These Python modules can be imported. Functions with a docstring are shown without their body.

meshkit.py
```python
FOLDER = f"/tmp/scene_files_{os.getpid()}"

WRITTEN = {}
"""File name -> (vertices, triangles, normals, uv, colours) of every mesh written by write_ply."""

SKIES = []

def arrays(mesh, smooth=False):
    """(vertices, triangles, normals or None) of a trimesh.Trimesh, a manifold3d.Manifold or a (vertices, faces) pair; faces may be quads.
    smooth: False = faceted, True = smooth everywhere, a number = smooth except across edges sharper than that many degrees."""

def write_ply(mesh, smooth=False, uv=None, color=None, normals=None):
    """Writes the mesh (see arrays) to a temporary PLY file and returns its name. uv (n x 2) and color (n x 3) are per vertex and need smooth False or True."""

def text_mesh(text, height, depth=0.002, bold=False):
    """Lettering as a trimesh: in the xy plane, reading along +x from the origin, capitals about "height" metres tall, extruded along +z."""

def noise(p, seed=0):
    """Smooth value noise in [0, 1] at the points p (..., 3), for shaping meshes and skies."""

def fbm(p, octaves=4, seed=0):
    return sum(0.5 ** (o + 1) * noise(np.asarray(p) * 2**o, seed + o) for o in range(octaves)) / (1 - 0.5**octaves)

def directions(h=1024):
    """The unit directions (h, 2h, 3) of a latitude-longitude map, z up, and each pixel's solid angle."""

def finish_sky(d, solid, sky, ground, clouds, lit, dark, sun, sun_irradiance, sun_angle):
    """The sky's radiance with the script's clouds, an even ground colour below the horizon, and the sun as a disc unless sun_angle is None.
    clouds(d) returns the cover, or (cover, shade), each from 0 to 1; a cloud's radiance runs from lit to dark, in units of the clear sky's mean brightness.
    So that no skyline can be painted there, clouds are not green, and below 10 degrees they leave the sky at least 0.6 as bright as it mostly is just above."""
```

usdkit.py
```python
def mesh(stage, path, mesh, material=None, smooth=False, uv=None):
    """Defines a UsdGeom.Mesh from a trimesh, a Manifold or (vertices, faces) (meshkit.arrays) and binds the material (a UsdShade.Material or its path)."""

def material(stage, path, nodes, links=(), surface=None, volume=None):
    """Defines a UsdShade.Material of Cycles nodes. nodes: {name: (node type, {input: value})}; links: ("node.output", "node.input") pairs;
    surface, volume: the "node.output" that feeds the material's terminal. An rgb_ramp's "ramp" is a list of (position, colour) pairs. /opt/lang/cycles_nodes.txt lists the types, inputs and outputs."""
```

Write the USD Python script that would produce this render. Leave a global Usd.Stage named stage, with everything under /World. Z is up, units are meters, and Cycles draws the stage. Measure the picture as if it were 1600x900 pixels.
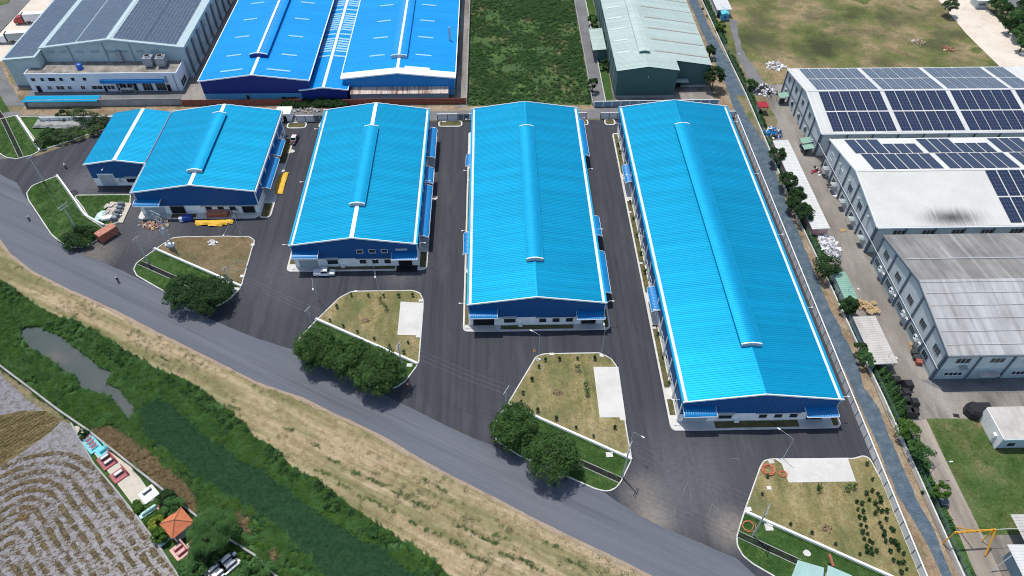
import math, random
import numpy as np
import trimesh, manifold3d, shapely
from shapely.geometry import Polygon, LineString, Point, box as sbox
from shapely.ops import unary_union
import usdkit, meshkit
from pxr import Usd, UsdGeom, UsdLux, UsdShade, Gf, Sdf, Vt

PI = math.pi
stage = Usd.Stage.CreateInMemory()
UsdGeom.SetStageUpAxis(stage, UsdGeom.Tokens.z)
UsdGeom.SetStageMetersPerUnit(stage, 1.0)
UsdGeom.Xform.Define(stage, '/World')
LOOKS = '/World/Looks'
UsdGeom.Scope.Define(stage, LOOKS)

# ------------------------------------------------------------------ camera, sky, sun, exposure
CAM_H, FOCAL, PITCH, YAW, ROLL = 140.0, 1131.4, 0.825482, 0.028818, 0.00668
EXPOSURE = 0.0
SKY_STRENGTH, SUN_INTENSITY = 0.15, 0.93
_cy, _sy, _cp, _sp = math.cos(YAW), math.sin(YAW), math.cos(PITCH), math.sin(PITCH)
FW = np.array([_sy * _cp, _cy * _cp, -_sp]); _rt = np.array([_cy, -_sy, 0.0]); _up = np.cross(_rt, FW)
RT = _rt * math.cos(ROLL) + _up * math.sin(ROLL)
UP = _up * math.cos(ROLL) - _rt * math.sin(ROLL)
cam = UsdGeom.Camera.Define(stage, '/World/camera')
M4 = Gf.Matrix4d(*[float(x) for x in (*RT, 0, *UP, 0, *(-FW), 0, 0, 0, CAM_H, 1)])
cam.AddTransformOp().Set(M4)
cam.CreateHorizontalApertureAttr(36.0)
cam.CreateVerticalApertureAttr(36.0 * 9 / 16)
cam.CreateFocalLengthAttr(36.0 * FOCAL / 1600)
cam.CreateClippingRangeAttr(Gf.Vec2f(1.0, 20000.0))
cam.CreateExposureAttr(EXPOSURE)

SUN_DIR = np.array([-0.20, 0.29, 1.0]); SUN_DIR /= np.linalg.norm(SUN_DIR)
sky = UsdLux.DomeLight.Define(stage, '/World/sky')
sky.GetPrim().SetCustomDataByKey('kind', 'structure')
skym = usdkit.material(stage, LOOKS + '/sky_look', {
    's': ('sky_texture', {'sky_type': 'single_scattering', 'sun_disc': False, 'sun_elevation': math.asin(SUN_DIR[2]),
                          'sun_rotation': math.atan2(SUN_DIR[0], SUN_DIR[1]), 'aerosol_density': 1.6}),
    'b': ('background_shader', {'strength': SKY_STRENGTH})}, [('s.color', 'b.color')], surface='b.background')
UsdShade.MaterialBindingAPI.Apply(sky.GetPrim()).Bind(skym)
sun = UsdLux.DistantLight.Define(stage, '/World/sun')
sun.CreateIntensityAttr(SUN_INTENSITY); sun.CreateAngleAttr(0.5); sun.CreateColorAttr(Gf.Vec3f(1.0, 0.955, 0.89))
sun.GetPrim().CreateAttribute('inputs:normalize', Sdf.ValueTypeNames.Bool).Set(True)
_z = SUN_DIR; _x = np.cross([0, 1.0, 0], _z); _x /= np.linalg.norm(_x); _y = np.cross(_z, _x)
sun.AddTransformOp().Set(Gf.Matrix4d(*[float(v) for v in (*_x, 0, *_y, 0, *_z, 0, 0, 0, 500, 1)]))

# ------------------------------------------------------------------ helpers
def at(px, py, z=0.0):
    """The point of the plane at height z that lies under pixel (px, py) of the 1600 x 900 photograph: the survey of the site."""
    d = FW + (px - 800) / FOCAL * RT - (py - 450) / FOCAL * UP
    t = (z - CAM_H) / d[2]
    return np.array([d[0] * t, d[1] * t, z])

def xy(pts, z=0.0):
    return [tuple(at(a, b, z)[:2]) for a, b in pts]

NUM = {}
def free(parent, name):
    k = (parent, name); n = NUM.get(k, 0); NUM[k] = n + 1
    return f'{parent}/{name}' + (f'_{n:03d}' if n else '')

def tag(prim, label=None, cat=None, group=None, kind=None):
    p = prim.GetPrim() if hasattr(prim, 'GetPrim') else prim
    for k, v in (('label', label), ('category', cat), ('group', group), ('kind', kind)):
        if v: p.SetCustomDataByKey(k, v)
    return p

ORG = {}
class T:
    """A thing: an Xform at its base whose children are its parts."""
    def __init__(s, name, label, cat, loc=(0, 0, 0), rz=0.0, group=None, kind=None):
        s.path = free('/World', name)
        x = UsdGeom.Xform.Define(stage, s.path)
        x.AddTranslateOp().Set(Gf.Vec3d(*map(float, loc)))
        if rz: x.AddRotateZOp().Set(float(math.degrees(rz)))
        s.prim = x.GetPrim(); tag(s.prim, label, cat, group, kind)
        s.loc = np.array(loc, float); s.rz = rz
        ORG[s.path] = s.loc if not rz else None

def to_local(path, v):
    top = '/'.join(path.split('/')[:3])
    o = ORG.get(top)
    return v if o is None else v - o

class MB:
    """Collects shapes that become one mesh."""
    def __init__(s): s.v = []; s.f = []; s.n = 0
    def add(s, v, f):
        v = np.asarray(v, float); f = np.asarray(f, int)
        if f.shape[1] == 4: f = np.vstack([f[:, [0, 1, 2]], f[:, [0, 2, 3]]])
        s.v.append(v); s.f.append(f + s.n); s.n += len(v); return s
    def box(s, x0, x1, y0, y1, z0, z1):
        v = [(x, y, z) for z in (z0, z1) for y in (y0, y1) for x in (x0, x1)]
        return s.add(v, [(0, 2, 3, 1), (4, 5, 7, 6), (0, 1, 5, 4), (2, 6, 7, 3), (0, 4, 6, 2), (1, 3, 7, 5)])
    def obox(s, c, size, rz=0.0, rx=0.0, ry=0.0):
        b = MB().box(-size[0] / 2, size[0] / 2, -size[1] / 2, size[1] / 2, -size[2] / 2, size[2] / 2)
        v = b.v[0]
        if rx: v = v @ np.array([[1, 0, 0], [0, math.cos(rx), math.sin(rx)], [0, -math.sin(rx), math.cos(rx)]])
        if ry: v = v @ np.array([[math.cos(ry), 0, -math.sin(ry)], [0, 1, 0], [math.sin(ry), 0, math.cos(ry)]])
        if rz: v = v @ np.array([[math.cos(rz), math.sin(rz), 0], [-math.sin(rz), math.cos(rz), 0], [0, 0, 1]])
        return s.add(v + np.asarray(c, float), b.f[0])
    def cbox(s, c, size, rz=0.0, ch=0.05):
        """chamfered box"""
        a, b, d = np.array(size) / 2
        pts = [(sx * (a - (k != 0) * ch), sy * (b - (k != 1) * ch), sz * (d - (k != 2) * ch)) for k in range(3) for sx in (-1, 1) for sy in (-1, 1) for sz in (-1, 1)]
        h = trimesh.convex.convex_hull(np.array(pts)); v = np.array(h.vertices)
        if rz: v = v @ np.array([[math.cos(rz), math.sin(rz), 0], [-math.sin(rz), math.cos(rz), 0], [0, 0, 1]])
        return s.add(v + np.asarray(c, float), h.faces)
    def hull(s, pts):
        h = trimesh.convex.convex_hull(np.array(pts, float)); return s.add(h.vertices, h.faces)
    def quad(s, a, b, c, d): return s.add([a, b, c, d], [(0, 1, 2, 3)])
    def sheet(s, poly, z):
        for g in getattr(poly, 'geoms', [poly]):
            if g.is_empty or g.geom_type != 'Polygon': continue
            v, f = trimesh.creation.triangulate_polygon(g, engine='earcut')
            v = np.asarray(v); f = np.asarray(f)
            a = v[f[:, 1]] - v[f[:, 0]]; b = v[f[:, 2]] - v[f[:, 0]]
            fl = a[:, 0] * b[:, 1] - a[:, 1] * b[:, 0] < 0
            f[fl] = f[fl][:, ::-1]
            s.add(np.column_stack([v, np.full(len(v), z)]), f)
        return s
    def prism(s, poly, z0, z1):
        for g in getattr(poly, 'geoms', [poly]):
            if g.is_empty or g.geom_type != 'Polygon': continue
            m = trimesh.creation.extrude_polygon(g, z1 - z0, engine='earcut')
            s.add(m.vertices + [0, 0, z0], m.faces)
        return s
    def tube(s, pts, r, n=6, cap=True):
        p = np.asarray(pts, float); r = np.broadcast_to(np.asarray(r, float), (len(p),))
        t = np.gradient(p, axis=0); t /= np.linalg.norm(t, axis=1, keepdims=True) + 1e-12
        ref = np.array([0, 0, 1.0]) if abs(t[0, 2]) < .9 else np.array([1.0, 0, 0])
        a = np.cross(t, ref); a /= np.linalg.norm(a, axis=1, keepdims=True) + 1e-12
        b = np.cross(t, a); ang = np.arange(n) * 2 * PI / n
        v = p[:, None] + r[:, None, None] * (np.cos(ang)[None, :, None] * a[:, None] + np.sin(ang)[None, :, None] * b[:, None])
        q = [(i * n + j, i * n + (j + 1) % n, (i + 1) * n + (j + 1) % n, (i + 1) * n + j) for i in range(len(p) - 1) for j in range(n)]
        s.add(v.reshape(-1, 3), np.array(q)[:, ::-1])
        if cap:
            for i, fl in ((0, 1), (len(p) - 1, 0)):
                c = [(0, k, k + 1) for k in range(1, n - 1)]
                s.add(v[i], [x[::-1] if fl else x for x in c] if False else ([x for x in c] if fl else [x[::-1] for x in c]))
        return s
    def cyl(s, c, r, h, n=12, axis='z'):
        c = np.asarray(c, float); d = {'x': (1, 0, 0), 'y': (0, 1, 0), 'z': (0, 0, 1)}[axis]; d = np.array(d, float) * h / 2
        return s.tube([c - d, c + d], r, n)
    def sphere(s, c, r, sub=2, sc=(1, 1, 1)):
        m = trimesh.creation.icosphere(sub, r); return s.add(m.vertices * np.array(sc) + np.asarray(c, float), m.faces)
    def arrays(s): return np.vstack(s.v), np.vstack(s.f)
    def build(s, parent, name, mat, smooth=False, label=None):
        """One mesh under the thing or part (a T or a path)."""
        pp = parent.path if isinstance(parent, T) else parent
        if not s.v: return pp
        path = free(pp, name)
        v, f = s.arrays()
        usdkit.mesh(stage, path, (to_local(path, v), f), MATS[mat], smooth)
        if label: stage.GetPrimAtPath(path).SetCustomDataByKey('label', label)
        return path

def structure(name, mb, mat, smooth=False):
    p = mb.build('/World', name, mat, smooth); tag(stage.GetPrimAtPath(p), kind='structure'); return p

def single(name, mb, mat, label, cat, group=None, kind=None, smooth=False):
    """A thing that is one mesh."""
    v, f = mb.arrays(); c = v.mean(0); c[2] = v[:, 2].min()
    path = free('/World', name)
    m = usdkit.mesh(stage, path, (v - c, f), MATS[mat], smooth)
    m.AddTranslateOp().Set(Gf.Vec3d(*map(float, c)))
    tag(m, label, cat, group, kind); return path

def dup(src, loc, rz=0.0, label=None, group=None, scale=1.0):
    """A copy of a thing (a T) with its parts."""
    base = src.path.rsplit('/', 1)[1]
    base = base[:-4] if base[-4:-3] == '_' and base[-3:].isdigit() else base
    path = free('/World', base)
    x = UsdGeom.Xform.Define(stage, path)
    p = x.GetPrim()
    was = src.prim.GetCustomData()
    p.GetReferences().AddInternalReference(src.path)
    x.ClearXformOpOrder()
    x.SetXformOpOrder([])
    x.AddTranslateOp(opSuffix='place').Set(Gf.Vec3d(*map(float, loc)))
    if rz: x.AddRotateZOp(opSuffix='turn').Set(float(math.degrees(rz)))
    if not np.isscalar(scale) or scale != 1.0:
        x.AddScaleOp(opSuffix='size').Set(Gf.Vec3f(*( [float(scale)] * 3 if np.isscalar(scale) else map(float, scale))))
    p.SetInstanceable(True)
    tag(p, label or was['label'], was['category'], group or was.get('group'))
    return path

# ------------------------------------------------------------------ materials
MATS = {}
def plain(name, col, rough=0.6, spec=0.5, metallic=0.0, var=0.12, scale=0.4, grime=None, sheets=None):
    """A colour with slight unevenness."""
    c = np.array(col, float)
    nodes = {'g': ('geometry', {}), 'n': ('noise_texture', {'scale': scale, 'detail': 4.0, 'roughness': 0.6}),
             'r': ('rgb_ramp', {'ramp': [(0.25, c * (1 - var * 1.5)), (0.5, c), (0.75, np.minimum(c * (1 + var), .95))]}),
             'p': ('principled_bsdf', {'roughness': rough, 'specular_ior_level': spec, 'metallic': metallic})}
    links = [('g.position', 'n.vector'), ('n.fac', 'r.fac')]
    out = 'r.color'
    if grime:
        gc, ga, gs = grime
        nodes['n2'] = ('noise_texture', {'scale': 1.0, 'detail': 5.0, 'roughness': 0.65})
        nodes['m2'] = ('mapping', {'scale': gs})
        nodes['r2'] = ('rgb_ramp', {'ramp': [(0.48, (0, 0, 0)), (0.75, (ga, ga, ga))]})
        nodes['x2'] = ('mix', {'color2': gc})
        links += [('g.position', 'm2.vector'), ('m2.vector', 'n2.vector'), ('n2.fac', 'r2.fac'), ('r2.color', 'x2.fac'), (out, 'x2.color1')]
        out = 'x2.color'
    if sheets:                                             # each metre-wide sheet has weathered a little differently
        ax, w, amt = sheets
        nodes.update({'sx': ('separate_xyz', {}), 'sm': ('math', {'math_type': 'multiply', 'value2': 1.0 / w}), 'sf': ('math', {'math_type': 'floor'}), 'sw': ('white_noise_texture', {'dimensions': '1D'}),
                      'sr': ('map_range', {'to_min': 1 - amt, 'to_max': 1 + amt * .6}), 'sk': ('mix', {'mix_type': 'multiply', 'fac': 1.0})})
        links += [('g.position', 'sx.vector'), (f'sx.{ax}', 'sm.value1'), ('sm.value', 'sf.value1'), ('sf.value', 'sw.w'), ('sw.value', 'sr.value'), (out, 'sk.color1'), ('sr.result', 'sk.color2')]
        out = 'sk.color'
    links.append((out, 'p.base_color'))
    MATS[name] = usdkit.material(stage, f'{LOOKS}/{name}', nodes, links, surface='p.BSDF')

def ground(name, ramp, size=8.0, fine=0.6, fine_amt=0.35, stretch=(1, 1, 1), rot=0.0, rough=0.95, spec=0.2, patch=None, bump=0.0, detail=5.0, spots=()):
    """A ground surface: large patches by a colour ramp, and a fine grain on top."""
    nodes = {'g': ('geometry', {}), 'v': ('vector_rotate', {'rotate_type': 'z_axis', 'angle': rot}), 'm': ('mapping', {'scale': tuple(np.array(stretch, float))}),
             'n': ('noise_texture', {'scale': 1.0 / size, 'detail': detail, 'roughness': 0.62}),
             'r': ('rgb_ramp', {'ramp': ramp}),
             'f': ('noise_texture', {'scale': 1.0 / fine, 'detail': 3.0, 'roughness': 0.7}),
             'fr': ('map_range', {'from_min': 0.3, 'from_max': 0.7, 'to_min': 1 - fine_amt, 'to_max': 1 + fine_amt}),
             'x': ('mix', {'mix_type': 'multiply', 'fac': 1.0}),
             'p': ('principled_bsdf', {'roughness': rough, 'specular_ior_level': spec})}
    links = [('g.position', 'v.vector'), ('v.vector', 'm.vector'), ('m.vector', 'n.vector'), ('n.fac', 'r.fac'), ('g.position', 'f.vector'), ('f.fac', 'fr.value'),
             ('r.color', 'x.color1'), ('fr.result', 'x.color2')]
    out = 'x.color'
    if patch:
        pc, psize, lo, hi, amt, pst = patch
        nodes['pm'] = ('mapping', {'scale': pst, 'location': (13.7, 5.1, 2.2)})
        nodes['pn'] = ('noise_texture', {'scale': 1.0 / psize, 'detail': 6.0, 'roughness': 0.6})
        nodes['pr'] = ('rgb_ramp', {'ramp': [(lo, (0, 0, 0)), (hi, (amt, amt, amt))]})
        nodes['px'] = ('mix', {'color2': pc})
        links += [('v.vector', 'pm.vector'), ('pm.vector', 'pn.vector'), ('pn.fac', 'pr.fac'), ('pr.color', 'px.fac'), (out, 'px.color1')]
        out = 'px.color'
    for i, (sx, sy, sr, amt, sc) in enumerate(spots):      # spilt sand and dust
        nodes.update({f'd{i}': ('vector_math', {'math_type': 'distance', 'vector2': (sx, sy, 0.0)}), f'e{i}': ('map_range', {'from_min': 0.0, 'from_max': sr, 'to_min': amt, 'to_max': 0.0, 'clamp': True, 'range_type': 'smoothstep'}),
                      f'h{i}': ('math', {'math_type': 'multiply', 'use_clamp': True}), f'y{i}': ('mix', {'color2': sc})})
        if i == 0:
            nodes.update({'dn': ('noise_texture', {'scale': .9, 'detail': 7.0, 'roughness': .75}), 'dr': ('map_range', {'from_min': .30, 'from_max': .68, 'to_min': .35, 'clamp': True})}); links += [('g.position', 'dn.vector'), ('dn.fac', 'dr.value')]
        links += [('g.position', f'd{i}.vector1'), (f'd{i}.value', f'e{i}.value'), (f'e{i}.result', f'h{i}.value1'), ('dr.result', f'h{i}.value2'), (f'h{i}.value', f'y{i}.fac'), (out, f'y{i}.color1')]
        out = f'y{i}.color'
    links.append((out, 'p.base_color'))
    if bump:
        nodes['b'] = ('bump', {'strength': 1.0, 'distance': bump})
        links += [('f.fac', 'b.height'), ('b.normal', 'p.normal')]
    MATS[name] = usdkit.material(stage, f'{LOOKS}/{name}', nodes, links, surface='p.BSDF')

def leaf(name, dark, light, size=0.8, trans=0.25):
    nodes = {'g': ('geometry', {}), 'n': ('noise_texture', {'scale': 1.0 / size, 'detail': 3.0}),
             'w': ('white_noise_texture', {'dimensions': '1D'}),
             'a': ('math', {'math_type': 'multiply_add', 'value2': 0.45, 'value3': -0.22}),
             's': ('math', {'math_type': 'add'}),
             'r': ('rgb_ramp', {'ramp': [(0.3, dark), (0.72, light)]}),
             'p': ('principled_bsdf', {'roughness': 0.75, 'specular_ior_level': 0.12}),
             't': ('translucent_bsdf', {}), 'x': ('mix_closure', {'fac': trans})}
    links = [('g.position', 'n.vector'), ('g.random_per_island', 'w.w'), ('w.value', 'a.value1'), ('n.fac', 's.value1'), ('a.value', 's.value2'), ('s.value', 'r.fac'),
             ('r.color', 'p.base_color'), ('r.color', 't.color'), ('p.BSDF', 'x.closure1'), ('t.BSDF', 'x.closure2')]
    MATS[name] = usdkit.material(stage, f'{LOOKS}/{name}', nodes, links, surface='x.closure')

# ground looks
ground('earth', [(.3, (.12, .10, .06)), (.5, (.20, .17, .10)), (.62, (.10, .12, .045)), (.75, (.06, .10, .03))], 14, .8, .3)
ground('road_grey', [(.3, (.098, .109, .129)), (.55, (.120, .131, .152)), (.75, (.145, .154, .172))], 3.0, .25, .10, stretch=(.05, 1, 1), rot=.505, patch=((.05, .055, .065), 1.6, .55, .74, .55, (.02, 1.0, 1)), rough=.9, spec=.3)
ground('yard_asphalt', [(.3, (.034, .037, .045)), (.5, (.047, .050, .059)), (.75, (.062, .065, .074))], 1.5, .3, .16, stretch=(1, .03, 1), patch=((.10, .10, .104), 4, .52, .78, .42, (1, .25, 1)), rough=.9, spec=.25,
       spots=((31.2, 65.0, 6.3, 0.9, (.30, .26, .21)), (46.3, 62.4, 7.0, 0.8, (.30, .26, .21)), (29.9, 70.4, 7.0, 0.6, (.30, .26, .21)), (41.4, 75.3, 21.0, 0.5, (.15, .15, .155)), (35.2, 67.5, 12.6, 0.45, (.15, .15, .155)), (-109.0, 161.7, 11.2, 0.6, (.15, .15, .155)), (-124.1, 175.2, 12.6, 0.7, (.15, .15, .155)), (-97.2, 153.3, 12.6, 0.55, (.15, .15, .155)), (43.3, 169.1, 9.8, 0.35, (.15, .15, .155)), (-26.1, 134.9, 8.4, 0.6, (.15, .15, .155)), (-57.7, 135.0, 19.6, 0.35, (.15, .15, .155)), (-32.1, 92.2, 14.0, 0.25, (.15, .15, .155)), (-110.1, 144.5, 9.8, 0.5, (.30, .26, .21))))
ground('lane_grey', [(.3, (.13, .135, .14)), (.7, (.2, .2, .2))], 7, .5, .2)
ground('dirt_brown', [(.3, (.17, .12, .07)), (.5, (.27, .20, .13)), (.7, (.34, .28, .20))], 5, .6, .3, patch=((.07, .09, .03), 6, .55, .68, .7, (1, 1, 1)))
ground('gravel_blue', [(.3, (.060, .088, .112)), (.5, (.082, .118, .15)), (.7, (.13, .16, .185))], 2, .35, .3)
ground('sand_shoulder', [(.3, (.25, .19, .13)), (.5, (.33, .26, .19)), (.7, (.26, .22, .17))], 4, .4, .2)
ground('concrete_pale', [(.3, (.50, .49, .455)), (.55, (.575, .565, .53)), (.75, (.61, .60, .57))], 5, .4, .04, rough=.85)
ground('concrete_yard', [(.25, (.14, .125, .11)), (.5, (.235, .215, .19)), (.7, (.33, .305, .275))], 9, .5, .12, stretch=(1, .4, 1), patch=((.075, .072, .07), 5, .51, .70, .75, (1, .22, 1)), rough=.9)
ground('concrete_tan', [(.3, (.24, .205, .165)), (.5, (.32, .28, .23)), (.7, (.39, .345, .29))], 5, .5, .1, stretch=(1, .12, 1), rot=-.0, patch=((.15, .135, .12), 3, .50, .70, .7, (1, .12, 1)))
ground('concrete_drive', [(.3, (.55, .47, .38)), (.6, (.66, .59, .50)), (.75, (.50, .44, .36))], 12, .6, .08, patch=((.36, .31, .25), 7, .58, .75, .5, (1, 1, 1)))
ground('verge_dry', [(.32, (.24, .205, .11)), (.44, (.33, .265, .155)), (.56, (.40, .32, .20)), (.68, (.46, .37, .245))], 1.6, .35, .20, stretch=(.05, 1, 1), rot=.485, patch=((.125, .145, .05), 5.0, .46, .62, .75, (.12, 1, 1)), bump=.05)
ground('bank_green', [(.3, (.022, .062, .016)), (.5, (.045, .11, .03)), (.66, (.08, .15, .045)), (.78, (.19, .17, .085))], 5, .5, .4, bump=.2)
ground('water_weed', [(.3, (.012, .040, .018)), (.5, (.018, .052, .023)), (.7, (.024, .064, .028))], 7, .4, .55, bump=.2)
ground('dry_bank', [(.3, (.10, .11, .04)), (.5, (.26, .20, .10)), (.7, (.36, .28, .16))], 4, .5, .4)
ground('lawn', [(.3, (.024, .060, .013)), (.5, (.040, .088, .020)), (.7, (.075, .12, .035))], 4, .5, .25, bump=.06)
ground('lawn_dry', [(.30, (.10, .115, .04)), (.42, (.175, .165, .068)), (.56, (.255, .215, .10)), (.68, (.32, .26, .145))], 3.2, .4, .30, stretch=(1, .35, 1), patch=((.10, .125, .045), 7, .49, .66, .7, (1, .7, 1)), bump=.05)
ground('lawn_brown', [(.28, (.07, .085, .03)), (.45, (.15, .12, .06)), (.62, (.21, .155, .09)), (.75, (.12, .12, .05))], 5, .5, .3)
ground('strip_grass', [(.3, (.055, .065, .025)), (.55, (.11, .10, .045)), (.75, (.16, .13, .07))], 3, .5, .3)
ground('weed_lot', [(.36, (.13, .12, .06)), (.44, (.07, .11, .035)), (.54, (.05, .10, .032)), (.64, (.085, .15, .042))], 16, .7, .35, bump=.1)
ground('field_dry', [(.36, (.05, .056, .025)), (.43, (.09, .108, .034)), (.48, (.135, .142, .05)), (.53, (.205, .168, .085)), (.57, (.275, .215, .12)), (.61, (.12, .138, .042)), (.66, (.07, .082, .032))], 30, .7, .32, patch=((.065, .066, .036), 16, .48, .62, .65, (1, 1, 1)), detail=11.0)
ground('lawn_bright', [(.34, (.045, .085, .022)), (.48, (.075, .115, .034)), (.58, (.11, .125, .05)), (.68, (.20, .17, .09))], 8, .5, .3)
ground('mud_water', [(.34, (.075, .062, .05)), (.46, (.13, .122, .125)), (.58, (.18, .18, .205)), (.70, (.12, .108, .10))], 1.3, .28, .5, rough=.42, spec=.45)
ground('straw_row', [(.3, (.05, .042, .032)), (.5, (.10, .082, .055)), (.7, (.17, .135, .08))], .8, .4, .7)
ground('paddy_brown', [(.32, (.045, .042, .02)), (.45, (.095, .082, .036)), (.56, (.15, .122, .058)), (.68, (.20, .165, .095))], 1.1, .4, .5, stretch=(.1, 1, 1), rot=-.55)
ground('pond_water', [(.3, (.045, .062, .058)), (.6, (.07, .085, .075)), (.75, (.12, .11, .09))], 16, 6, .06, rough=.12, spec=.5)
ground('roof_flat', [(.3, (.13, .12, .105)), (.5, (.25, .23, .205)), (.7, (.36, .335, .30))], 3.0, .6, .15)
ground('rubble', [(.3, (.25, .20, .17)), (.5, (.45, .40, .36)), (.7, (.6, .57, .52))], 1.0, .3, .3)

# painted sheet metal, walls and the rest
CYAN = (.002, .315, .535)
plain('roof_cyan', CYAN, .44, .22, metallic=.5, var=.05, scale=.12, grime=((.004, .37, .57), .5, (.02, .9, .3)), sheets=('y', 1.05, .09))
plain('roof_azure', (.002, .265, .66), .40, .22, var=.05, scale=.1, grime=((.006, .31, .68), .5, (.03, .5, .3)), sheets=('y', 1.0, 0.07))
plain('monitor_cyan', (.002, .32, .56), .48, .25, metallic=.45, var=.05)
plain('awning_blue', (.003, .19, .47), .36, .4, var=.06)
plain('navy_sheet', (.008, .070, .205), .5, .3, var=.05)
plain('navy_deep', (.006, .024, .16), .5, .4, var=.05)
plain('skyblue_wall', (.10, .33, .52), .7, .3, var=.1)
plain('white_trim', (.78, .80, .80), .5, .4, var=.05)
plain('gutter_white', (.70, .74, .76), .5, .4, var=.06, grime=((.20, .24, .27), .6, (1.0, .35, .3)))
plain('wall_white', (.78, .775, .74), .75, .3, var=.06, grime=((.5, .48, .43), .45, (.5, .5, .12)))
plain('kerb_white', (.60, .59, .56), .8, .3, var=.15, scale=.8, grime=((.33, .30, .26), .7, (.35, .35, .4)))
plain('shutter_grey', (.36, .40, .40), .5, .5, var=.05)
plain('galv', (.42, .45, .47), .45, .5, metallic=.3, var=.12)
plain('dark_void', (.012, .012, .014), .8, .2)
plain('panel_concrete', (.66, .66, .645), .85, .3, var=.12, grime=((.36, .355, .34), .6, (.4, .4, .2)))
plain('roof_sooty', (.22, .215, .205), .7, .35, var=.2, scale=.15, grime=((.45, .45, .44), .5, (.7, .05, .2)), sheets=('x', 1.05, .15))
plain('wall_grey', (.33, .33, .315), .85, .25, var=.15, grime=((.17, .165, .15), .7, (.3, .3, .3)))
plain('brick_red', (.24, .085, .055), .9, .2, var=.25, scale=1.2)
plain('roof_white', (.58, .59, .57), .5, .4, var=.05, scale=.15, grime=((.55, .55, .50), .5, (.4, .05, .2)), sheets=('x', 1.0, 0.05))
plain('roof_stained', (.60, .605, .565), .5, .4, var=.05, scale=.15, grime=((.60, .595, .54), .5, (.6, .06, .2)))
plain('roof_weathered', (.40, .41, .41), .7, .35, var=.12, scale=.12, grime=((.17, .16, .15), .75, (.5, .045, .2)), sheets=('x', 1.05, 0.12))
plain('roof_shed', (.47, .455, .42), .7, .3, var=.1, grime=((.3, .28, .25), .6, (.5, .1, .2)))
plain('roof_teal', (.30, .47, .44), .55, .4, var=.08)
plain('wall_pale', (.50, .55, .54), .7, .3, var=.06, grime=((.32, .36, .36), .45, (.4, .4, .1)))
plain('wall_bluegrey', (.20, .29, .34), .7, .3, var=.08)
plain('pilaster_grey', (.105, .135, .165), .6, .4, var=.08)
plain('wall_cyan_pale', (.37, .45, .455), .65, .35, var=.06, grime=((.26, .31, .31), .45, (.5, .5, .08)))
plain('trim_cyan', (.43, .54, .56), .5, .4, var=.05)
plain('office_white', (.66, .70, .74), .7, .3, var=.05)
plain('roof_green', (.42, .515, .475), .34, .5, var=.05, scale=.1, grime=((.50, .58, .54), .5, (.03, .5, .3)), sheets=('y', 1.0, 0.08))
plain('wall_green', (.045, .105, .095), .6, .4, var=.08)
plain('skylight', (.62, .70, .70), .35, .5, var=.06)
plain('skylight_blue', (.30, .55, .70), .35, .4, var=.06)
plain('skylight_brown', (.32, .30, .25), .5, .5, var=.1)
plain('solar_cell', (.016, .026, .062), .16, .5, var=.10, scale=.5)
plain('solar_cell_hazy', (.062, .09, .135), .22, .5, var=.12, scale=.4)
plain('module_frame', (.13, .15, .19), .4, .5, var=.05)
plain('alu', (.60, .62, .64), .4, .5, var=.05)
plain('glass_dark', (.015, .018, .022), .08, .6, var=.05)
plain('rust_red', (.32, .105, .065), .75, .3, var=.2, scale=1.0)
plain('rust_roof', (.58, .50, .43), .8, .3, var=.25, scale=1.5, grime=((.20, .075, .05), 1.6, (1.1, .03, .3)))
plain('rust_pink', (.46, .20, .14), .8, .3, var=.2, scale=1.2, grime=((.22, .08, .05), .8, (1.0, .5, .5)))
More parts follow.
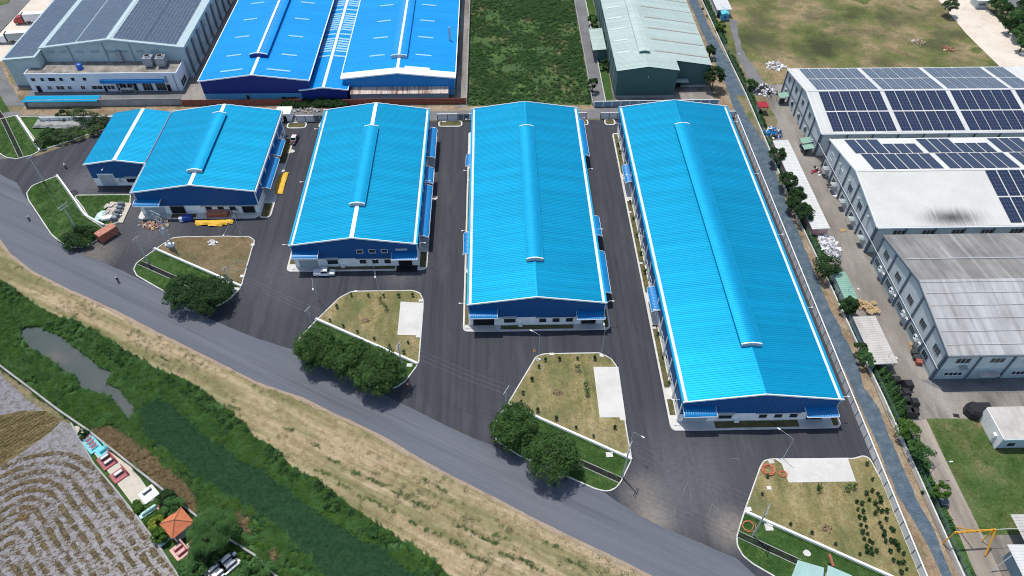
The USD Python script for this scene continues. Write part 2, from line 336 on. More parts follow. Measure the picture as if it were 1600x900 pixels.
plain('tarp_yellow', (.72, .42, .035), .6, .4, var=.12, scale=.9)
plain('tarp_grey', (.30, .31, .29), .7, .3, var=.15)
plain('tarp_black', (.012, .012, .014), .5, .5, var=.2)
plain('tarp_blue', (.02, .06, .30), .5, .4)
plain('car_white', (.80, .80, .79), .25, .6, var=.02)
plain('car_red', (.35, .02, .025), .25, .6, var=.03)
plain('car_maroon', (.07, .012, .016), .3, .6, var=.03)
plain('car_blue', (.02, .10, .32), .3, .6, var=.03)
plain('tyre', (.018, .018, .018), .85, .3)
plain('rim', (.45, .45, .46), .35, .5, metallic=.6)
plain('lamp_clear', (.7, .7, .66), .2, .6)
plain('lamp_red', (.45, .02, .02), .3, .5)
plain('pole_concrete', (.40, .40, .38), .85, .3, var=.08)
plain('steel_grey', (.26, .28, .30), .5, .5, metallic=.2)
plain('wire_dark', (.12, .125, .135), .6, .4)
plain('hose_orange', (.55, .19, .10), .55, .4, var=.1)
plain('paint_yellow', (.72, .34, .02), .5, .4, var=.08)
plain('soil', (.27, .20, .12), .95, .1, var=.3, scale=2.0)
plain('timber', (.46, .33, .18), .85, .2, var=.2, scale=1.5)
plain('tile_orange', (.52, .17, .08), .75, .3, var=.14, scale=1.2)
plain('tile_ridge', (.28, .13, .08), .8, .3)
plain('marble_white', (.72, .72, .70), .4, .5, var=.06)
plain('marble_red', (.30, .05, .06), .35, .5, var=.1)
plain('marble_pink', (.55, .30, .27), .45, .4, var=.1)
plain('tile_cyan', (.10, .48, .55), .4, .5, var=.1)
plain('tile_mint', (.42, .68, .62), .45, .5, var=.08)
plain('granite_dark', (.07, .075, .085), .45, .5, var=.15)
plain('paving_pale', (.50, .46, .38), .85, .3, var=.1)
plain('bark', (.11, .085, .06), .9, .2, var=.2, scale=2)
plain('bark_pale', (.42, .40, .36), .85, .2, var=.15, scale=2)
plain('plastic_white', (.72, .72, .72), .5, .4, var=.12, scale=2)
plain('plastic_mixed', (.42, .42, .44), .6, .4, var=.5, scale=1.4)
plain('scrap_dark', (.05, .05, .055), .7, .4, var=.4, scale=1.5)
plain('skin', (.42, .25, .17), .6, .4)
plain('cloth_white', (.7, .7, .72), .8, .2)
plain('cloth_dark', (.03, .035, .05), .8, .2)
plain('bike_dark', (.03, .03, .035), .4, .5)
plain('tank_blue', (.02, .10, .45), .4, .5)
plain('lime_green', (.20, .36, .28), .6, .4)
leaf('leaf_mid', (.016, .050, .014), (.085, .165, .045), 1.6)
leaf('leaf_dark', (.014, .042, .016), (.055, .11, .036), 1.4)
leaf('leaf_bright', (.035, .09, .014), (.10, .19, .035))
leaf('leaf_yellow', (.10, .16, .02), (.28, .34, .05))
leaf('leaf_dry', (.26, .20, .10), (.48, .37, .21))
leaf('leaf_weed', (.030, .092, .026), (.10, .21, .062), 2.2)
leaf('leaf_hyacinth', (.022, .072, .032), (.052, .125, .055))
leaf('leaf_straw', (.14, .105, .045), (.40, .29, .13))
leaf('leaf_grey', (.045, .080, .034), (.12, .165, .075))

# ------------------------------------------------------------------ the ground, roads, water (the setting)
_g = [0]
def sheet(name, poly, mat, z=None, simplify=None):
    """A flat sheet a few millimetres above the one laid before it."""
    _g[0] += 1
    if not hasattr(poly, 'geom_type'): poly = Polygon(xy(poly))
    poly = poly.buffer(0)
    return structure(name, MB().sheet(poly, (-0.11 + 0.004 * _g[0]) if z is None else z), mat)

def wobble(poly, amp=0.6, step=1.5, seed=0):
    """An outline broken up the way grass or dirt edges are."""
    p = poly.segmentize(step); c = np.array(p.exterior.coords)[:-1]
    n = meshkit.fbm(np.column_stack([c * .35, np.zeros(len(c))]), 3, seed) - .5
    m = meshkit.fbm(np.column_stack([c * .35 + 50, np.zeros(len(c))]), 3, seed + 9) - .5
    return Polygon(c + np.column_stack([n, m]) * 2 * amp).buffer(0)

def rounded(pts, r=1.5):
    p = Polygon(pts).buffer(0)
    return p.buffer(-r, quad_segs=6).buffer(2 * r, quad_segs=6).buffer(-r, quad_segs=6)

structure('ground', MB().sheet(sbox(-2500, -2000, 2500, 3500), -0.12), 'earth')

ROAD_LOW = [(0, 372), (17, 397), (50, 422), (105, 450), (175, 482), (250, 520), (325, 557), (400, 595), (475, 622), (587, 675), (700, 740), (800, 790), (825, 805), (1012, 895), (1100, 938)]
BANK = [(-60, 425), (0, 440), (35, 465), (92, 497), (120, 504), (140, 515), (175, 537), (215, 562), (262, 585), (297, 600), (325, 617), (362, 642), (385, 672), (400, 682), (432, 702), (450, 727), (495, 752), (535, 782), (570, 807), (612, 832), (655, 865), (677, 880), (720, 920)]
WALL_L = [(-60, 535), (0, 572), (45, 606), (92, 642), (140, 675), (215, 735), (312, 811), (360, 845), (400, 870), (427, 897), (470, 935)]
PADDY_R = [(112, 662), (147, 725), (185, 770), (220, 815), (250, 855), (277, 897), (310, 945)]

sheet('verge', wobble(Polygon(xy([(-70, 300)] + ROAD_LOW + [(1060, 960)] + BANK[::-1])), .5), 'verge_dry')
bank_poly = wobble(Polygon(xy(BANK + [(640, 980)] + WALL_L[::-1])), .7, seed=3)
sheet('canal_bank', bank_poly, 'bank_green')
drybank = [wobble(Polygon(xy(p)), .8, seed=i) for i, p in enumerate([[(138, 676), (165, 664), (215, 690), (250, 722), (305, 775), (318, 806), (300, 798), (215, 733)], [(415, 860), (432, 852), (440, 868), (425, 880)], [(360, 800), (385, 806), (392, 830), (372, 825)]])]
for d in drybank: sheet('bank_dry_patch', d, 'dry_bank')
weed_poly = wobble(Polygon(xy([(220, 630), (250, 620), (270, 627), (312, 665), (345, 690), (400, 722), (437, 747), (472, 772), (517, 805), (560, 832), (612, 865), (650, 887), (675, 915), (520, 930), (495, 897), (482, 875), (450, 850), (425, 822), (400, 812), (375, 792), (347, 780), (325, 762), (287, 737), (250, 705), (217, 680), (213, 650)])), .5, seed=5)
sheet('weed_covered_canal', weed_poly, 'water_weed')
pond_poly = wobble(Polygon(xy([(30, 512), (45, 505), (57, 508), (77, 519), (100, 527), (125, 545), (150, 560), (178, 582), (172, 592), (176, 600), (200, 610), (215, 635), (212, 657), (202, 655), (190, 647), (175, 632), (170, 622), (145, 615), (130, 607), (107, 585), (82, 570), (62, 555), (45, 545), (33, 527)])).buffer(-.45), 1.0, 1.0, seed=7)
sheet('pond_water', pond_poly, 'pond_water')

paddy_poly = Polygon(xy([(-90, 520), (0, 585), (40, 622), (80, 650), (112, 664)] + PADDY_R[1:] + [(260, 1020), (-150, 1020)]))
sheet('paddy_field', paddy_poly, 'mud_water')
upper = Polygon(xy([(-100, 560), (0, 610), (50, 640), (96, 660), (60, 695), (0, 735), (-100, 800)]))
sheet('paddy_stubble', wobble(Polygon(xy([(-100, 700), (0, 648), (40, 641), (72, 642), (97, 656), (80, 674), (0, 730), (-100, 795)])), .5, seed=2), 'paddy_brown')
sheet('cemetery_ground', Polygon(xy([(100, 650)] + [(140, 675), (215, 735), (312, 811), (360, 845), (400, 870), (427, 897), (470, 945)] + PADDY_R[::-1])), 'lawn')

main_road = Polygon(xy([(-160, 150), (-40, 215), (0, 240), (25, 285), (110, 390), (190, 422), (237, 445), (325, 497), (400, 528), (457, 545), (612, 622), (712, 672), (940, 767), (1020, 817), (1150, 872), (1260, 950), (1130, 960)] + ROAD_LOW[::-1] + [(-60, 290), (-160, 200)]))
sheet('road_shoulder', wobble(LineString(xy([(-40, 310)] + ROAD_LOW)).buffer(.9), .5, seed=8), 'sand_shoulder')
sheet('road_shoulder', wobble(Polygon(xy([(430, 600), (480, 618), (560, 655), (640, 697), (800, 780), (830, 790), (960, 866), (1012, 895), (960, 880), (820, 806), (700, 742), (580, 673), (475, 624)])), .4, seed=4), 'sand_shoulder')
sheet('main_road', wobble(main_road, .25, seed=1), 'road_grey')
yard = Polygon(xy([(-20, 262), (0, 249), (60, 243), (165, 205), (165, 192), (1143, 186), (1144, 178), (1455, 915), (1200, 915), (1150, 872), (1020, 817), (940, 767), (712, 672), (612, 622), (457, 545), (400, 528), (325, 497), (237, 445), (190, 422), (110, 390), (60, 340), (25, 285)]))
sheet('yard_asphalt', wobble(yard, .3, seed=2), 'yard_asphalt')

# north of the yard: the back lane, the neighbours' plots
sheet('back_lane', sbox(-170, 206, 86.5, 213.5), 'lane_grey')
sheet('back_lane_verge', wobble(sbox(-160, 211.5, 34, 217.5), .7, seed=6), 'dirt_brown')
sheet('vacant_lot', wobble(sbox(-9.5, 214.2, 33.2, 330), .3, seed=3), 'weed_lot')
sheet('warehouse_lane', sbox(33.6, 212, 38.0, 330), 'lane_grey')
sheet('warehouse_strip', sbox(38.0, 213, 41.2, 330), 'lawn')
sheet('warehouse_yard', sbox(41, 213, 76, 226), 'concrete_yard')
sheet('factory_lane', sbox(-13.5, 213, -9.7, 330), 'concrete_yard')
sheet('office_yard', sbox(-170, 217, -99, 235), 'lane_grey')
sheet('factory_gap', sbox(-108.5, 217, -98.2, 330), 'concrete_yard')
sheet('truck_yard', Polygon(xy([(-60, 100), (0, 70), (0, 52), (48, 0), (75, -40), (150, -60), (60, 60), (8, 92), (-60, 140)])), 'concrete_drive')
sheet('truck_road', Polygon(xy([(-60, 60), (0, 50), (48, 0), (80, -45), (20, -45), (-60, 20)])), 'lane_grey')
sheet('corner_lawn', Polygon(xy([(-60, 20), (0, 9), (14, 5), (22, -10), (-60, -20)])), 'lawn_bright')
sheet('office_lane', Polygon(xy([(-60, 60), (0, 95), (5, 110), (34, 158), (14, 160), (-60, 100)])), 'lane_grey')
sheet('office_verge', wobble(Polygon(xy([(0, 95), (5, 98), (22, 135), (45, 138), (42, 155), (30, 156), (5, 112)])), .4), 'dirt_brown')
sheet('side_lawn', Polygon(xy([(-60, 100), (0, 150), (15, 173), (0, 178), (-60, 180)])), 'lawn')

# east of the fence: gravel road and the neighbours' concrete yard
sheet('east_verge', wobble(Polygon([(80.9, 30), (80.9, 204), (77, 214), (77, 330), (87, 330), (88, 30)]), .15), 'dirt_brown')
gr_l = [(1075, 0), (1097, 50), (1135, 135), (1148, 175), (1200, 307), (1262, 450), (1340, 625), (1362, 675), (1400, 767), (1450, 855), (1475, 905)]
gr_r = [(1090, 0), (1112, 50), (1150, 115), (1175, 172), (1197, 222), (1232, 325), (1282, 447), (1297, 482), (1342, 570), (1347, 600), (1375, 642), (1390, 682), (1430, 775), (1457, 825), (1488, 900)]
sheet('gravel_road', wobble(Polygon(xy(gr_l + gr_r[::-1])), .35, seed=4), 'gravel_blue')
sheet('neighbour_yard', Polygon([(88, 30), (88, 226), (200, 226), (200, 30)]), 'concrete_yard')
sheet('yard_strip', wobble(Polygon(xy([(1150, 150), (1195, 148), (1215, 190), (1200, 232), (1182, 205)])), .5), 'earth')
sheet('dry_field', wobble(Polygon([(87.6, 226), (87.6, 340), (190, 340), (200, 226)]), .4, seed=2), 'field_dry')
sheet('field_track', wobble(Polygon(xy([(1140, 30), (1150, 32), (1158, 75), (1195, 130), (1200, 145), (1180, 140), (1152, 90), (1146, 60)])), .6, seed=3), 'lane_grey')
sheet('access_drive', Polygon(xy([(1458, -10), (1510, 53), (1562, 104), (1700, 104), (1600, 72), (1540, 10), (1528, -10)])), 'concrete_drive')
sheet('far_corner_yard', Polygon(xy([(1565, -10), (1600, -10), (1640, 60), (1600, 40), (1575, 22)])), 'lane_grey')
sheet('lower_lawn', wobble(Polygon(xy([(1447, 654), (1534, 655), (1560, 700), (1720, 700), (1720, 835), (1535, 835), (1522, 810), (1478, 720)])), .25, seed=2), 'lawn_bright')
sheet('concrete_lane', Polygon(xy([(1425, 660), (1447, 655), (1478, 720), (1522, 810), (1535, 835), (1575, 920), (1536, 925), (1495, 830), (1462, 757)])), 'concrete_tan')
sheet('fence_grass', wobble(Polygon(xy([(1400, 650), (1430, 690), (1462, 757), (1495, 830), (1528, 905), (1512, 905), (1470, 820), (1425, 720), (1385, 640)])), .3), 'lawn')
sheet('shaded_bay', Polygon(xy([(1440, 595), (1478, 613), (1720, 613), (1720, 590), (1460, 590)])), 'lane_grey')

# pale scrapes and tyre marks on the dark asphalt
def marks(lines, w, mat):
    m = MB()
    for k, ln in enumerate(lines): m.sheet(wobble(LineString(xy(ln)).buffer(w, cap_style='flat'), w * .8, .7, k), .02 + .0004 * k)
    structure('yard_scrape', m, mat)
marks([[(1066, 775), (1071, 760), (1077, 752)], [(1074, 752), (1079, 768), (1080, 779)], [(1106, 806), (1113, 787)], [(1113, 787), (1119, 794), (1126, 806)], [(1053, 795), (1054, 808)], [(1040, 735), (1046, 738)], [(1140, 716), (1155, 718)]], .06, 'lane_grey')
# kerbed islands: a kerb of white concrete, earth filled up to 12 cm, grass on top
def island(pts, mats, r=1.5, splits=None, name='grass'):
    """pts: outline in world metres. mats: surface per part, splits: polygons that take the surface of the same index."""
    p = rounded(pts, r).intersection(sbox(-400, -100, 80.72, 400))
    structure('kerb', MB().prism(p.difference(p.buffer(-.26)), -.1, .15), 'kerb_white')
    inner = p.buffer(-.27)
    rest = inner
    for m, sp in zip(mats[1:], splits or []):
        part = inner.intersection(sp); rest = rest.difference(sp.buffer(.01))
        structure(name, MB().sheet(part, .12), m)
    structure(name, MB().sheet(rest, .12), mats[0])
    return inner

def halfplane(a, b, side):
    """The land on one side of the line through a and b."""
    a, b = np.array(a), np.array(b); d = (b - a) / np.linalg.norm(b - a); n = np.array([-d[1], d[0]]) * side
    return Polygon([a - d * 300, b + d * 300, b + d * 300 + n * 300, a - d * 300 + n * 300])

W2 = xy([(242, 389.5), (378, 448.5)]); W3 = xy([(494, 499.5), (653, 569.5)]); W4 = xy([(793, 632), (987, 718.5)]); W5 = xy([(1164, 800.5), (1320, 870), (1400, 905)])
I2 = island(xy([(242, 390), (213, 411), (208, 421), (213, 431), (244, 449), (271, 464), (318, 480), (342, 478), (360, 467), (377, 450), (395, 387), (399, 376), (391, 370), (355, 369), (289, 370), (271, 371), (258, 379)]), ['lawn_brown', 'lawn'], splits=[halfplane(W2[0], W2[1], -1)])
I3 = island(xy([(550, 455), (645, 453.5), (657, 458), (662, 469), (662, 480), (655, 567), (650, 575), (635, 595), (620, 606), (597, 609), (540, 583), (475, 553), (463, 543), (466, 531), (470, 525), (495, 499), (530, 465)]), ['lawn_dry', 'lawn'], splits=[halfplane(W3[0], W3[1], -1)])
I4 = island(xy([(837, 557), (850, 552.5), (937, 551), (955, 560), (964, 572), (980, 675), (988, 718), (971, 753), (963, 763), (953, 768), (942, 768), (928, 764), (890, 747), (810, 712), (776, 690), (768, 672), (780, 648), (792, 632)]), ['lawn_dry', 'lawn'], splits=[halfplane(W4[0], W4[1], -1)])
I5 = island(xy([(1207, 716.5), (1193, 719), (1187, 729), (1163, 796), (1150, 838), (1151, 853), (1160, 869), (1176, 882), (1207, 900), (1260, 935), (1475, 935), (1352, 702), (1347, 712), (1333, 716)]), ['lawn_dry', 'lawn'], splits=[halfplane(W5[0], W5[1], -1)])
I1 = island(xy([(91, 274), (50, 290), (41, 302), (44, 313), (52, 325), (80, 367), (92, 377), (112, 387), (132, 386), (152, 376), (164, 357), (136, 339), (127, 328), (110, 300)]), ['lawn'])
I1b = island(xy([(114, 305), (205, 304), (204, 316), (187, 348), (164, 353), (137, 338), (130, 326)]), ['lawn'], r=.8)
I0 = island(xy([(-70, 200), (0, 186), (26, 180), (63, 236), (50, 243), (25, 249), (8, 246), (-4, 238), (-70, 236)]), ['lawn'])
I0b = island(xy([(29, 182), (184, 181), (170, 200), (120, 217), (66, 235), (34, 190)]), ['lawn'], r=.6)

# concrete loading pads let into the lawns
def pad(px, label):
    single('concrete_pad', MB().prism(Polygon(xy(px)), .0, .2), 'concrete_pale', label, 'concrete pad')
pad([(626, 472), (662, 474), (657, 527), (650, 527), (650, 524.5), (621, 524)], 'white concrete pad in the lawn before the second long warehouse from the left')
pad([(927, 574), (966, 574), (978, 658), (969, 657), (968, 652.5), (937, 653)], 'white concrete pad with a dark stain, in the lawn between the two rightmost yards')
pad([(1209, 717), (1324, 716), (1337, 753), (1232, 754.5), (1221, 725)], 'long white concrete pad in the lower right lawn beside orange hoses')

# open drains in the roadside lawns
def drain(px, label):
    ln = LineString(xy(px)); t = T('open_drain', label, 'drain', (*xy(px)[0], .12))
    MB().prism(ln.buffer(.78, cap_style='flat').difference(ln.buffer(.62, cap_style='flat')), .0, .2).build(t, 'rim_wall', 'wall_grey')
    MB().prism(ln.buffer(.62, cap_style='flat'), .0, .135).build(t, 'channel', 'dark_void')
drain([(219, 411), (300, 447)], 'narrow open drain in the lawn left of the two dark roadside trees')
drain([(815, 681), (893, 717), (972, 752)], 'open drain running out from under the tree with a parked motorbike')
drain([(1152, 834.5), (1228, 870), (1250, 880)], 'open drain in the lower right roadside grass beside a mint roof')
drain([(-20, 150), (5, 186), (33, 245)], 'open drain through the grass plot at the far left edge')

# ------------------------------------------------------------------ building kit
class Face:
    """A wall seen from outside: s runs along it, d out of it."""
    def __init__(s, org, along, out): s.o = np.array(org, float); s.a = np.array(along, float); s.n = np.array(out, float)
    def p(s, u, d, z): return s.o + s.a * u + s.n * d + np.array([0, 0, z])
    def box(s, m, u0, u1, d0, d1, z0, z1):
        v = [s.p(u, d, z) for z in (z0, z1) for d in (d1, d0) for u in (u0, u1)]
        flip = np.cross(s.a, -s.n)[2] < 0
        f = [(0, 2, 3, 1), (4, 5, 7, 6), (0, 1, 5, 4), (2, 6, 7, 3), (0, 4, 6, 2), (1, 3, 7, 5)]
        return m.add(v, [q[::-1] for q in f] if flip else f)

def window(t, F, u, z, w, h, frame='white_trim', panes=1, hood=None, pane='glass_dark'):
    m = MB(); k = .09
    F.box(m, u - k, u + w + k, .0, .10, z - k, z); F.box(m, u - k, u + w + k, .0, .10, z + h, z + h + k)
    F.box(m, u - k, u, .0, .10, z, z + h); F.box(m, u + w, u + w + k, .0, .10, z, z + h)
    for i in range(1, panes): F.box(m, u + w * i / panes - .05, u + w * i / panes + .05, .0, .08, z, z + h)
    p = m.build(t, 'window', frame)
    g = MB()
    for i in range(panes): F.box(g, u + w * i / panes + (.05 if i else 0), u + w * (i + 1) / panes - (.05 if i < panes - 1 else 0), -.05, .03, z, z + h)
    g.build(p, 'pane', pane)
    if hood:
        m = MB(); a, b, c, d = F.p(u - .25, .08, z + h + .75), F.p(u + w + .25, .08, z + h + .75), F.p(u + w + .25, .40, z + h + .2), F.p(u - .25, .40, z + h + .2)
        dz = np.array([0, 0, .07]); m.hull([a, b, c, d, a - dz, b - dz, c - dz, d - dz]); m.build(t, 'window_hood', hood)

def shutter(t, F, u, w, h, mat='shutter_grey', z=0.0, label=None):
    m = MB(); F.box(m, u, u + w, .0, .06, z, z + h)
    n = int(h / .35)
    for i in range(n): F.box(m, u + .08, u + w - .08, .05, .10, z + .35 * i + .06, z + .35 * i + .27)
    p = m.build(t, 'roller_shutter', mat, label=label)
    m = MB(); F.box(m, u - .18, u, .0, .16, z, z + h); F.box(m, u + w, u + w + .18, .0, .16, z, z + h); F.box(m, u - .18, u + w + .18, .0, .22, z + h, z + h + .35)
    m.build(p, 'guide_rail', 'white_trim')

def opening(t, F, u, w, h, z=0.0, name='open_doorway'):
    m = MB(); F.box(m, u, u + w, .0, .035, z, z + h); p = m.build(t, name, 'dark_void')
    m = MB(); F.box(m, u - .12, u, .0, .12, z, z + h); F.box(m, u + w, u + w + .12, .0, .12, z, z + h); F.box(m, u - .12, u + w + .12, .0, .12, z + h, z + h + .12)
    m.build(p, 'door_frame', 'galv')

def awning(t, F, u0, u1, z, depth=2.2, drop=1.3, curved=True, mat='awning_blue', edge='white_trim'):
    n = 7 if curved else 1
    prof = [(depth * math.sin(i / n * PI / 2), z - drop * (1 - math.cos(i / n * PI / 2))) for i in range(n + 1)] if curved else [(0, z), (depth, z - drop)]
    m = MB()
    N = max(2, int((u1 - u0) / .5)); 
    for j in range(N):
        a, b = u0 + (u1 - u0) * j / N, u0 + (u1 - u0) * (j + 1) / N
        for (d0, z0), (d1, z1) in zip(prof[:-1], prof[1:]):
            m.quad(F.p(a, d0, z0), F.p(a + .12, d0, z0 + .035), F.p(a + .12, d1, z1 + .035), F.p(a, d1, z1))
            m.quad(F.p(a + .12, d0, z0 + .035), F.p(a + .24, d0, z0), F.p(a + .24, d1, z1), F.p(a + .12, d1, z1 + .035))
            m.quad(F.p(a + .24, d0, z0), F.p(b, d0, z0), F.p(b, d1, z1), F.p(a + .24, d1, z1))
    p = m.build(t, 'awning', mat)
    m = MB()
    for u in (u0 - .1, u1):
        for (d0, z0), (d1, z1) in zip(prof[:-1], prof[1:]):
            m.hull([F.p(u + k, d, zz) for k in (0, .1) for d, zz in ((d0, z0 + .06), (d1, z1 + .06), (d0, z0 - .22), (d1, z1 - .22))])
    F.box(m, u0, u1, depth - .02, depth + .06, prof[-1][1] - .18, prof[-1][1] + .03)
    m.build(p, 'edge_trim', edge)
    m = MB()
    for u in np.linspace(u0 + .4, u1 - .4, max(2, int((u1 - u0) / 3))):
        m.tube([F.p(u, 0.05, z - drop - .5), F.p(u, depth * .8, prof[-2][1] - .15)], .06, 4)
    m.build(p, 'bracket', 'steel_grey')

def ribbed(A, B, C, D, pitch=.6, h=.055, w=.16, m=None, top=.07):
    """A sheet-metal slope between the line A-B (high) and C-D (low) with standing ribs running from one to the other."""
    A, B, C, D = (np.array(x, float) for x in (A, B, C, D)); m = m or MB()
    L = np.linalg.norm(B - A); n = max(1, int(round(L / pitch))); nrm = np.cross(B - A, C - A); nrm /= np.linalg.norm(nrm)
    if nrm[2] < 0: nrm = -nrm
    ts = []; hs = []
    for i in range(n):
        b = i / n; k = 1.0 / L
        ts += [b, b + (pitch - w) * k, b + (pitch - w / 2 - top / 2) * k, b + (pitch - w / 2 + top / 2) * k]; hs += [0, 0, h, h]
    ts.append(1.0); hs.append(0)
    ts = np.minimum(np.array(ts), 1.0)[:, None]; hs = np.array(hs)[:, None]
    hi = A + (B - A) * ts + nrm * hs; lo = C + (D - C) * ts + nrm * hs
    k = len(ts); v = np.vstack([hi, lo]); f = [(i, i + 1, k + i + 1, k + i) for i in range(k - 1)]
    fa = np.cross(v[f[0][1]] - v[f[0][0]], v[f[0][3]] - v[f[0][0]])
    if np.dot(fa, nrm) < 0: f = [q[::-1] for q in f]
    # underside, so that the sheet has thickness
    m.add(v, f)
    e = nrm * -.05
    m.quad(*( [A + e, C + e, D + e, B + e] if np.dot(np.cross(C - A, D - A), nrm) < 0 else [A + e, B + e, D + e, C + e]))
    return m

def gable_prism(x0, x1, y0, y1, z0, ez, rx, rz):
    """A pentagon of wall, along y."""
    pts = [(x, y, z) for y in (y0, y1) for x, z in ((x0, z0), (x1, z0), (x1, ez), (rx, rz), (x0, ez))]
    return MB().hull(pts)

def gable_roof(t, x0, x1, y0, y1, ez, rx, rz, mat, pitch=.6, names=('roof_slope', 'roof_slope'), trim='white_trim', trim_w=.35, cap='white_trim', cap_w=.5, h=.055, back=True, inset=0.0):
    """Ridge along y. The eaves at x0, x1; ridge at rx."""
    ribbed((rx, y0, rz), (rx, y1, rz), (x0 + inset, y0, ez), (x0 + inset, y1, ez), pitch, h).build(t, names[0], mat)
    ribbed((rx, y0, rz), (rx, y1, rz), (x1 - inset, y0, ez), (x1 - inset, y1, ez), pitch, h).build(t, names[1], mat)
    for y, on in ((y0, True), (y1, back)):
        if not on: continue
        m = MB()
        for xe in (x0, x1):
            s = -.14 if y == y0 else -.06
            m.hull([(xx, y + dy, zz + dz) for xx, zz in ((xe, ez), (rx, rz)) for dy in (s, s + trim_w * .55) for dz in (-.28, .12)])
        m.build(t, 'rake_trim', trim)
    m = MB()
    sl = (rz - ez) / max(abs(x1 - rx), .1)
    m.hull([(rx + k * cap_w, y, rz - sl * abs(k) * cap_w + dz) for k in (-1, 0, 1) for y in (y0 + .1, y1 - .1) for dz in (.07, .12)])
    m.build(t, 'ridge_cap', cap)

def gutters(t, x0, x1, y0, y1, ez, inset=1.15, fascia='monitor_cyan'):
    """A white box gutter along each eave, with a blue coping outside it. x0, x1: the outer faces."""
    for s, x in ((-1, x0), (1, x1)):
        xi = x - s * (inset + .12); xc = x - s * .42 if inset else x + s * .4; xo = x if inset else x + s * .46
        a, b = sorted((xi, xc)); m = MB().box(a, b, y0 + .05, y1 - .05, ez - .36, ez - .26); p = m.build(t, 'gutter', 'gutter_white')
        a, b = sorted((xc, xo)); MB().box(a, b, y0 - .08, y1 + .05, ez - .75, ez + .03).build(p, 'fascia', fascia if inset else 'gutter_white')
        xp = x - s * .2 if inset else x
        for y in np.arange(y0 + 4, y1 - 2, 8.0): MB().tube([(xp, y, ez - .7), (xp - s * .45, y, ez - 1.3), (xp - s * .45, y, .3)], .09, 5).build(p, 'downpipe', 'gutter_white')

def monitor(t, rx, y0, y1, z, w, h, mat='monitor_cyan', end='shutter_grey', rise=.5):
    """A curved ridge ventilator along y."""
    n = 8; prof = [(rx - w / 2 + w * i / n, z + h + rise * (1 - (2 * i / n - 1) ** 2)) for i in range(n + 1)]
    L = y1 - y0; N = int(L / .6); m = MB()
    ys = []; dh = []
    for j in range(N): ys += [y0 + L * j / N, y0 + L * j / N + .42, y0 + L * j / N + .51]; dh += [0, 0, .05]
    ys.append(y1); dh.append(0)
    v = [(x, y, zz + d) for y, d in zip(ys, dh) for x, zz in prof]
    f = [(j * (n + 1) + i, j * (n + 1) + i + 1, (j + 1) * (n + 1) + i + 1, (j + 1) * (n + 1) + i) for j in range(len(ys) - 1) for i in range(n)]
    m.add(v, f)
    p = m.build(t, 'roof_ventilator', mat, smooth=False)
    m = MB(); m.box(rx - w / 2 + .25, rx + w / 2 - .25, y0 + .2, y1 - .2, z - .8, z + h - .05); m.build(p, 'ventilator_side', 'navy_sheet')
    m = MB(); 
    for x in (rx - w / 2 - .05, rx + w / 2 - .05): m.box(x, x + .1, y0, y1, z + h - .22, z + h + .02)
    m.build(p, 'ventilator_edge', mat)
    for y, s in ((y0, -1), (y1, 1)):
        m = MB(); ring = [(x, y + s * .05, zz - .02) for x, zz in prof] + [(rx + w / 2, y + s * .05, z - .35), (rx - w / 2, y + s * .05, z - .35)]
        ring2 = [(x, y - s * .05, zz) for x, yy, zz in ring]
        m.hull(ring + ring2); m.build(p, 'end_panel', end)
        m = MB()
        for (xa, za), (xb, zb) in zip(prof[:-1], prof[1:]): m.hull([(x, y + d, zz + e) for x, zz in ((xa, za), (xb, zb)) for d in (-.14, .14) for e in (-.05, .14)])
        m.build(p, 'end_trim', 'white_trim')

def walls(t, x0, x1, y0, y1, base, ez, rx, rz, low='wall_white', up='navy_sheet', lowname='base_wall', upname='upper_wall'):
    MB().box(x0, x1, y0, y1, -.05, base).build(t, lowname, low)
    gable_prism(x0 - .08, x1 + .08, y0 - .08, y1 + .08, base, ez - .12, rx, rz - .12).build(t, upname, up)

def wall_ribs(t, F, L, z0, zf, pitch, mat, d=.03, w=.07, name='wall_rib', u0=0.0):
    m = MB()
    for u in np.arange(u0 + pitch / 2, u0 + L, pitch):
        F.box(m, u, u + w, .0, d, z0, zf(u))
    m.build(t, name, mat)

# ------------------------------------------------------------------ the four new warehouses and the small wing
def apron(x0, x1, y0, y1, strips, open_back=False):
    p = rounded([(x0, y0), (x1, y0), (x1, y1), (x0, y1)], 1.3)
    structure('kerb', MB().prism(p.difference(p.buffer(-.28)), -.08, .15), 'kerb_white')
    rest = p.buffer(-.285)
    cut = [sbox(*s).intersection(rest) for s in strips]
    structure('apron', MB().sheet(rest.difference(unary_union(cut).buffer(.01)), .125), 'concrete_pale')
    for c in cut:
        if c.area > .5:
            structure('planting_strip', MB().sheet(c.buffer(-.14), .118), 'strip_grass')
            structure('kerb', MB().prism(c.difference(c.buffer(-.15)), .0, .16), 'kerb_white')

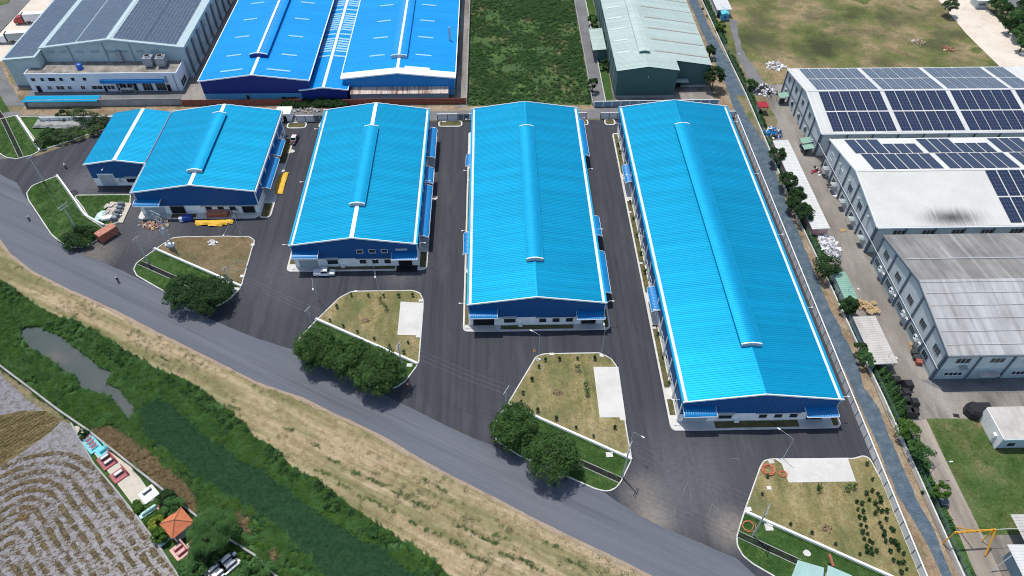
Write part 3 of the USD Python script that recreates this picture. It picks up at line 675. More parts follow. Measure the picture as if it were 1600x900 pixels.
def factory(name, label, ex0, ex1, y0, y1, rx, front, mon, white_ridge, side_r=(), side_l=(), ez=8.5, rz=11.0, base=3.1, mw=4.3, inset=1.15):
    t = T(name, label, 'warehouse', (ex0, y0, 0), group=None)
    x0, x1 = ex0 + .45, ex1 - .45; w = x1 - x0
    walls(t, x0, x1, y0, y1, base, ez - (.43 if inset else 0), rx, rz)
    gable_roof(t, ex0, ex1, y0 - .45, y1 + .45, ez, rx, rz, 'roof_cyan', cap='white_trim' if white_ridge else 'monitor_cyan', cap_w=.55 if white_ridge else .25, inset=inset)
    gutters(t, ex0, ex1, y0 - .45, y1 + .45, ez, inset)
    monitor(t, rx, mon[0], mon[1], rz, mw, .55)
    F = Face((x0, y0 - .082, 0), (1, 0, 0), (0, -1, 0)); FL = Face((x0, y0, 0), (1, 0, 0), (0, -1, 0))
    zf = lambda u: ez - .7 + (rz - ez) * (1 - abs(u - (rx - x0)) / (w / 2))
    wall_ribs(t, F, w, base + .02, zf, 1.1, 'navy_sheet')
    front(t, F, FL, w)
    FR = Face((x1, y0, 0), (0, 1, 0), (1, 0, 0)); FRu = Face((x1 + .08, y0, 0), (0, 1, 0), (1, 0, 0)); L = y1 - y0
    FLf = Face((x0, y1, 0), (0, -1, 0), (-1, 0, 0)); FLu = Face((x0 - .08, y1, 0), (0, -1, 0), (-1, 0, 0))
    for a, b, kind in side_r:
        awning(t, FRu, a - y0, b - y0, 4.9, 2.6, .8, True)
        if kind == 's':
            for u in np.arange(a - y0 + 1, b - y0 - 4, 6.5): shutter(t, FR, u, 4.4, 3.1)
    for a, b, kind in side_l:
        awning(t, FLu, y1 - b, y1 - a, 4.9, 1.9, .7, True)
        if kind == 's':
            for u in np.arange(y1 - b + .8, y1 - a - 3.5, 6.0): shutter(t, FLf, u, 3.9, 3.1)
    def clear(y, spans): return all(not (a - 2.5 < y < b + 1) for a, b, *_ in spans)
    for y in np.arange(y0 + 3.5, y1 - 4, 6.2):
        if clear(y, side_r): window(t, FR, y - y0, 1.3, 1.7, 1.5)
        if clear(y, side_l): window(t, FLf, y1 - y - 1.7, 1.3, 1.7, 1.5)
    for y in np.arange(y0 + .2, y1 + .1, 6.2):
        MB().box(x0 - .30, x0 - .085, y - .18, y + .18, 0, ez - .8).build(t, 'column', 'wall_white'); MB().box(x1 + .085, x1 + .30, y - .18, y + .18, 0, ez - .8).build(t, 'column', 'wall_white')
    return t

def office_front(t, F, FL, w, k, upper=False, door_open=False, louvre=True):
    """Awning over a shutter at the left, hooded window, strip of office windows under a ledge, entrance under a flat awning at the right."""
    (opening if door_open else shutter)(t, FL, .9 * k, 5.2 * k, 2.7)
    awning(t, F, .1 * k, 7.0 * k, 6.1, 2.3, .6, True)
    window(t, FL, 8.6 * k, 1.0, 2.9 * k, 1.7, hood='shutter_grey')
    m = MB(); FL.box(m, 16.5 * k, 26.4 * k, .0, .3, 2.78, 2.88); m.build(t, 'ledge', 'wall_white')
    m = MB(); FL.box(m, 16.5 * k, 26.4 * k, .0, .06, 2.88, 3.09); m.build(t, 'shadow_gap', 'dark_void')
    for i in range(3): window(t, FL, (17.4 + 3.35 * i) * k, 1.0, 1.75 * k, 1.5, frame='wall_white')
    awning(t, F, 26.6 * k, 33.4 * k, 4.95, 2.3, .4, False)
    opening(t, FL, 28.0 * k, 3.6 * k, 2.7, name='entrance')
    m = MB(); FL.box(m, 12.2 * k, 13.2 * k, .0, .7, 0, .9); m.build(t, 'meter_box', 'plastic_white')
    if upper:
        for i in range(3): window(t, F, (17.2 + 3.3 * i) * k, 5.1, 1.6 * k, 1.1)
        m = MB(); F.box(m, 27.6 * k, 30.8 * k, .0, .12, 5.9, 6.5)
        p = m.build(t, 'louvre', 'shutter_grey')

def lamp_bracket(t, F, u, z): 
    m = MB(); m.tube([F.p(u, .05, z), F.p(u, .9, z + .25), F.p(u, 1.5, z + .2)], .05, 5); p = m.build(t, 'wall_lamp_arm', 'white_trim')
    m = MB(); F.box(m, u - .12, u + .12, 1.4, 1.9, z + .12, z + .24); m.build(p, 'wall_lamp_head', 'white_trim')

def front1(t, F, FL, w):
    shutter(t, FL, .8, 5.8, 2.7); awning(t, F, -.6, 6.6, 5.6, 2.3, .6, True)
    opening(t, FL, 8.2, 4.0, 2.95, name='open_doorway')
    m = MB(); FL.box(m, 17.0, 32.6, .0, .35, 2.85, 2.97); m.build(t, 'ledge', 'paving_pale')
    for i in range(3): window(t, FL, 18.2 + 3.4 * i, 1.1, 1.8, 1.5, frame='wall_white')
    opening(t, FL, 28.6, 3.5, 2.7, name='entrance')

B1 = factory('blue_warehouse', 'blue warehouse joined to a smaller wing, yellow tarps on the ground beside it', -102.4, -68.2, 160.3, 199.2, -85.4, front1, (165.5, 193.8), True,
             side_r=[(181.5, 189.5, ''), (166.0, 180.2, 's')], inset=0.0)
B2 = factory('blue_warehouse', 'blue warehouse with a white pickup parked before its front', -54.5, -20.9, 138.0, 199.2, -37.7, lambda t, F, FL, w: office_front(t, F, FL, w, w / 33.3, upper=True), (150.2, 186.0), True,
             side_r=[(179.8, 195.0, 's'), (167.4, 174.6, ''), (144.5, 166.2, 's')])
B3 = factory('blue_warehouse', 'middle blue warehouse with a straight narrow ventilator and no white ridge line', -7.6, 26.5, 116.5, 199.2, 9.4, lambda t, F, FL, w: office_front(t, F, FL, w, w / 33.3, door_open=True), (128.3, 185.3), False,
             side_r=[(179.8, 198.5, 's'), (144.0, 151.9, ''), (122.9, 137.8, 's')], side_l=[(175.4, 180.8, ''), (137.5, 145.7, '')])
B4 = factory('blue_warehouse', 'longest blue warehouse, rightmost, beside the gravel road', 39.6, 74.8, 87.5, 199.2, 57.1, lambda t, F, FL, w: office_front(t, F, FL, w, w / 33.3), (100.2, 185.6), False,
             side_l=[(166.6, 174.8, ''), (116.5, 124.5, '')], mw=4.7)
for t, x0, x1, y0, y1 in ((B2, -54.5, -20.9, 138.0, 199.2), (B3, -7.6, 26.5, 116.5, 199.2), (B4, 39.6, 74.8, 87.5, 199.2)):
    FRu = Face((x1 + .1, y0, 0), (0, 1, 0), (1, 0, 0)); FLu = Face((x0 - .1, y1, 0), (0, -1, 0), (-1, 0, 0))
    for y in np.arange(y0 + 1.0, y1, 26): lamp_bracket(t, FRu, y - y0, 7.2); lamp_bracket(t, FLu, y1 - y, 7.2)

# the smaller wing at the left, its right slope meeting the first warehouse in a valley gutter
t = T('blue_wing', 'small blue-roofed wing at the left of the first warehouse, white ridge line', 'warehouse', (-120.7, 173.6, 0))
walls(t, -120.3, -102.2, 173.6, 199.2, 2.9, 8.3, -111.2, 9.8)
ribbed((-111.2, 173.1, 9.8), (-111.2, 199.6, 9.8), (-120.8, 173.1, 8.3), (-120.8, 199.6, 8.3)).build(t, 'roof_slope', 'roof_cyan')
ribbed((-111.2, 173.1, 9.8), (-111.2, 199.6, 9.8), (-102.95, 173.1, 8.5), (-102.95, 199.6, 8.5)).build(t, 'roof_slope', 'roof_cyan')
m = MB()
for xe, ez in ((-120.8, 8.3), (-102.6, 8.45)): m.hull([(x, y, z + dz) for x, z in ((xe, ez), (-111.2, 9.8)) for y in (172.95, 173.2) for dz in (-.28, .12)])
m.build(t, 'rake_trim', 'white_trim')
MB().hull([(-111.2 + k * .55, y, 9.8 - .16 * abs(k) * .55 + dz) for k in (-1, 0, 1) for y in (173.2, 199.5) for dz in (.07, .13)]).build(t, 'ridge_cap', 'white_trim')
F = Face((-120.3, 173.52, 0), (1, 0, 0), (0, -1, 0)); FL = Face((-120.3, 173.6, 0), (1, 0, 0), (0, -1, 0))
wall_ribs(t, F, 17.9, 2.95, lambda u: 8.0 + 1.3 * (1 - abs(u - 9) / 9.2), 1.1, 'navy_sheet')
shutter(t, F, 2.0, 4.3, 4.2, mat='galv'); window(t, F, 7.2, 1.2, 1.2, 1.6, pane='galv'); window(t, FL, 9.6, 1.1, 3.2, 1.5, hood='shutter_grey'); window(t, FL, 16.4, 1.1, 1.4, 1.5, hood='shutter_grey')
lamp_bracket(t, F, 5.0, 7.0)
apron(-120.9, -103.4, 171.6, 174, [(-114, 171.9, -103, 173.5)])
apron(-103.2, -68.7, 158.0, 173.2, [(-94, 158.0, -86.5, 160.27)])
apron(-68.65, -65.2, 158.0, 197, [(-68.4, 158.3, -65.5, 164.5), (-68.2, 183, -65.4, 196.5)])
apron(-56.7, -19.0, 136.2, 197.5, [(-46.8, 136.2, -27.5, 137.97), (-56.5, 138.8, -54.2, 165), (-21.2, 137, -19.2, 143.2), (-21.2, 168, -19.2, 175.5)])
apron(-8.9, 28.1, 114.5, 199, [(.4, 114.5, 19, 116.47), (-8.7, 116.5, -7.2, 135), (26.3, 115, 27.8, 121.5), (-8.7, 147, -7.2, 174)])
apron(38.1, 76.6, 85.1, 197.5, [(48, 85.1, 67.2, 87.47), (74.6, 85.5, 76.3, 99), (38.4, 126.5, 40.0, 163.5), (38.4, 96.5, 40.0, 115.8), (38.4, 89, 40.0, 93.6), (38.4, 176, 40.0, 197)])
# plots along the back fence
for x0, x1 in ((-69, -62.5), (-58.5, -55), (-19, -11), (-8, -5), (26.5, 31), (36.3, 40)):
    apron(x0, x1, 202.0, 205.6, [(x0 + .3, 202.3, x1 - .3, 205.5)])
structure('entry_ramp', MB().box(-27.2, -21.6, 135.6, 137.9, -.05, .16), 'tyre')

# ------------------------------------------------------------------ solar arrays
def solar(t, O, U, V, nu, nv, mu, mv, mat='solar_cell', name='solar_array', lift=.14, g=.045):
    """nu x nv modules of mu x mv metres on a slope: U, V unit vectors in the slope, O its corner."""
    O, U, V = (np.array(x, float) for x in (O, U, V)); N = np.cross(U, V); N /= np.linalg.norm(N)
    if N[2] < 0: N = -N
    P = lambda u, v, h: O + U * u + V * v + N * h
    m = MB(); m.hull([P(u, v, h) for u in (0, nu * mu) for v in (0, nv * mv) for h in (lift - .05, lift)])
    p = m.build(t, name, 'module_frame' if mat == 'solar_cell' else 'alu')
    m = MB()
    for i in range(nu):
        for j in range(nv):
            q = [P(i * mu + g, j * mv + g, lift + .03), P((i + 1) * mu - g, j * mv + g, lift + .03), P((i + 1) * mu - g, (j + 1) * mv - g, lift + .03), P(i * mu + g, (j + 1) * mv - g, lift + .03)]
            if np.dot(np.cross(q[1] - q[0], q[2] - q[0]), N) < 0: q = q[::-1]
            m.quad(*q)
    m.build(p, 'module', mat)

# ------------------------------------------------------------------ the three grey factories on the right (gable ends face the yard, ridges run east)
def grey_factory(name, label, y0, y1, ez, rz, xg, x1, roof, lower='wall_pale', upper='wall_pale', mid=4.2, base_y=None):
    ry = (y0 + y1) / 2
    t = T(name, label, 'factory', (xg, y0, 0))
    m = MB().hull([(x, y, z) for x in (xg, x1) for y, z in ((y0, mid), (y1, mid), (y1, ez - .1), (ry, rz - .12), (y0, ez - .1))]); m.build(t, 'upper_wall', upper)
    MB().box(xg + .02, x1 - .02, y0 + .02, y1 - .02, -.05, mid).build(t, 'lower_wall', lower)
    e = .55
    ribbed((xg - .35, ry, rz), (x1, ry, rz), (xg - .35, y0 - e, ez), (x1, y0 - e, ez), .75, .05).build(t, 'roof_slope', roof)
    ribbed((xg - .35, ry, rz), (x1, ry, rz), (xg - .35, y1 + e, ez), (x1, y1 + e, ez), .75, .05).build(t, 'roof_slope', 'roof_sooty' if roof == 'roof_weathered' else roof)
    trim = 'pilaster_grey' if roof == 'roof_weathered' else 'white_trim'
    m = MB()
    for ye in (y0 - e, y1 + e): m.hull([(x, y, z + d) for y, z in ((ye, ez), (ry, rz)) for x in (xg - .5, xg - .3) for d in (-.35, .12)])
    m.build(t, 'rake_trim', trim)
    MB().hull([(x, ry + k * .45, rz - abs(k) * .06 + d) for k in (-1, 0, 1) for x in (xg - .2, x1) for d in (.06, .11)]).build(t, 'ridge_cap', roof)
    m = MB(); m.box(xg - .3, x1, y0 - e - .3, y0 - e - .02, ez - .32, ez - .06); m.build(t, 'gutter', trim)
    G = Face((xg, y1, 0), (0, -1, 0), (-1, 0, 0)); S = Face((xg, y0, 0), (1, 0, 0), (0, -1, 0)); L = y1 - y0
    zf = lambda u: ez - .2 + (rz - ez) * (1 - abs(2 * u / L - 1))
    for i in range(6):
        u = L * i / 5; u = min(max(u, .2), L - .2); m = MB(); G.box(m, u - .22, u + .22, .0, .3, 0, zf(u) - .15); m.build(t, 'pilaster', 'pilaster_grey')
    m = MB(); G.box(m, .45, L - .45, .0, .14, mid - .12, mid + .12); m.build(t, 'wall_band', 'pilaster_grey')
    for i in range(int((x1 - xg) / 8)):
        m = MB(); S.box(m, 8 * i - .2 + .2, 8 * i + .4, .0, .28, 0, ez - .4); m.build(t, 'pilaster', 'pilaster_grey')
    m = MB(); S.box(m, .5, x1 - xg, .0, .12, ez - .75, ez - .4); m.build(t, 'eave_beam', 'wall_pale')
    return t, G, S, L

def hood(t, F, u, z, s=.9):
    m = MB(); pts = []
    for i in range(6):
        a = PI * i / 5; pts += [F.p(u - s * .6 * math.cos(a), d, z + s * .45 * math.sin(a)) for d in (.05, s * (.7 + .25 * math.sin(a)))]
    m.hull(pts); m.build(t, 'exhaust_hood', 'shutter_grey')

def ac_unit(t, F, u, z):
    m = MB(); F.box(m, u, u + .95, .12, .6, z, z + .75); p = m.build(t, 'air_conditioner', 'plastic_white')
    m = MB(); c = F.p(u + .48, .62, z + .38); m.tube([c - F.n * .03, c + F.n * .02], .28, 10); m.build(p, 'fan_grille', 'dark_void')

XG = 101.5
R1, G1, S1, L1 = grey_factory('grey_factory', 'solar-roofed factory at the top right, all its roof under panels', 184.4, 221.2, 8.8, 11.9, XG - .7, 205, 'roof_white')
R2, G2, S2, L2 = grey_factory('grey_factory', 'white-roofed factory with a soot stain and few solar panels, middle of the right side', 140.6, 179.0, 9.9, 13.3, XG, 205, 'roof_stained')
R3, G3, S3, L3 = grey_factory('grey_factory', 'weathered grey-roofed factory without solar panels, lowest of the right side', 97.8, 136.6, 9.9, 13.3, XG + .3, 205, 'roof_weathered', lower='wall_cyan_pale')

for t, G, L, zl in ((R1, G1, L1, 5.9), (R2, G2, L2, 6.3), (R3, G3, L3, 6.4)):
    b = L / 5
    for i in range(5):
        if t is R1:
            if i < 4: window(t, G, b * i + 2.6, zl + (.6 if i in (1, 2, 3) else 0), 1.6, 1.7, frame='wall_bluegrey', panes=2)
            window(t, G, b * i + 2.8, 1.4, 1.6, 1.7, frame='wall_bluegrey', panes=2); hood(t, G, b * i + 3.6, 3.2)
        elif t is R2:
            if i in (2, 3): window(t, G, b * i + 3.2, zl, 2.2, 1.9, panes=3, frame='wall_bluegrey')
            if i in (0, 1): window(t, G, b * i + 3.0, zl - .6, 1.8, 2.0, pane='wall_cyan_pale')
            if i: hood(t, G, b * i + 2.6, zl + 2.4)
            hood(t, G, b * i + 4.4, 2.2, 2.0); window(t, G, b * i + 1.6, 1.2, 1.8, 1.9, frame='wall_cyan_pale', panes=2)
        else:
            window(t, G, b * i + 3.1, zl - .3, 2.5, 1.9, panes=3, frame='wall_bluegrey'); window(t, G, b * i + 1.2, 1.6, 2.3, 1.7, panes=3, frame='wall_bluegrey')
            if i < 4: ac_unit(t, G, b * i + 4.4, 2.6); ac_unit(t, G, b * i + 6.6, 2.4)
            if i < 4: hood(t, G, b * i + 5.6, 2.5, 1.3)
for t, S, xx, z, pan in ((R1, S1, 9, 5.0, 2), (R2, S2, 11, 6.6, 3), (R3, S3, 9, 6.4, 3)):
    for k in range(6):
        window(t, S, xx - 7.2 + 8 * k + 1.2, z, 3.2, 1.6, panes=pan, frame='wall_pale')
        if t is not R1 and k % 2 == 0: window(t, S, xx - 7.2 + 8 * k + .6, 1.6, 4.2, 1.2, panes=4)
    for k in range(3): hood(t, S, 5.5 + 16 * k, z - 1.5, 1.6)
for t, S in ((R3, S3), (R2, S2)):
    m = MB(); S.box(m, 10, 14.5, .02, 1.6, 3.0, 3.15); m.build(t, 'canopy', 'roof_shed')
# canopies by the gable of the topmost one
for y, lab in ((214.5, 'mint canopy over a door of the solar-roofed factory, at its far end'), (188.5, 'mint canopy by the near corner of the solar-roofed factory'), (186.0, 'lower mint canopy with stored goods under it, nearest the white-roofed factory')):
    t = T('canopy_shelter', lab, 'canopy', (98.6, y, 0)); dz = -.5 if y == 186.0 else 0
    MB().hull([(x, yy, z + dz + d) for x, z in ((97.2, 2.7), (100.3, 3.3)) for yy in (y - 1.4, y + 1.4) for d in (0, .07)]).build(t, 'roof', 'lime_green')
    for yy in (y - 1.3, y + 1.3): MB().box(97.3, 97.4, yy - .05, yy + .05, 0, 2.7 + dz).build(t, 'post', 'steel_grey')
    m = MB(); rr = random.Random(int(y)); 
    for _ in range(5): m.cbox((98.6 + rr.uniform(-1, 1), y + rr.uniform(-1, 1), .5), (.9, .8, rr.uniform(.6, 1.2)), rr.uniform(0, 1))
    m.build(t, 'stored_goods', 'scrap_dark')

# solar panels: back and front slopes
def slope(yr, zr, ye, ze): 
    v = np.array([0, ye - yr, ze - zr], float); L = np.linalg.norm(v); return v / L, L
ry = (184.4 + 221.2) / 2; vF, LF = slope(ry, 11.9, 183.8, 8.8); vB, LB = slope(ry, 11.9, 221.8, 8.8)
for v, L in ((vF, LF), (vB, LB)):
    for r0, r1 in ((.5, L * .5 - .35), (L * .5 + .35, L - .9)):
        x = 104.2; k = 0; nv = int((r1 - r0) / 1.25)
        while x < 172:
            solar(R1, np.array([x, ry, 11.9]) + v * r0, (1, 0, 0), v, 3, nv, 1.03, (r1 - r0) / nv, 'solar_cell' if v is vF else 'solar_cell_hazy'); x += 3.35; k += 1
            if k % 6 == 0: x += 1.3
ry = (140.6 + 179.0) / 2; vF, LF = slope(ry, 13.3, 140.0, 9.9); vB, LB = slope(ry, 13.3, 179.6, 9.9)
for ri, (r0, r1) in enumerate(((.6, LB * .5 - .3), (LB * .5 + .3, LB - 1.0))):
    x = 106.4 if ri == 0 else 105.2; k = 0
    while x < 165:
        nv = 7; a0, a1 = r0, r1
        if ri == 1 and k % 6 >= 3: a1 = r0 + (r1 - r0) * .66
        nvv = max(3, int((a1 - a0) / 1.25))
        solar(R2, np.array([x, ry, 13.3]) + vB * a0, (1, 0, 0), vB, 3, nvv, 1.0, (a1 - a0) / nvv); x += 3.4; k += 1
        if k % 6 == 0: x += 1.4
for r0, r1 in ((.6, LF * .5 - .3), (LF * .5 + .3, LF - 1.0)):
    x = 137.5
    for k in range(7):
        nv = int((r1 - r0) / 1.25); solar(R2, np.array([x, ry, 13.3]) + vF * r0, (1, 0, 0), vF, 3, nv, 1.0, (r1 - r0) / nv); x += 3.4
# soot on the stained roof: a patch of its own that darkens the sheet by the eave
nodes = {'g': ('geometry', {}), 'm': ('mapping', {'location': (-122.3 / 11.0, -143.0 / 4.2, -10.5 / 7), 'scale': (1 / 11.0, 1 / 4.2, 1 / 7)}), 'l': ('vector_math', {'math_type': 'length'}),
         'n': ('noise_texture', {'scale': 1.0, 'detail': 6.0, 'roughness': .7}), 'mm': ('mapping', {'scale': (1.6, .12, .3)}), 'a': ('math', {'math_type': 'multiply_add', 'value2': 1.1, 'value3': -.55}),
         'b': ('math', {'math_type': 'add'}), 'r': ('rgb_ramp', {'ramp': [(.0, (.07, .07, .07)), (.22, (.14, .14, .135)), (.5, (.33, .33, .31)), (.75, (.50, .50, .47)), (1.0, (.60, .605, .565))]}),
         'n2': ('noise_texture', {'scale': .15, 'detail': 4.0}), 'r2': ('rgb_ramp', {'ramp': [(.3, (.88, .88, .86)), (.7, (1, 1, 1))]}), 'x': ('mix', {'mix_type': 'multiply', 'fac': 1.0}), 'p': ('principled_bsdf', {'roughness': .5})}
MATS['roof_soot'] = usdkit.material(stage, LOOKS + '/roof_soot', nodes, [('g.position', 'm.vector'), ('m.vector', 'l.vector1'), ('g.position', 'mm.vector'), ('mm.vector', 'n.vector'), ('n.fac', 'a.value1'), ('l.value', 'b.value1'), ('a.value', 'b.value2'), ('b.value', 'r.fac'), ('g.position', 'n2.vector'), ('n2.fac', 'r2.fac'), ('r.color', 'x.color1'), ('r2.color', 'x.color2'), ('x.color', 'p.base_color')], surface='p.BSDF')
UsdShade.MaterialBindingAPI.Apply(stage.GetPrimAtPath(R2.path + '/roof_slope')).Bind(MATS['roof_soot'])
# pipes on the weathered roof
ry = (97.8 + 136.6) / 2; v3, L3s = slope(ry, 13.3, 136.6, 9.9)
m = MB(); q = np.array([102.5, ry, 13.3]) + v3 * 9.0 + [0, 0, .25]; m.tube([q, q + [95, 0, 0]], .11, 5); m.tube([q + [40, 0, 0], q + [46, 0, 0] - v3 * 5], .06, 5); m.build(R3, 'roof_pipe', 'alu')
for s in (3.5, 7, 10.5, 14, 17.5):
    v4, _ = slope(ry, 13.3, 97.2, 9.9); q = np.array([102, ry, 13.3]) + v4 * s + [0, 0, .1]; MB().hull([q + [x, dy, dz] for x in (0, 100) for dy in (-.07, .07) for dz in (0, .05)]).build(R3, 'sheet_lap', 'roof_shed')
t = T('wall_conduit', 'long white pipe running along the gable walls of the grey factories', 'pipe', (100.9, 97.8, 0))
MB().tube([(100.9, 97, 5.4), (100.9, 140, 5.4), (100.6, 184, 5.2)], .06, 5).build(t, 'pipe', 'white_trim')

# small grey-roofed building with a white gable wall
t = T('small_building', 'low building with white side wall and flat grey roof on the lower right lawn', 'building', (108.5, 79.3, 0))
MB().box(108.4, 150, 79.3, 86.9, 0, 3.9).build(t, 'wall', 'wall_cyan_pale')
MB().box(108.2, 108.39, 79.1, 87.0, 0, 4.15).build(t, 'side_wall', 'wall_white')
ribbed((108.4, 87.2, 4.2), (150, 87.2, 4.2), (108.4, 79.0, 3.95), (150, 79.0, 3.95), .8, .05).build(t, 'roof', 'roof_shed')
MB().box(108.39, 150, 78.9, 79.05, 3.6, 4.0).build(t, 'gutter', 'trim_cyan')
m = MB(); m.box(107.6, 108.2, 80.6, 81.5, 2.1, 2.9); m.build(t, 'air_conditioner', 'plastic_white')
MB().box(110.5, 112, 79.22, 79.3, .9, 2.0).build(t, 'window', 'glass_dark')

# building with the white roof at the lower right corner
t = T('corner_building', 'white-roofed building cut by the lower right corner of the picture', 'building', (98, 48, 0))
MB().box(98.2, 120, 40, 55.2, 0, 3.6).build(t, 'wall', 'wall_bluegrey')
ribbed((97.3, 38, 4.5), (97.3, 56, 4.5), (100.8, 38, 4.2), (100.8, 56, 4.2), .6).build(t, 'roof', 'roof_white')
ribbed((100.9, 56, 4.6), (100.9, 62, 4.6), (112, 56, 4.2), (112, 62, 4.2), .6).build(t, 'grey_roof', 'roof_shed')
for y in (42, 48, 54): MB().tube([(97.5, y, 4.3), (94.6, y - 1.5, .1)], .1, 5).build(t, 'strut', 'galv')
t = T('height_barrier', 'yellow height barrier of pipes spanning the concrete drive, lower right', 'barrier', (88, 58.3, 0))
m = MB(); m.tube([(87.6, 58.2, 5.5), (95.9, 58.6, 5.5)], .12, 6); m.tube([(87.6, 58.2, 4.9), (95.9, 58.6, 4.9)], .1, 6); m.build(t, 'beam', 'paint_yellow')
for x in np.linspace(88, 95.4, 8): MB().tube([(x, 58.2 + (x - 88) * .05, 4.9), (x + .5, 58.22 + (x - 88) * .05, 5.5)], .05, 4).build(t, 'brace', 'paint_yellow')
for x, y in ((87.7, 58.2), (95.8, 58.6)): MB().tube([(x, y, 0), (x, y, 5.6)], .13, 6).build(t, 'post', 'paint_yellow')
MB().tube([(92.2, 58.4, 5.2), (92.0, 61.5, .1)], .12, 6).build(t, 'boom_arm', 'paint_yellow')
MB().tube([(95.9, 58.6, 5.4), (95.0, 55.6, .2)], .18, 6).build(t, 'prop', 'paint_yellow')
single('overhead_cable', MB().tube([(95.9, 58.6, 5.4), (110, 58.9, 5.5), (125, 59.2, 5.8)], .05, 4), 'plastic_white', 'white cable running from the yellow barrier to the right edge', 'cable')

# ------------------------------------------------------------------ sheds along the neighbours' wall
def shed(name, label, x0, x1, y0, y1, zl, zr, roof, wall='plastic_white', closed=False):
    t = T(name, label, 'shed', (x0, y0, 0))
    ribbed((x0, y0, zl), (x0, y1, zl), (x1, y0, zr), (x1, y1, zr), .7, .05).build(t, 'roof', roof)
    MB().box(x0 - .05, x0 + .05, y0, y1, zl - .25, zl + .02).build(t, 'roof_edge', roof)
    MB().box(x0, x1, y0 - .04, y0 + .04, min(zl, zr) - .25, min(zl, zr) - .03).build(t, 'roof_edge', roof)
    if closed:
        MB().box(x0 + .3, x1 - .2, y0 + .25, y1 - .2, 0, min(zl, zr) - .2).build(t, 'wall', wall)
    else:
        for y in np.linspace(y0 + .3, y1 - .3, max(2, int((y1 - y0) / 5) + 1)):
            for x, z in ((x0 + .3, zl), (x1 - .3, zr)): MB().box(x - .07, x + .07, y - .07, y + .07, 0, z - .1).build(t, 'post', 'steel_grey')
        MB().box(x0 + .25, x0 + .33, y0, y1, 0, zl - .9).build(t, 'back_wall', wall)
    return t
shed('long_shed', 'long narrow white-roofed shed behind the trees along the gravel road', 88.0, 92.9, 147.0, 188.4, 3.1, 3.3, 'roof_white', 'marble_pink', True)
shed('bike_shed', 'pale green lean-to roof between the round tree and the pallet heap', 88.3, 91.6, 120.8, 130.5, 3.0, 3.1, 'lime_green')
shed('open_shed', 'grey corrugated shed roof left of the weathered factory', 88.3, 93.8, 100.3, 115.0, 3.0, 3.3, 'roof_shed', 'wall_bluegrey')
shed('red_shed', 'small dark red roof by the neighbours\' fence, upper right', 88.6, 91.8, *(lambda a: (a - 3.4, a))(at(1193, 158, 3)[1] - .2), 2.9, 3.0, 'car_red', 'plastic_mixed')
_p = at(1114, 9, 3)
shed('white_open_shed', 'white roof of a shed at the top edge by the dry field', 89.2, 95.2, _p[1] - 4, _p[1] + 14, 3.2, 3.4, 'roof_white')
_p = at(1131, 31, 0)
t = T('blue_cabin', 'light blue site cabin below the white shed roof at the top', 'cabin', (_p[0], _p[1], 0))
MB().box(_p[0] - 1.4, _p[0] + 1.4, _p[1] - .8, _p[1] + 4.5, .2, 2.7).build(t, 'wall', 'skyblue_wall')
MB().hull([(_p[0] + a, y, z + d) for a, z in ((-1.6, 2.7), (0, 3.3), (1.6, 2.7)) for y in (_p[1] - 1, _p[1] + 4.7) for d in (0, .08)]).build(t, 'roof', 'tile_cyan')
MB().box(_p[0] - .3, _p[0] + .5, _p[1] - .87, _p[1] - .8, 1.0, 1.9).build(t, 'window', 'glass_dark')
_p = at(1532, 13, 0)
t = T('guard_hut', 'white flat-roofed guard hut on the pale drive, top right', 'hut', (_p[0], _p[1], 0))
MB().box(_p[0] - 2.3, _p[0] + 2.3, _p[1], _p[1] + 5, 0, 3.1).build(t, 'wall', 'wall_pale')
MB().box(_p[0] - 2.9, _p[0] + 2.9, _p[1] - .6, _p[1] + 5.5, 3.1, 3.4).build(t, 'roof', 'roof_white')
Fh = Face((_p[0] - 2.3, _p[1], 0), (1, 0, 0), (0, -1, 0)); window(t, Fh, .9, 1.1, 2.7, 1.1, panes=4)
# small mint roofs at the lower edge
for pts, lab in (([(1246, 876), (1287, 888), (1284, 930), (1228, 925)], 'pale mint roof at the bottom edge, left of the rusty strip'), ([(1293, 884), (1330, 900), (1350, 935), (1288, 930)], 'pale mint roof at the bottom edge, right of the rusty strip')):
    q = xy(pts, 2.6); c = np.mean(q, 0); t = T('lean_to', lab, 'lean-to', (*c, 0))
    ribbed((*q[0], 2.9), (*q[1], 2.9), (*q[3], 2.4), (*q[2], 2.4), .5).build(t, 'roof', 'roof_teal')
    m = MB().prism(Polygon(q).buffer(-.4), 0, 2.35); m.build(t, 'wall', 'wall_white')
q = at(1291, 880); single('rusty_tank', MB().cyl((q[0], q[1] - .5, 2.6), .28, 2.4, 10, 'y'), 'rust_red', 'rusty strip lying between two mint roofs at the bottom edge', 'tank')

# ------------------------------------------------------------------ solar-roofed factory at the upper left, with its white office
t = L0 = T('solar_factory', 'large pale cyan factory with solar roof at the upper left, behind a white office', 'factory', (-132, 234, 0))
YL, YE = 233.9, 310
gable_prism(-156.6, -108.1, YL, YE, 0, 11.9, -132, 14.9).build(t, 'wall', 'wall_cyan_pale')
gable_roof(t, -157.2, -107.4, YL - .4, YE, 12.0, -132, 15.1, 'trim_cyan', .75, trim='trim_cyan', cap='trim_cyan', back=False)
m = MB().hull([(x, y, z) for y in (229.8, YE) for x, z in ((-168.4, 0), (-157, 0), (-157, 10.9), (-168.4, 9.9))]); m.build(t, 'side_wing', 'wall_cyan_pale')
ribbed((-156.9, 229.4, 11.0), (-156.9, YE, 11.0), (-169, 229.4, 10.0), (-169, YE, 10.0), .75).build(t, 'wing_roof', 'trim_cyan')
F = Face((-156.6, YL, 0), (1, 0, 0), (0, -1, 0)); FR = Face((-108.1, YL, 0), (0, 1, 0), (1, 0, 0))
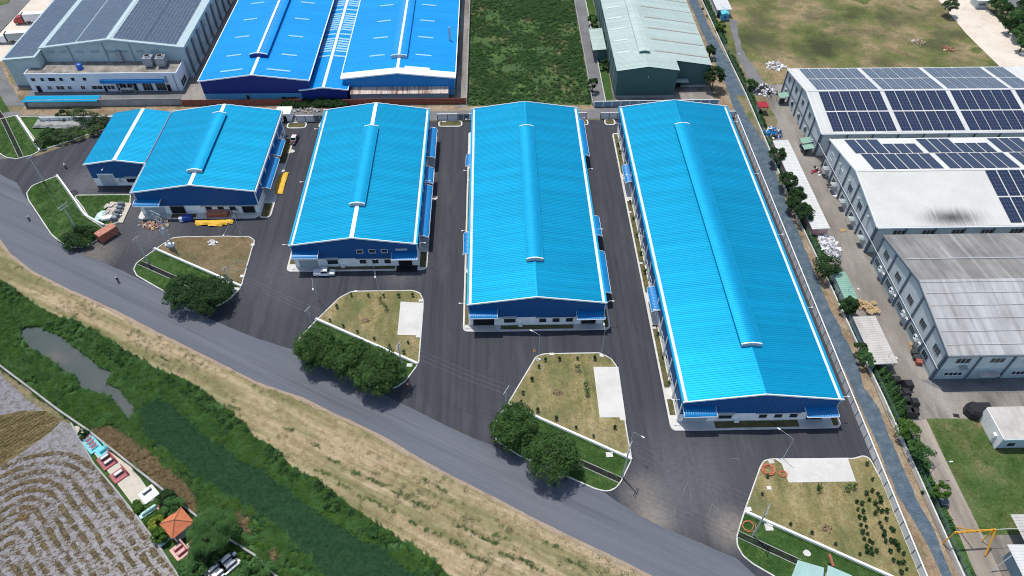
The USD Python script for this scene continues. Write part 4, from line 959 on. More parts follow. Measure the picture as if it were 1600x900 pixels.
for u in (1.6, 6, 11.5, 16.8, 22, 27, 32.2, 37.5): 
    m = MB(); F.box(m, u, u + 2.6, .0, .08, 10.0, 10.9); p = m.build(t, 'louvre', 'wall_bluegrey')
    m = MB()
    for k in range(3): F.box(m, u + .05, u + 2.55, .08, .13, 10.1 + k * .28, 10.2 + k * .28)
    m.build(p, 'slat', 'wall_cyan_pale')
for u in (9.4, 21.6, 30.6): m = MB(); F.box(m, u, u + .22, .02, .25, 7, 12.0 + (u / 24.6) * 2 if u < 24 else 13.4); m.build(t, 'downpipe', 'wall_bluegrey')
m = MB(); F.box(m, 25.4, 26.9, .05, 1.2, 7.1, 11.0); m.build(t, 'ladder_cage', 'steel_grey')
for k in range(11):
    m = MB(); FR.box(m, 2 + 6.5 * k, 3.1 + 6.5 * k, .0, .5, 0, 10.6); m.build(t, 'pilaster', 'pilaster_grey')
    window(t, FR, 4.0 + 6.5 * k, 6.6, 2.2, 2.8, frame='wall_pale', pane='wall_grey'); 
m = MB(); FR.box(m, 0, YE - YL, .0, .4, 10.6, 11.9); m.build(t, 'eave_beam', 'wall_cyan_pale')
m = MB(); FR.box(m, 0, YE - YL, .0, .25, 0, 1.2); m.build(t, 'plinth', 'wall_pale')
# module fields: rows run up the roof from the front; dark joints every 2 rows
def field(O, U, Vy, W, cols, y0, y1):
    y = y0
    while y < y1:
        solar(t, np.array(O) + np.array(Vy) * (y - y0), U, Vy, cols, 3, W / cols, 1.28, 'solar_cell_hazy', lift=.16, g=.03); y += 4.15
a = np.array([24.8, 0, -3.1]); a /= np.linalg.norm(a); b = np.array([-24.8, 0, -3.1]); b /= np.linalg.norm(b); w_ = np.array([-12.1, 0, -1.0]); w_ /= np.linalg.norm(w_)
for d, rows in ((a, ((1.2, 10.6), (11.4, 10.6))), (b, ((1.2, 10.6), (12.3, 10.8)))):
    for s0, W in rows: field(np.array([-132, YL + .8, 15.1]) + d * s0, d, (0, 1, 0), W, 9, YL + .8, 296)
field(np.array([-156.9, 230.6, 11.0]) + w_ * 1.0, w_, (0, 1, 0), 10.2, 9, 230.6, 296)
t = T('office_annex', 'white two-storey office in front of the solar-roofed factory', 'office', (-135, 225.4, 0))
MB().box(-160.8, -109.3, 225.4, 233.8, 0, 6.6).build(t, 'wall', 'office_white')
m = MB()
for bx in ((-160.9, -109.2, 225.3, 225.6), (-160.9, -160.6, 225.6, 229.7), (-109.5, -109.2, 225.6, 233.8)): m.box(*bx, 6.4, 7.15)
m.build(t, 'parapet', 'office_white'); MB().box(-160.5, -109.6, 225.65, 233.8, 6.55, 6.68).build(t, 'flat_roof', 'roof_flat')
F = Face((-160.8, 225.4, 0), (1, 0, 0), (0, -1, 0))
for u, w in ((1.4, 1.4), (4.6, 1.2), (7.2, 2.4), (11, 1.2), (15, 1.2), (19, 1.2)): window(t, F, u, 4.3, w, 1.2)
for u, w in ((5.6, 1.3), (8.6, 2.6), (12.5, 1.2), (17, 1.4), (20.8, 3.6), (26.0, 2.6)): window(t, F, u, 1.0, w, 1.3, panes=2)
opening(t, F, 1.8, 1.4, 2.4, name='side_door'); opening(t, F, 24.9, .9, 2.3, name='glass_door')
m = MB(); F.box(m, 24.8, 46.5, .0, 1.0, 3.6, 4.7); m.build(t, 'blue_canopy', 'awning_blue')
for u in (29.5, 33.2, 38.4, 43.0): window(t, F, u, .3, 3.2, 2.8, frame='shutter_grey', panes=3)
opening(t, F, 46.6, 1.2, 2.5, name='service_door')
m = MB(); F.box(m, 30.6, 35.6, .9, 1.1, 1.2, 2.0); F.box(m, 30.6, 30.8, .4, 1.1, 0, 3.0); F.box(m, 35.4, 35.6, .4, 1.1, 0, 3.0); m.build(t, 'porch_frame', 'galv')
FRo = Face((-109.3, 225.4, 0), (0, 1, 0), (1, 0, 0)); window(t, FRo, 1.2, 3.6, 4.6, 2.4, panes=3, pane='plastic_white'); window(t, FRo, 1.2, .8, 4.6, 2.4, panes=3)
m = MB(); F.box(m, 47.0, 47.5, .02, .3, 3.2, 5.8); F.box(m, 50, 50.15, .02, .2, 0, 6.6); m.build(t, 'downpipe', 'wall_bluegrey')
single('water_tank', MB().cyl((-143.3, 229.2, 7.5), 1.05, 1.6, 14).sphere((-143.3, 229.2, 8.3), 1.03, 2, (1, 1, .35)), 'tank_blue', 'round blue water tank on the office roof', 'water tank')
for k, x in enumerate((-119.6, -115.3)):
    t = T('cooling_tower', ['left grey cooling tower on the office roof corner', 'right grey cooling tower on the office roof corner'][k], 'cooling tower', (x, 230.6, 6.6))
    MB().hull([(x + a * (1.5 if z > 7 else 1.1), 230.6 + b * (1.5 if z > 7 else 1.1), z) for a in (-1, 1) for b in (-1, 1) for z in (6.9, 8.2, 10.2)]).build(t, 'casing', 'steel_grey')
    MB().cyl((x, 230.6, 10.45), 1.05, .5, 14).build(t, 'fan_cowl', 'galv'); MB().cyl((x, 230.6, 10.72), .85, .06, 14).build(t, 'fan_opening', 'dark_void')
    for a in (-1, 1):
        for b in (-1, 1): MB().box(x + a * 1.1 - .07, x + a * 1.1 + .07, 230.6 + b * 1.1 - .07, 230.6 + b * 1.1 + .07, 6.6, 7.0).build(t, 'leg', 'steel_grey')
q = at(100, 154, 2.6)
t = shed('cycle_shelter', 'bright cyan lean-to roof along the office yard wall, upper left', *(at(36, 157, 2.5)[0], at(152, 157, 2.5)[0]), q[1] - 1.6, q[1] + 2.0, 2.5, 2.5, 'roof_cyan', 'wall_bluegrey')

# ------------------------------------------------------------------ older bright blue factory halls behind the lane
def hall(name, label, ex0, ex1, y0, ez, rx, rz, base, low, wall, lights, mon=None, ridge=True, front_white=False):
    t = T(name, label, 'factory hall', (rx, y0, 0)); y1 = 306
    MB().box(ex0 + .5, ex1 - .5, y0, y1, 0, base).build(t, 'base_wall', low)
    gable_prism(ex0 + .42, ex1 - .42, y0 - .08, y1, base, ez - .12, rx, rz - .12).build(t, 'upper_wall', wall)
    gable_roof(t, ex0, ex1, y0 - .4, y1, ez, rx, rz, 'roof_azure', .75, cap_w=.5, h=.04, cap='white_trim' if ridge else 'roof_azure', back=False)
    for ex, s in ((ex0, -1), (ex1, 1)):
        m = MB(); a, b = sorted((ex, ex + s * .3)); m.box(a, b, y0 - .4, y1, ez - .3, ez - .02); m.build(t, 'gutter', 'white_trim')
    for y, d0, d1 in lights:
        for s, ex in ((-1, ex0), (1, ex1)):
            f0, f1 = d0, d1; P = lambda f, yy, h: (rx + (ex - rx) * f, yy, rz + (ez - rz) * f + h)
            MB().hull([P(f, yy, h) for f in (f0, f1) for yy in (y, y + (1.0 if len(lights) > 8 else .75)) for h in (.03, .10)]).build(t, 'roof_light', 'skylight_blue')
    return t
t = hall('blue_hall', 'bright blue hall with navy end wall, leftmost of the old blue factory', -99.6, -62.7, 218.6, 8.0, -81.2, 10.3, 3.0, 'skyblue_wall', 'navy_deep', [(y, .38, .66) for y in (232.5, 245.5, 258.5, 271.5, 284)] + [(222.2, .22, .64)])
monitor(t, -81.2, 229.8, 305, 10.2, 6.2, .9, 'roof_azure', 'navy_deep', .6)
MB().hull([(-81.2 + k * .4, y, 11.95 - abs(k) * .05) for k in (-1, 0, 1) for y in (229.9, 304)] + [(-81.2, y, 11.8) for y in (229.9, 304)]).build(t, 'ventilator_cap', 'white_trim')
F = Face((-99.1, 218.6, 0), (1, 0, 0), (0, -1, 0)); opening(t, F, 14.0, 1.0, 2.3, name='door')
t = hall('blue_hall', 'narrow low link roof striped with translucent sheets between two blue halls', -66.4, -50.2, 218.2, 4.5, -58.2, 5.5, 1.0, 'navy_deep', 'navy_deep', [(y, .10, .92) for y in np.arange(236.5, 300, 1.75) if int(y * 7) % 5])
t = hall('blue_hall', 'bright blue hall with a white front strip and a flue, by the vacant lot', -52.4, -13.6, 221.2, 6.9, -33.2, 8.9, 2.0, 'skyblue_wall', 'awning_blue', [(y, .28, .56) for y in (233.5, 246, 258.5, 271, 284)])
monitor(t, -33.2, 231.0, 305, 8.8, 5.6, .8, 'roof_azure', 'galv', .45)
MB().hull([(-33.2 + k * .4, y, 10.12 - abs(k) * .05 + d) for k in (-1, 0, 1) for y in (231, 304) for d in (0, .06)]).build(t, 'ventilator_cap', 'white_trim')
for s, ex in ((-1, -52.5), (1, -13.5)):
    P = lambda f, y, h: (-33.2 + (ex + 33.2) * f, y, 8.9 + (6.9 - 8.9) * f + h)
    MB().hull([P(f, y, h) for f in (0.0, 1.0) for y in (220.7, 224.2) for h in (.07, .14)]).build(t, 'white_sheet', 'white_trim')
    if s > 0: MB().hull([P(f, y, h) for f in (.12, .55) for y in (224.2, 225.6) for h in (.07, .14)]).build(t, 'white_sheet', 'white_trim')
MB().tube([(-16.2, 246, 7), (-16.2, 246, 12.2)], .35, 8).build(t, 'flue', 'galv')
t = T('lean_to', 'lean-to with rust-streaked sheets in front of the right blue hall', 'lean-to', (-33, 218, 0))
ribbed((-49.5, 221.0, 3.6), (-16, 221.0, 3.6), (-49.5, 217.6, 2.9), (-16, 217.6, 2.9), .9, .08, .3).build(t, 'roof', 'rust_roof')
MB().box(-49.4, -16.1, 217.9, 220.9, 0, 2.8).build(t, 'wall', 'wall_bluegrey')

# ------------------------------------------------------------------ green warehouse
t = T('green_warehouse', 'pale green-roofed warehouse with dark green walls, by the vacant lot', 'warehouse', (52, 218.5, 0))
y1 = 306
gable_prism(41.6, 62.0, 218.5, y1, 0, 10.4, 51.6, 12.0).build(t, 'wall', 'wall_green')
ribbed((51.6, 218.0, 12.15), (51.6, y1, 12.15), (41.1, 218.0, 10.6), (41.1, y1, 10.6), .75).build(t, 'roof_slope', 'roof_green')
ribbed((51.6, 218.0, 12.15), (51.6, y1, 12.15), (62.4, 218.0, 10.65), (62.4, y1, 10.65), .75).build(t, 'roof_slope', 'roof_green')
MB().hull([(x, y, z) for y in (225, y1) for x, z in ((62, 0), (74.6, 0), (74.6, 8.7), (62, 10.4))]).build(t, 'annex_wall', 'wall_green')
ribbed((62.4, 224.4, 10.65), (62.4, y1, 10.65), (75.1, 224.4, 8.75), (75.1, y1, 8.75), .75).build(t, 'annex_roof', 'roof_green')
MB().box(41.45, 62.15, 218.35, 218.6, 0, .8).build(t, 'plinth', 'wall_grey'); MB().box(62.2, 74.75, 224.85, 225.1, 0, .8).build(t, 'plinth', 'wall_grey')
m = MB(); m.hull([(x, y, z) for y in (227, 304) for x, z in ((49.7, 11.4), (49.7, 12.75), (51.6, 13.15), (53.5, 12.75), (53.5, 11.4))]); p = m.build(t, 'roof_ventilator', 'roof_green')
MB().hull([(x, y, z) for y in (226.9, 226.99) for x, z in ((49.9, 12.1), (49.9, 12.6), (51.6, 12.95), (53.3, 12.6), (53.3, 12.1))]).build(p, 'end_panel', 'wall_green')
for i, y in enumerate(np.arange(229, 300, 8.2)):
    for (xa, za, xb, zb, mt) in ((42.4, 10.8, 47.2, 11.5, 'skylight'), (56, 11.55, 74.2, 8.95, 'skylight_brown')):
        if xb > 62: 
            MB().hull([(x, yy, z + h) for x, z in ((55.5, 11.62), (62.3, 10.68)) for yy in (y, y + .6) for h in (.03, .1)]).build(t, 'roof_light', mt)
            MB().hull([(x, yy, z + h) for x, z in ((62.5, 10.65), (74.6, 8.85)) for yy in (y, y + .6) for h in (.03, .1)]).build(t, 'roof_light', mt)
        else: MB().hull([(x, yy, z + h) for x, z in ((xa, za), (xb, zb)) for yy in (y, y + .7) for h in (.03, .1)]).build(t, 'roof_light', mt)
F = Face((41.6, 218.5, 0), (1, 0, 0), (0, -1, 0)); wall_ribs(t, F, 20.4, .8, lambda u: 10.3 + 1.5 * (1 - abs(u - 10.2) / 10.2), 1.2, 'wall_green')
FLg = Face((41.6, y1, 0), (0, -1, 0), (-1, 0, 0))
for k in range(14): m = MB(); FLg.box(m, 2 + 6 * k, 2.25 + 6 * k, .0, .15, 0, 10.2); m.build(t, 'downpipe', 'wall_pale')
MB().box(63.2, 67.6, 222.6, 224.8, 3.2, 3.4).build(t, 'door_canopy', 'roof_green'); MB().box(63.4, 65.6, 224.7, 224.84, 0, 3.0).build(t, 'doorway', 'dark_void')
m = MB(); m.sphere((52.2, 218.35, 8.0), .22, 1); m.build(t, 'floodlight', 'white_trim')
_a, _b = at(921, 45, 4.5), at(949, 78, 4.5)
t = T('porch_building', 'small grey-green roof projecting into the lane left of the green warehouse', 'porch', (38.5, _b[1], 0))
ribbed((41.0, _b[1], 4.8), (41.0, _a[1], 4.8), (36.0, _b[1], 4.4), (36.0, _a[1], 4.4), .7).build(t, 'roof', 'roof_green')
MB().box(37.8, 41.0, _b[1] + .3, _a[1] - .3, 0, 4.3).build(t, 'wall', 'wall_green')

# ------------------------------------------------------------------ walls and fences
def panel_fence(label, a, b, h=2.3, step=2.9, cap='white_trim', panel='panel_concrete', name='panel_fence', post='pilaster_grey'):
    a, b = np.array(a, float), np.array(b, float); L = np.linalg.norm(b - a); d = (b - a) / L; nn = np.array([-d[1], d[0]]); n = max(1, round(L / step))
    t = T(name, label, 'fence', (*a, 0)); rz = math.atan2(d[1], d[0])
    for i in range(n):
        c = a + d * L * (i + .5) / n; MB().obox((*c, h / 2), (L / n - .24, .10, h), rz).build(t, 'panel', panel)
    for i in range(n + 1):
        c = a + d * L * i / n; MB().obox((*c, h / 2 + .03), (.24, .14, h + .1), rz).build(t, 'post', post)
    c = (a + b) / 2; MB().obox((*c, h + .14), (L + .1, .26, .12), rz).build(t, 'top_rail', cap)
    return t
panel_fence('grey panel fence with white rail along the gravel road, right of the longest warehouse', (80.5, 203.8), (80.6, 36))
panel_fence('grey panel fence across the yard behind the first two warehouses', (-66, 205.9), (-60.2, 205.9), step=3)
for x0, x1, lab in ((-56.4, -52, 'short back fence at the left behind the second warehouse'), (-19.3, -12.6, 'back fence left of the dark gate between the second and third warehouses'), (-8.9, -5, 'back fence right of the dark gate between the second and third warehouses'), (26, 30.4, 'back fence left of the opening beside the longest warehouse'), (35.2, 41, 'back fence right of the opening beside the longest warehouse'), (74.5, 80.4, 'back fence in the far corner of the longest warehouse')):
    panel_fence(lab, (x0, 205.9), (x1, 205.9), step=3.2)
panel_fence('grey wall with white cap behind the bushes at the far left', (-150, 206.3), (-112, 206.3), step=3.3)
t = T('yard_gate', 'dark sheet gate at the back between the second and third warehouses', 'gate', (-10.7, 205.9, 0))
for x in (-12.4, -10.65): MB().box(x, x + 1.65, 205.85, 205.95, .1, 2.3).build(t, 'leaf', 'pilaster_grey')
t = T('yard_gate', 'dark sheet gate at the back beside the first warehouse\'s white hut', 'gate', (-58.2, 205.9, 0))
for x in (-60.0, -58.2): MB().box(x, x + 1.7, 205.85, 205.95, .1, 2.3).build(t, 'leaf', 'pilaster_grey')
_p = at(446, 190); t = T('pump_hut', 'small white flat-roofed hut behind the corner of the first warehouse', 'hut', (_p[0], _p[1], 0))
MB().box(_p[0] - 2.6, _p[0] + 2.0, _p[1], _p[1] + 4, 0, 2.9).build(t, 'wall', 'wall_white'); MB().box(_p[0] - 2.8, _p[0] + 2.2, _p[1] - .3, _p[1] + 4.2, 2.9, 3.1).build(t, 'roof', 'wall_white')
MB().box(_p[0] - .4, _p[0] + .7, _p[1] - .05, _p[1] + .02, 0, 2.1).build(t, 'door', 'dark_void')
panel_fence('white-framed mesh fence in front of the green warehouse', (33.8, 213.0), (76.5, 213.4), h=2.0, step=3.1, panel='wall_bluegrey', post='white_trim')
panel_fence('grey wall along the office yard at the upper left', (-158.5, 216.2), (-106.8, 216.6), h=2.4, step=4, cap='wall_grey', panel='wall_grey', post='wall_grey')
def brick_wall(label, a, b, h=2.2):
    t = T('brick_wall', label, 'wall', (*a, 0)); a, b = np.array(a, float), np.array(b, float); L = b[0] - a[0]
    n = int(L / 3.2)
    for i in range(n):
        MB().box(a[0] + L * i / n, a[0] + L * (i + 1) / n - .35, a[1], a[1] + .16, 0, h).build(t, 'brick_panel', 'brick_red')
        MB().box(a[0] + L * (i + 1) / n - .35, a[0] + L * (i + 1) / n, a[1] - .08, a[1] + .24, 0, h + .08).build(t, 'pier', 'brick_red')
brick_wall('red brick wall below the leftmost bright blue hall', (-106.6, 216.0), (-66, 216.0)); brick_wall('red brick wall below the rust-streaked lean-to', (-52, 215.6), (-10, 215.6))
MBw = T('site_wall', 'grey plastered wall between the old blue factory and the vacant lot', 'wall', (-9.8, 216, 0)); MB().box(-9.9, -9.6, 216, 306, 0, 2.2).build(MBw, 'wall', 'wall_grey')
MBw = T('lot_wall', 'low wall between the vacant lot and the lane', 'wall', (33.4, 214, 0)); MB().box(33.3, 33.55, 214, 306, 0, 1.0).build(MBw, 'wall', 'wall_grey')
single('lane_kerb', MB().box(38.0, 38.25, 214, 306, 0, .3), 'kerb_white', 'pale kerb along the lane left of the green warehouse', 'kerb')
# the neighbours' low wall with a mesh fence behind it
t = T('boundary_wall', 'long low concrete wall with dark mesh fence along the gravel road', 'wall', (87.4, 160, 0))
wl = [(1095, 0), (1137, 92), (1165, 150), (1200, 232), (1242, 335), (1297, 450), (1340, 542), (1380, 625), (1437, 752), (1502, 897), (1520, 935)]
WP = LineString(xy(wl)); MB().prism(WP.buffer(.16, cap_style='flat'), 0, .75).build(t, 'wall', 'kerb_white')
fl = WP.parallel_offset(.75, 'left'); L = fl.length
for s in np.arange(0, L, 3.4):
    q = fl.interpolate(s); MB().box(q.x - .05, q.x + .05, q.y - .05, q.y + .05, 0, 2.0).build(t, 'post', 'wall_green')
m = MB()
for h in np.arange(.2, 1.95, .22): m.tube([(*fl.interpolate(s).coords[0], h) for s in np.linspace(0, L, 60)], .022, 3, cap=False)
m.build(t, 'mesh_wire', 'wall_green')
# the low white walls with a pipe rail that cross the lawns, and the bank wall
def low_wall(label, px, h=.55):
    q = xy(px); t = T('low_wall', label, 'wall', (*q[0], .1)); ln = LineString(q)
    MB().prism(ln.buffer(.22, cap_style='flat'), .1, .1 + h).build(t, 'wall', 'white_trim')
    r = ln.parallel_offset(.55, 'right')
    m = MB(); m.tube([(*c, .75) for c in r.coords], .06, 5); m.build(t, 'rail', 'galv')
    for s in np.arange(0, r.length, 4): c = r.interpolate(s); MB().tube([(c.x, c.y, .1), (c.x, c.y, .78)], .05, 4).build(t, 'rail_post', 'galv')
low_wall('low white wall across the lawn beside the two dark roadside trees', [(242, 389.5), (378, 448.5)])
low_wall('low white wall behind the three big round trees', [(494, 499.5), (653, 569.5)])
low_wall('low white wall crossing the lawn with the brown patch, by the motorbike tree', [(793, 632), (898, 679), (987, 718.5)])
low_wall('low white wall across the lower right lawn', [(1164, 800.5), (1320, 870), (1392, 902), (1440, 925)])
low_wall('low white wall by the brown container', [(90, 275), (135, 338), (163, 353)], .5)
low_wall('low white wall at the far left by the bushes', [(27, 182), (63, 236)], .5)
t = T('bank_wall', 'thin grey canal-bank wall above the graves and the paddy field', 'wall', (*xy([(140, 675)])[0], 0))
ln = LineString(xy(WALL_L)); MB().prism(ln.buffer(.2, cap_style='flat'), 0, .8).build(t, 'wall', 'wall_grey')
t = T('field_wall', 'low earth-grey kerb between the graves and the paddy field', 'wall', (*xy([(147, 725)])[0], 0))
ln = LineString(xy(PADDY_R)); MB().prism(ln.buffer(.16, cap_style='flat'), 0, .5).build(t, 'wall', 'wall_grey')

# ------------------------------------------------------------------ trees and shrubs
def leaves(rng, n, pos, nrm, size, m, flat=.5):
    """n leaf faces (small bent quads) at the points pos, tilted about nrm."""
    d = nrm + rng.normal(0, flat, (n, 3)); d /= np.linalg.norm(d, axis=1, keepdims=True) + 1e-9
    a = np.cross(d, rng.normal(0, 1, (n, 3))); a /= np.linalg.norm(a, axis=1, keepdims=True) + 1e-9
    b = np.cross(d, a); s = size * rng.uniform(.6, 1.3, (n, 1))
    v = np.stack([pos - a * s * .55, pos - b * s * .32, pos + a * s * .55, pos + b * s * .32], 1).reshape(-1, 3)
    f = (np.arange(n) * 4)[:, None] + np.array([0, 1, 2, 3]); m.add(v, f)

def crown(seed, R, H, hc, clumps, per, size, clump_r=.34, lopsided=.25, low=-.35):
    """A crown: leaf clumps spread through an uneven dome."""
    rng = np.random.default_rng(seed); m = MB(); cs = []
    tries = 0
    while len(cs) < clumps and tries < 20000:
        tries += 1
        d = rng.normal(0, 1, 3); d /= np.linalg.norm(d)
        if d[2] < low: continue
        k = rng.uniform(.5, 1.0) ** .55 * (1 + lopsided * (meshkit.noise(d[None] * 1.7 + seed, seed)[0] - .5) * 2)
        c = np.array([d[0] * R * k, d[1] * R * k, hc + d[2] * H * k])
        if all(np.linalg.norm((c - q) / [1, 1, H / R]) > R * clump_r * .55 for q in cs): cs.append(c)
    for c in cs:
        r = R * clump_r * rng.uniform(.7, 1.15); n = int(per * rng.uniform(.7, 1.3))
        d = rng.normal(0, 1, (n, 3)); d /= np.linalg.norm(d, axis=1, keepdims=True); d[:, 2] = np.where(d[:, 2] < -.3, -d[:, 2], d[:, 2])
        rr = r * rng.uniform(.45, 1.0, (n, 1)) ** .5
        leaves(rng, n, c + d * rr * [1, 1, .8], d * .6 + [0, 0, .5], size, m)
    return m, cs

def limbs(seed, hc, cs, r0, k=9, base=(0, 0, 0)):
    rng = np.random.default_rng(seed + 77); m = MB(); top = np.array([rng.normal(0, .15), rng.normal(0, .15), hc * .72])
    trunk = MB().tube([(0, 0, -.1), (top[0] * .4, top[1] * .4, hc * .35), top], [r0 * 1.25, r0, r0 * .75], 8)
    for c in [cs[i] for i in rng.permutation(len(cs))[:k]]:
        s = top * rng.uniform(.55, 1.0); mid = (s + c) / 2 + rng.normal(0, .25, 3); m.tube([s, mid, c], [r0 * .5, r0 * .32, r0 * .12], 5)
    return trunk, m

def tree(name, label, px, R, H, hc, mat, seed, clumps=60, per=90, size=.42, bark='bark', group=None, cat='tree', clump_r=.325, trunk_r=.22, loc=None):
    p = np.array(loc, float) if loc is not None else at(px[0], px[1], hc)
    t = T(name, label, cat, (p[0], p[1], 0.1), group=group)
    ORG[t.path] = np.zeros(3)
    m, cs = crown(seed, R, H, hc, clumps, per, size, clump_r)
    tr, lb = limbs(seed, hc, cs, trunk_r)
    tp = tr.build(t, 'trunk', bark, smooth=True); lb.build(t, 'limb', bark)
    m.build(t, 'crown', mat); return t

tree('round_tree', 'leftmost of the three big round trees on the lawn edge', (493, 545), 4.7, 3.4, 4.2, 'leaf_mid', 11, 75, 150, .42)
tree('round_tree', 'middle of the three big round trees on the lawn edge, casting shade on the road', (544, 562), 4.7, 3.4, 4.2, 'leaf_mid', 12, 75, 150, .42)
tree('round_tree', 'rightmost of the three big round trees, by the rounded kerb', (593, 582), 5.1, 3.7, 4.4, 'leaf_mid', 13, 80, 160, .42)
tree('round_tree', 'round tree at the left kerb corner, beside the utility pole', (803, 668), 4.9, 3.2, 4.0, 'leaf_mid', 14, 70, 140, .40)
tree('round_tree', 'round tree with a pale trunk and a motorbike parked in its shade', (862, 714), 5.0, 3.6, 4.4, 'leaf_mid', 15, 70, 140, .40, bark='bark_pale')
tree('roadside_tree', 'dark loose tree with bare twigs, left of two by the road bend', (294, 456), 5.0, 2.6, 3.2, 'leaf_dark', 16, 55, 95, .5, clump_r=.3, bark='bark_pale')
tree('roadside_tree', 'dark dense tree, right of two by the road bend', (327, 459), 5.2, 2.8, 3.3, 'leaf_dark', 17, 60, 120, .45)
tree('low_tree', 'low spreading shrub on the lawn corner below the lattice pylon', (122, 372), 4.2, 1.2, 1.2, 'leaf_dark', 18, 40, 70, .5, clump_r=.3, trunk_r=.1)
tree('grave_tree', 'large feathery dark tree beside the orange-roofed pavilion', (330, 832), 4.1, 3.3, 4.2, 'leaf_weed', 19, 90, 230, .22, clump_r=.3)
tree('garden_tree', 'yellow-green leafy shrub left of the orange-roofed pavilion', (249, 819), 1.8, 1.3, 1.5, 'leaf_yellow', 20, 26, 80, .35, trunk_r=.1)
tree('garden_tree', 'yellow-green shrub nearest the paddy field', (250, 836), 1.8, 1.3, 1.4, 'leaf_bright', 21, 24, 80, .35, trunk_r=.1)
tree('garden_tree', 'dark green tree above the orange-roofed pavilion', (272, 793), 2.0, 1.6, 1.8, 'leaf_weed', 22, 34, 90, .38, trunk_r=.1)
tree('garden_tree', 'dark bush between the white grave and the pavilion', (260, 777), 1.6, 1.2, 1.3, 'leaf_dark', 23, 24, 90, .38, trunk_r=.1)
tree('garden_tree', 'dense bush at the bottom edge left of the white double tomb', (302, 890), 2.8, 1.9, 1.9, 'leaf_weed', 24, 34, 100, .4, trunk_r=.12)
tree('garden_tree', 'dark bush below the pink double grave', (322, 868), 2.6, 1.7, 1.7, 'leaf_dark', 25, 26, 90, .38, trunk_r=.1)
tree('garden_tree', 'leafy bush right of the white double tomb at the bottom edge', (398, 900), 3.0, 1.8, 1.8, 'leaf_weed', 26, 34, 100, .4, trunk_r=.12)
tree('garden_tree', 'small bush at the upper tip of the grave plot', (130, 679), 1.0, .9, .9, 'leaf_dark', 27, 16, 70, .35, trunk_r=.08)
for i, (px, py, R, H, hc, lab) in enumerate([(1214, 242, 2.4, 2.0, 3.4, 'dark tree overhanging the far end of the long white shed roof'), (1232, 282, 2.6, 2.2, 3.4, 'dark tree overlapping the middle of the long white shed roof'), (1246, 304, 2.3, 2.0, 3.2, 'rounded dark tree just above the last tree by the long shed'), (1241, 318, 2.3, 2.0, 2.8, 'low dark tree squeezed between two others by the long shed'),
                                              (1255, 334, 2.8, 2.4, 3.4, 'dark tree with ochre tips nearest the camera beside the long shed'), (1294, 419, 3.3, 2.6, 3.0, 'dense round dark tree beside the rubbish heap'), (1327, 477, 2.0, 2.2, 2.6, 'dark double-topped bush left of the pallet heap')]):
    tree('fence_tree', lab, (px, py), R, H, hc, 'leaf_dark', 40 + i, 34, 100, .36, trunk_r=.13)
for i, (px, py, R, mat, lab) in enumerate([(1352, 560, 1.9, 'leaf_weed', 'bush left of the lower end of the grey open shed'), (1345, 545, 1.5, 'leaf_dark', 'thin bush against the grey open shed\'s middle'), (1418, 672, 2.2, 'leaf_bright', 'loose green tree at the top of the concrete drive'), (1443, 716, 2.7, 'leaf_weed', 'broad young tree at the edge of the concrete drive'), (1430, 700, 1.7, 'leaf_weed', 'smaller tree close above the broad young one'), (1470, 768, 1.7, 'leaf_bright', 'small pale tree just above the dark bin on the drive')]):
    tree('drive_tree', lab, (px, py), R, R * .8, 2.6, mat, 60 + i, 22, 70, .36, trunk_r=.09)
tree('corner_tree', 'tall dark trees massed at the right corner of the green warehouse', (1117, 120), 3.2, 3.6, 5.0, 'leaf_dark', 70, 44, 110, .45)
tree('corner_tree', 'dark bush against the green warehouse roof edge, by the gravel road', (1110, 79), 2.0, 2.0, 3.0, 'leaf_dark', 71, 22, 90, .4)
tree('corner_tree', 'creeper shrub on the annex front of the green warehouse', (1079, 112), 1.8, 1.2, 4.0, 'leaf_dark', 72, 18, 70, .4)
tree('lane_tree', 'dark tree beside the lane at the lot\'s near corner', (926, 132), 1.8, 2.2, 2.8, 'leaf_dark', 73, 22, 80, .4)
tree('lane_tree', 'bush below the grey-green porch roof by the lane', (944, 101), 1.7, 1.8, 1.8, 'leaf_dark', 74, 20, 80, .4)
tree('lane_tree', 'bush above the grey-green porch roof by the lane', (926, 32), 1.8, 2.2, 2.2, 'leaf_weed', 75, 20, 80, .4)
tree('yard_tree', 'bush among the scrap at the upper end of the neighbours\' yard', (1174, 133), 2.2, 1.6, 1.6, 'leaf_mid', 76, 24, 80, .38)
tree('field_tree', 'lone tree at the edge of the pale drive, top right', (1486, 10), 2.8, 3.2, 4.0, 'leaf_grey', 77, 34, 110, .42)
for i, (px, py, R, lab) in enumerate([(1560, 6, 3.0, 'leftmost tree of the clump behind the guard hut'), (1575, 18, 2.8, 'tree of the right-hand clump just below the leftmost one'), (1590, 30, 3.6, 'large dark tree by the right edge, middle of the clump'), (1582, 40, 2.8, 'bushy tree in the clump beside the pale drive'), (1598, 52, 3.2, 'bright tree at the right edge above the drive'), (1602, 12, 3.4, 'dark tree at the right edge, top of the clump'), (1600, 68, 2.4, 'lowest small tree of the clump at the right edge')]):
    tree('hedge_tree', lab, (px, py), R, R, 3.4, ['leaf_weed', 'leaf_dark'][i % 2], 80 + i, 36, 110, .45)
tree('cabin_tree', 'bright bush below the light blue cabin', (1126, 42), 1.9, 1.8, 1.8, 'leaf_bright', 90, 20, 80, .36)
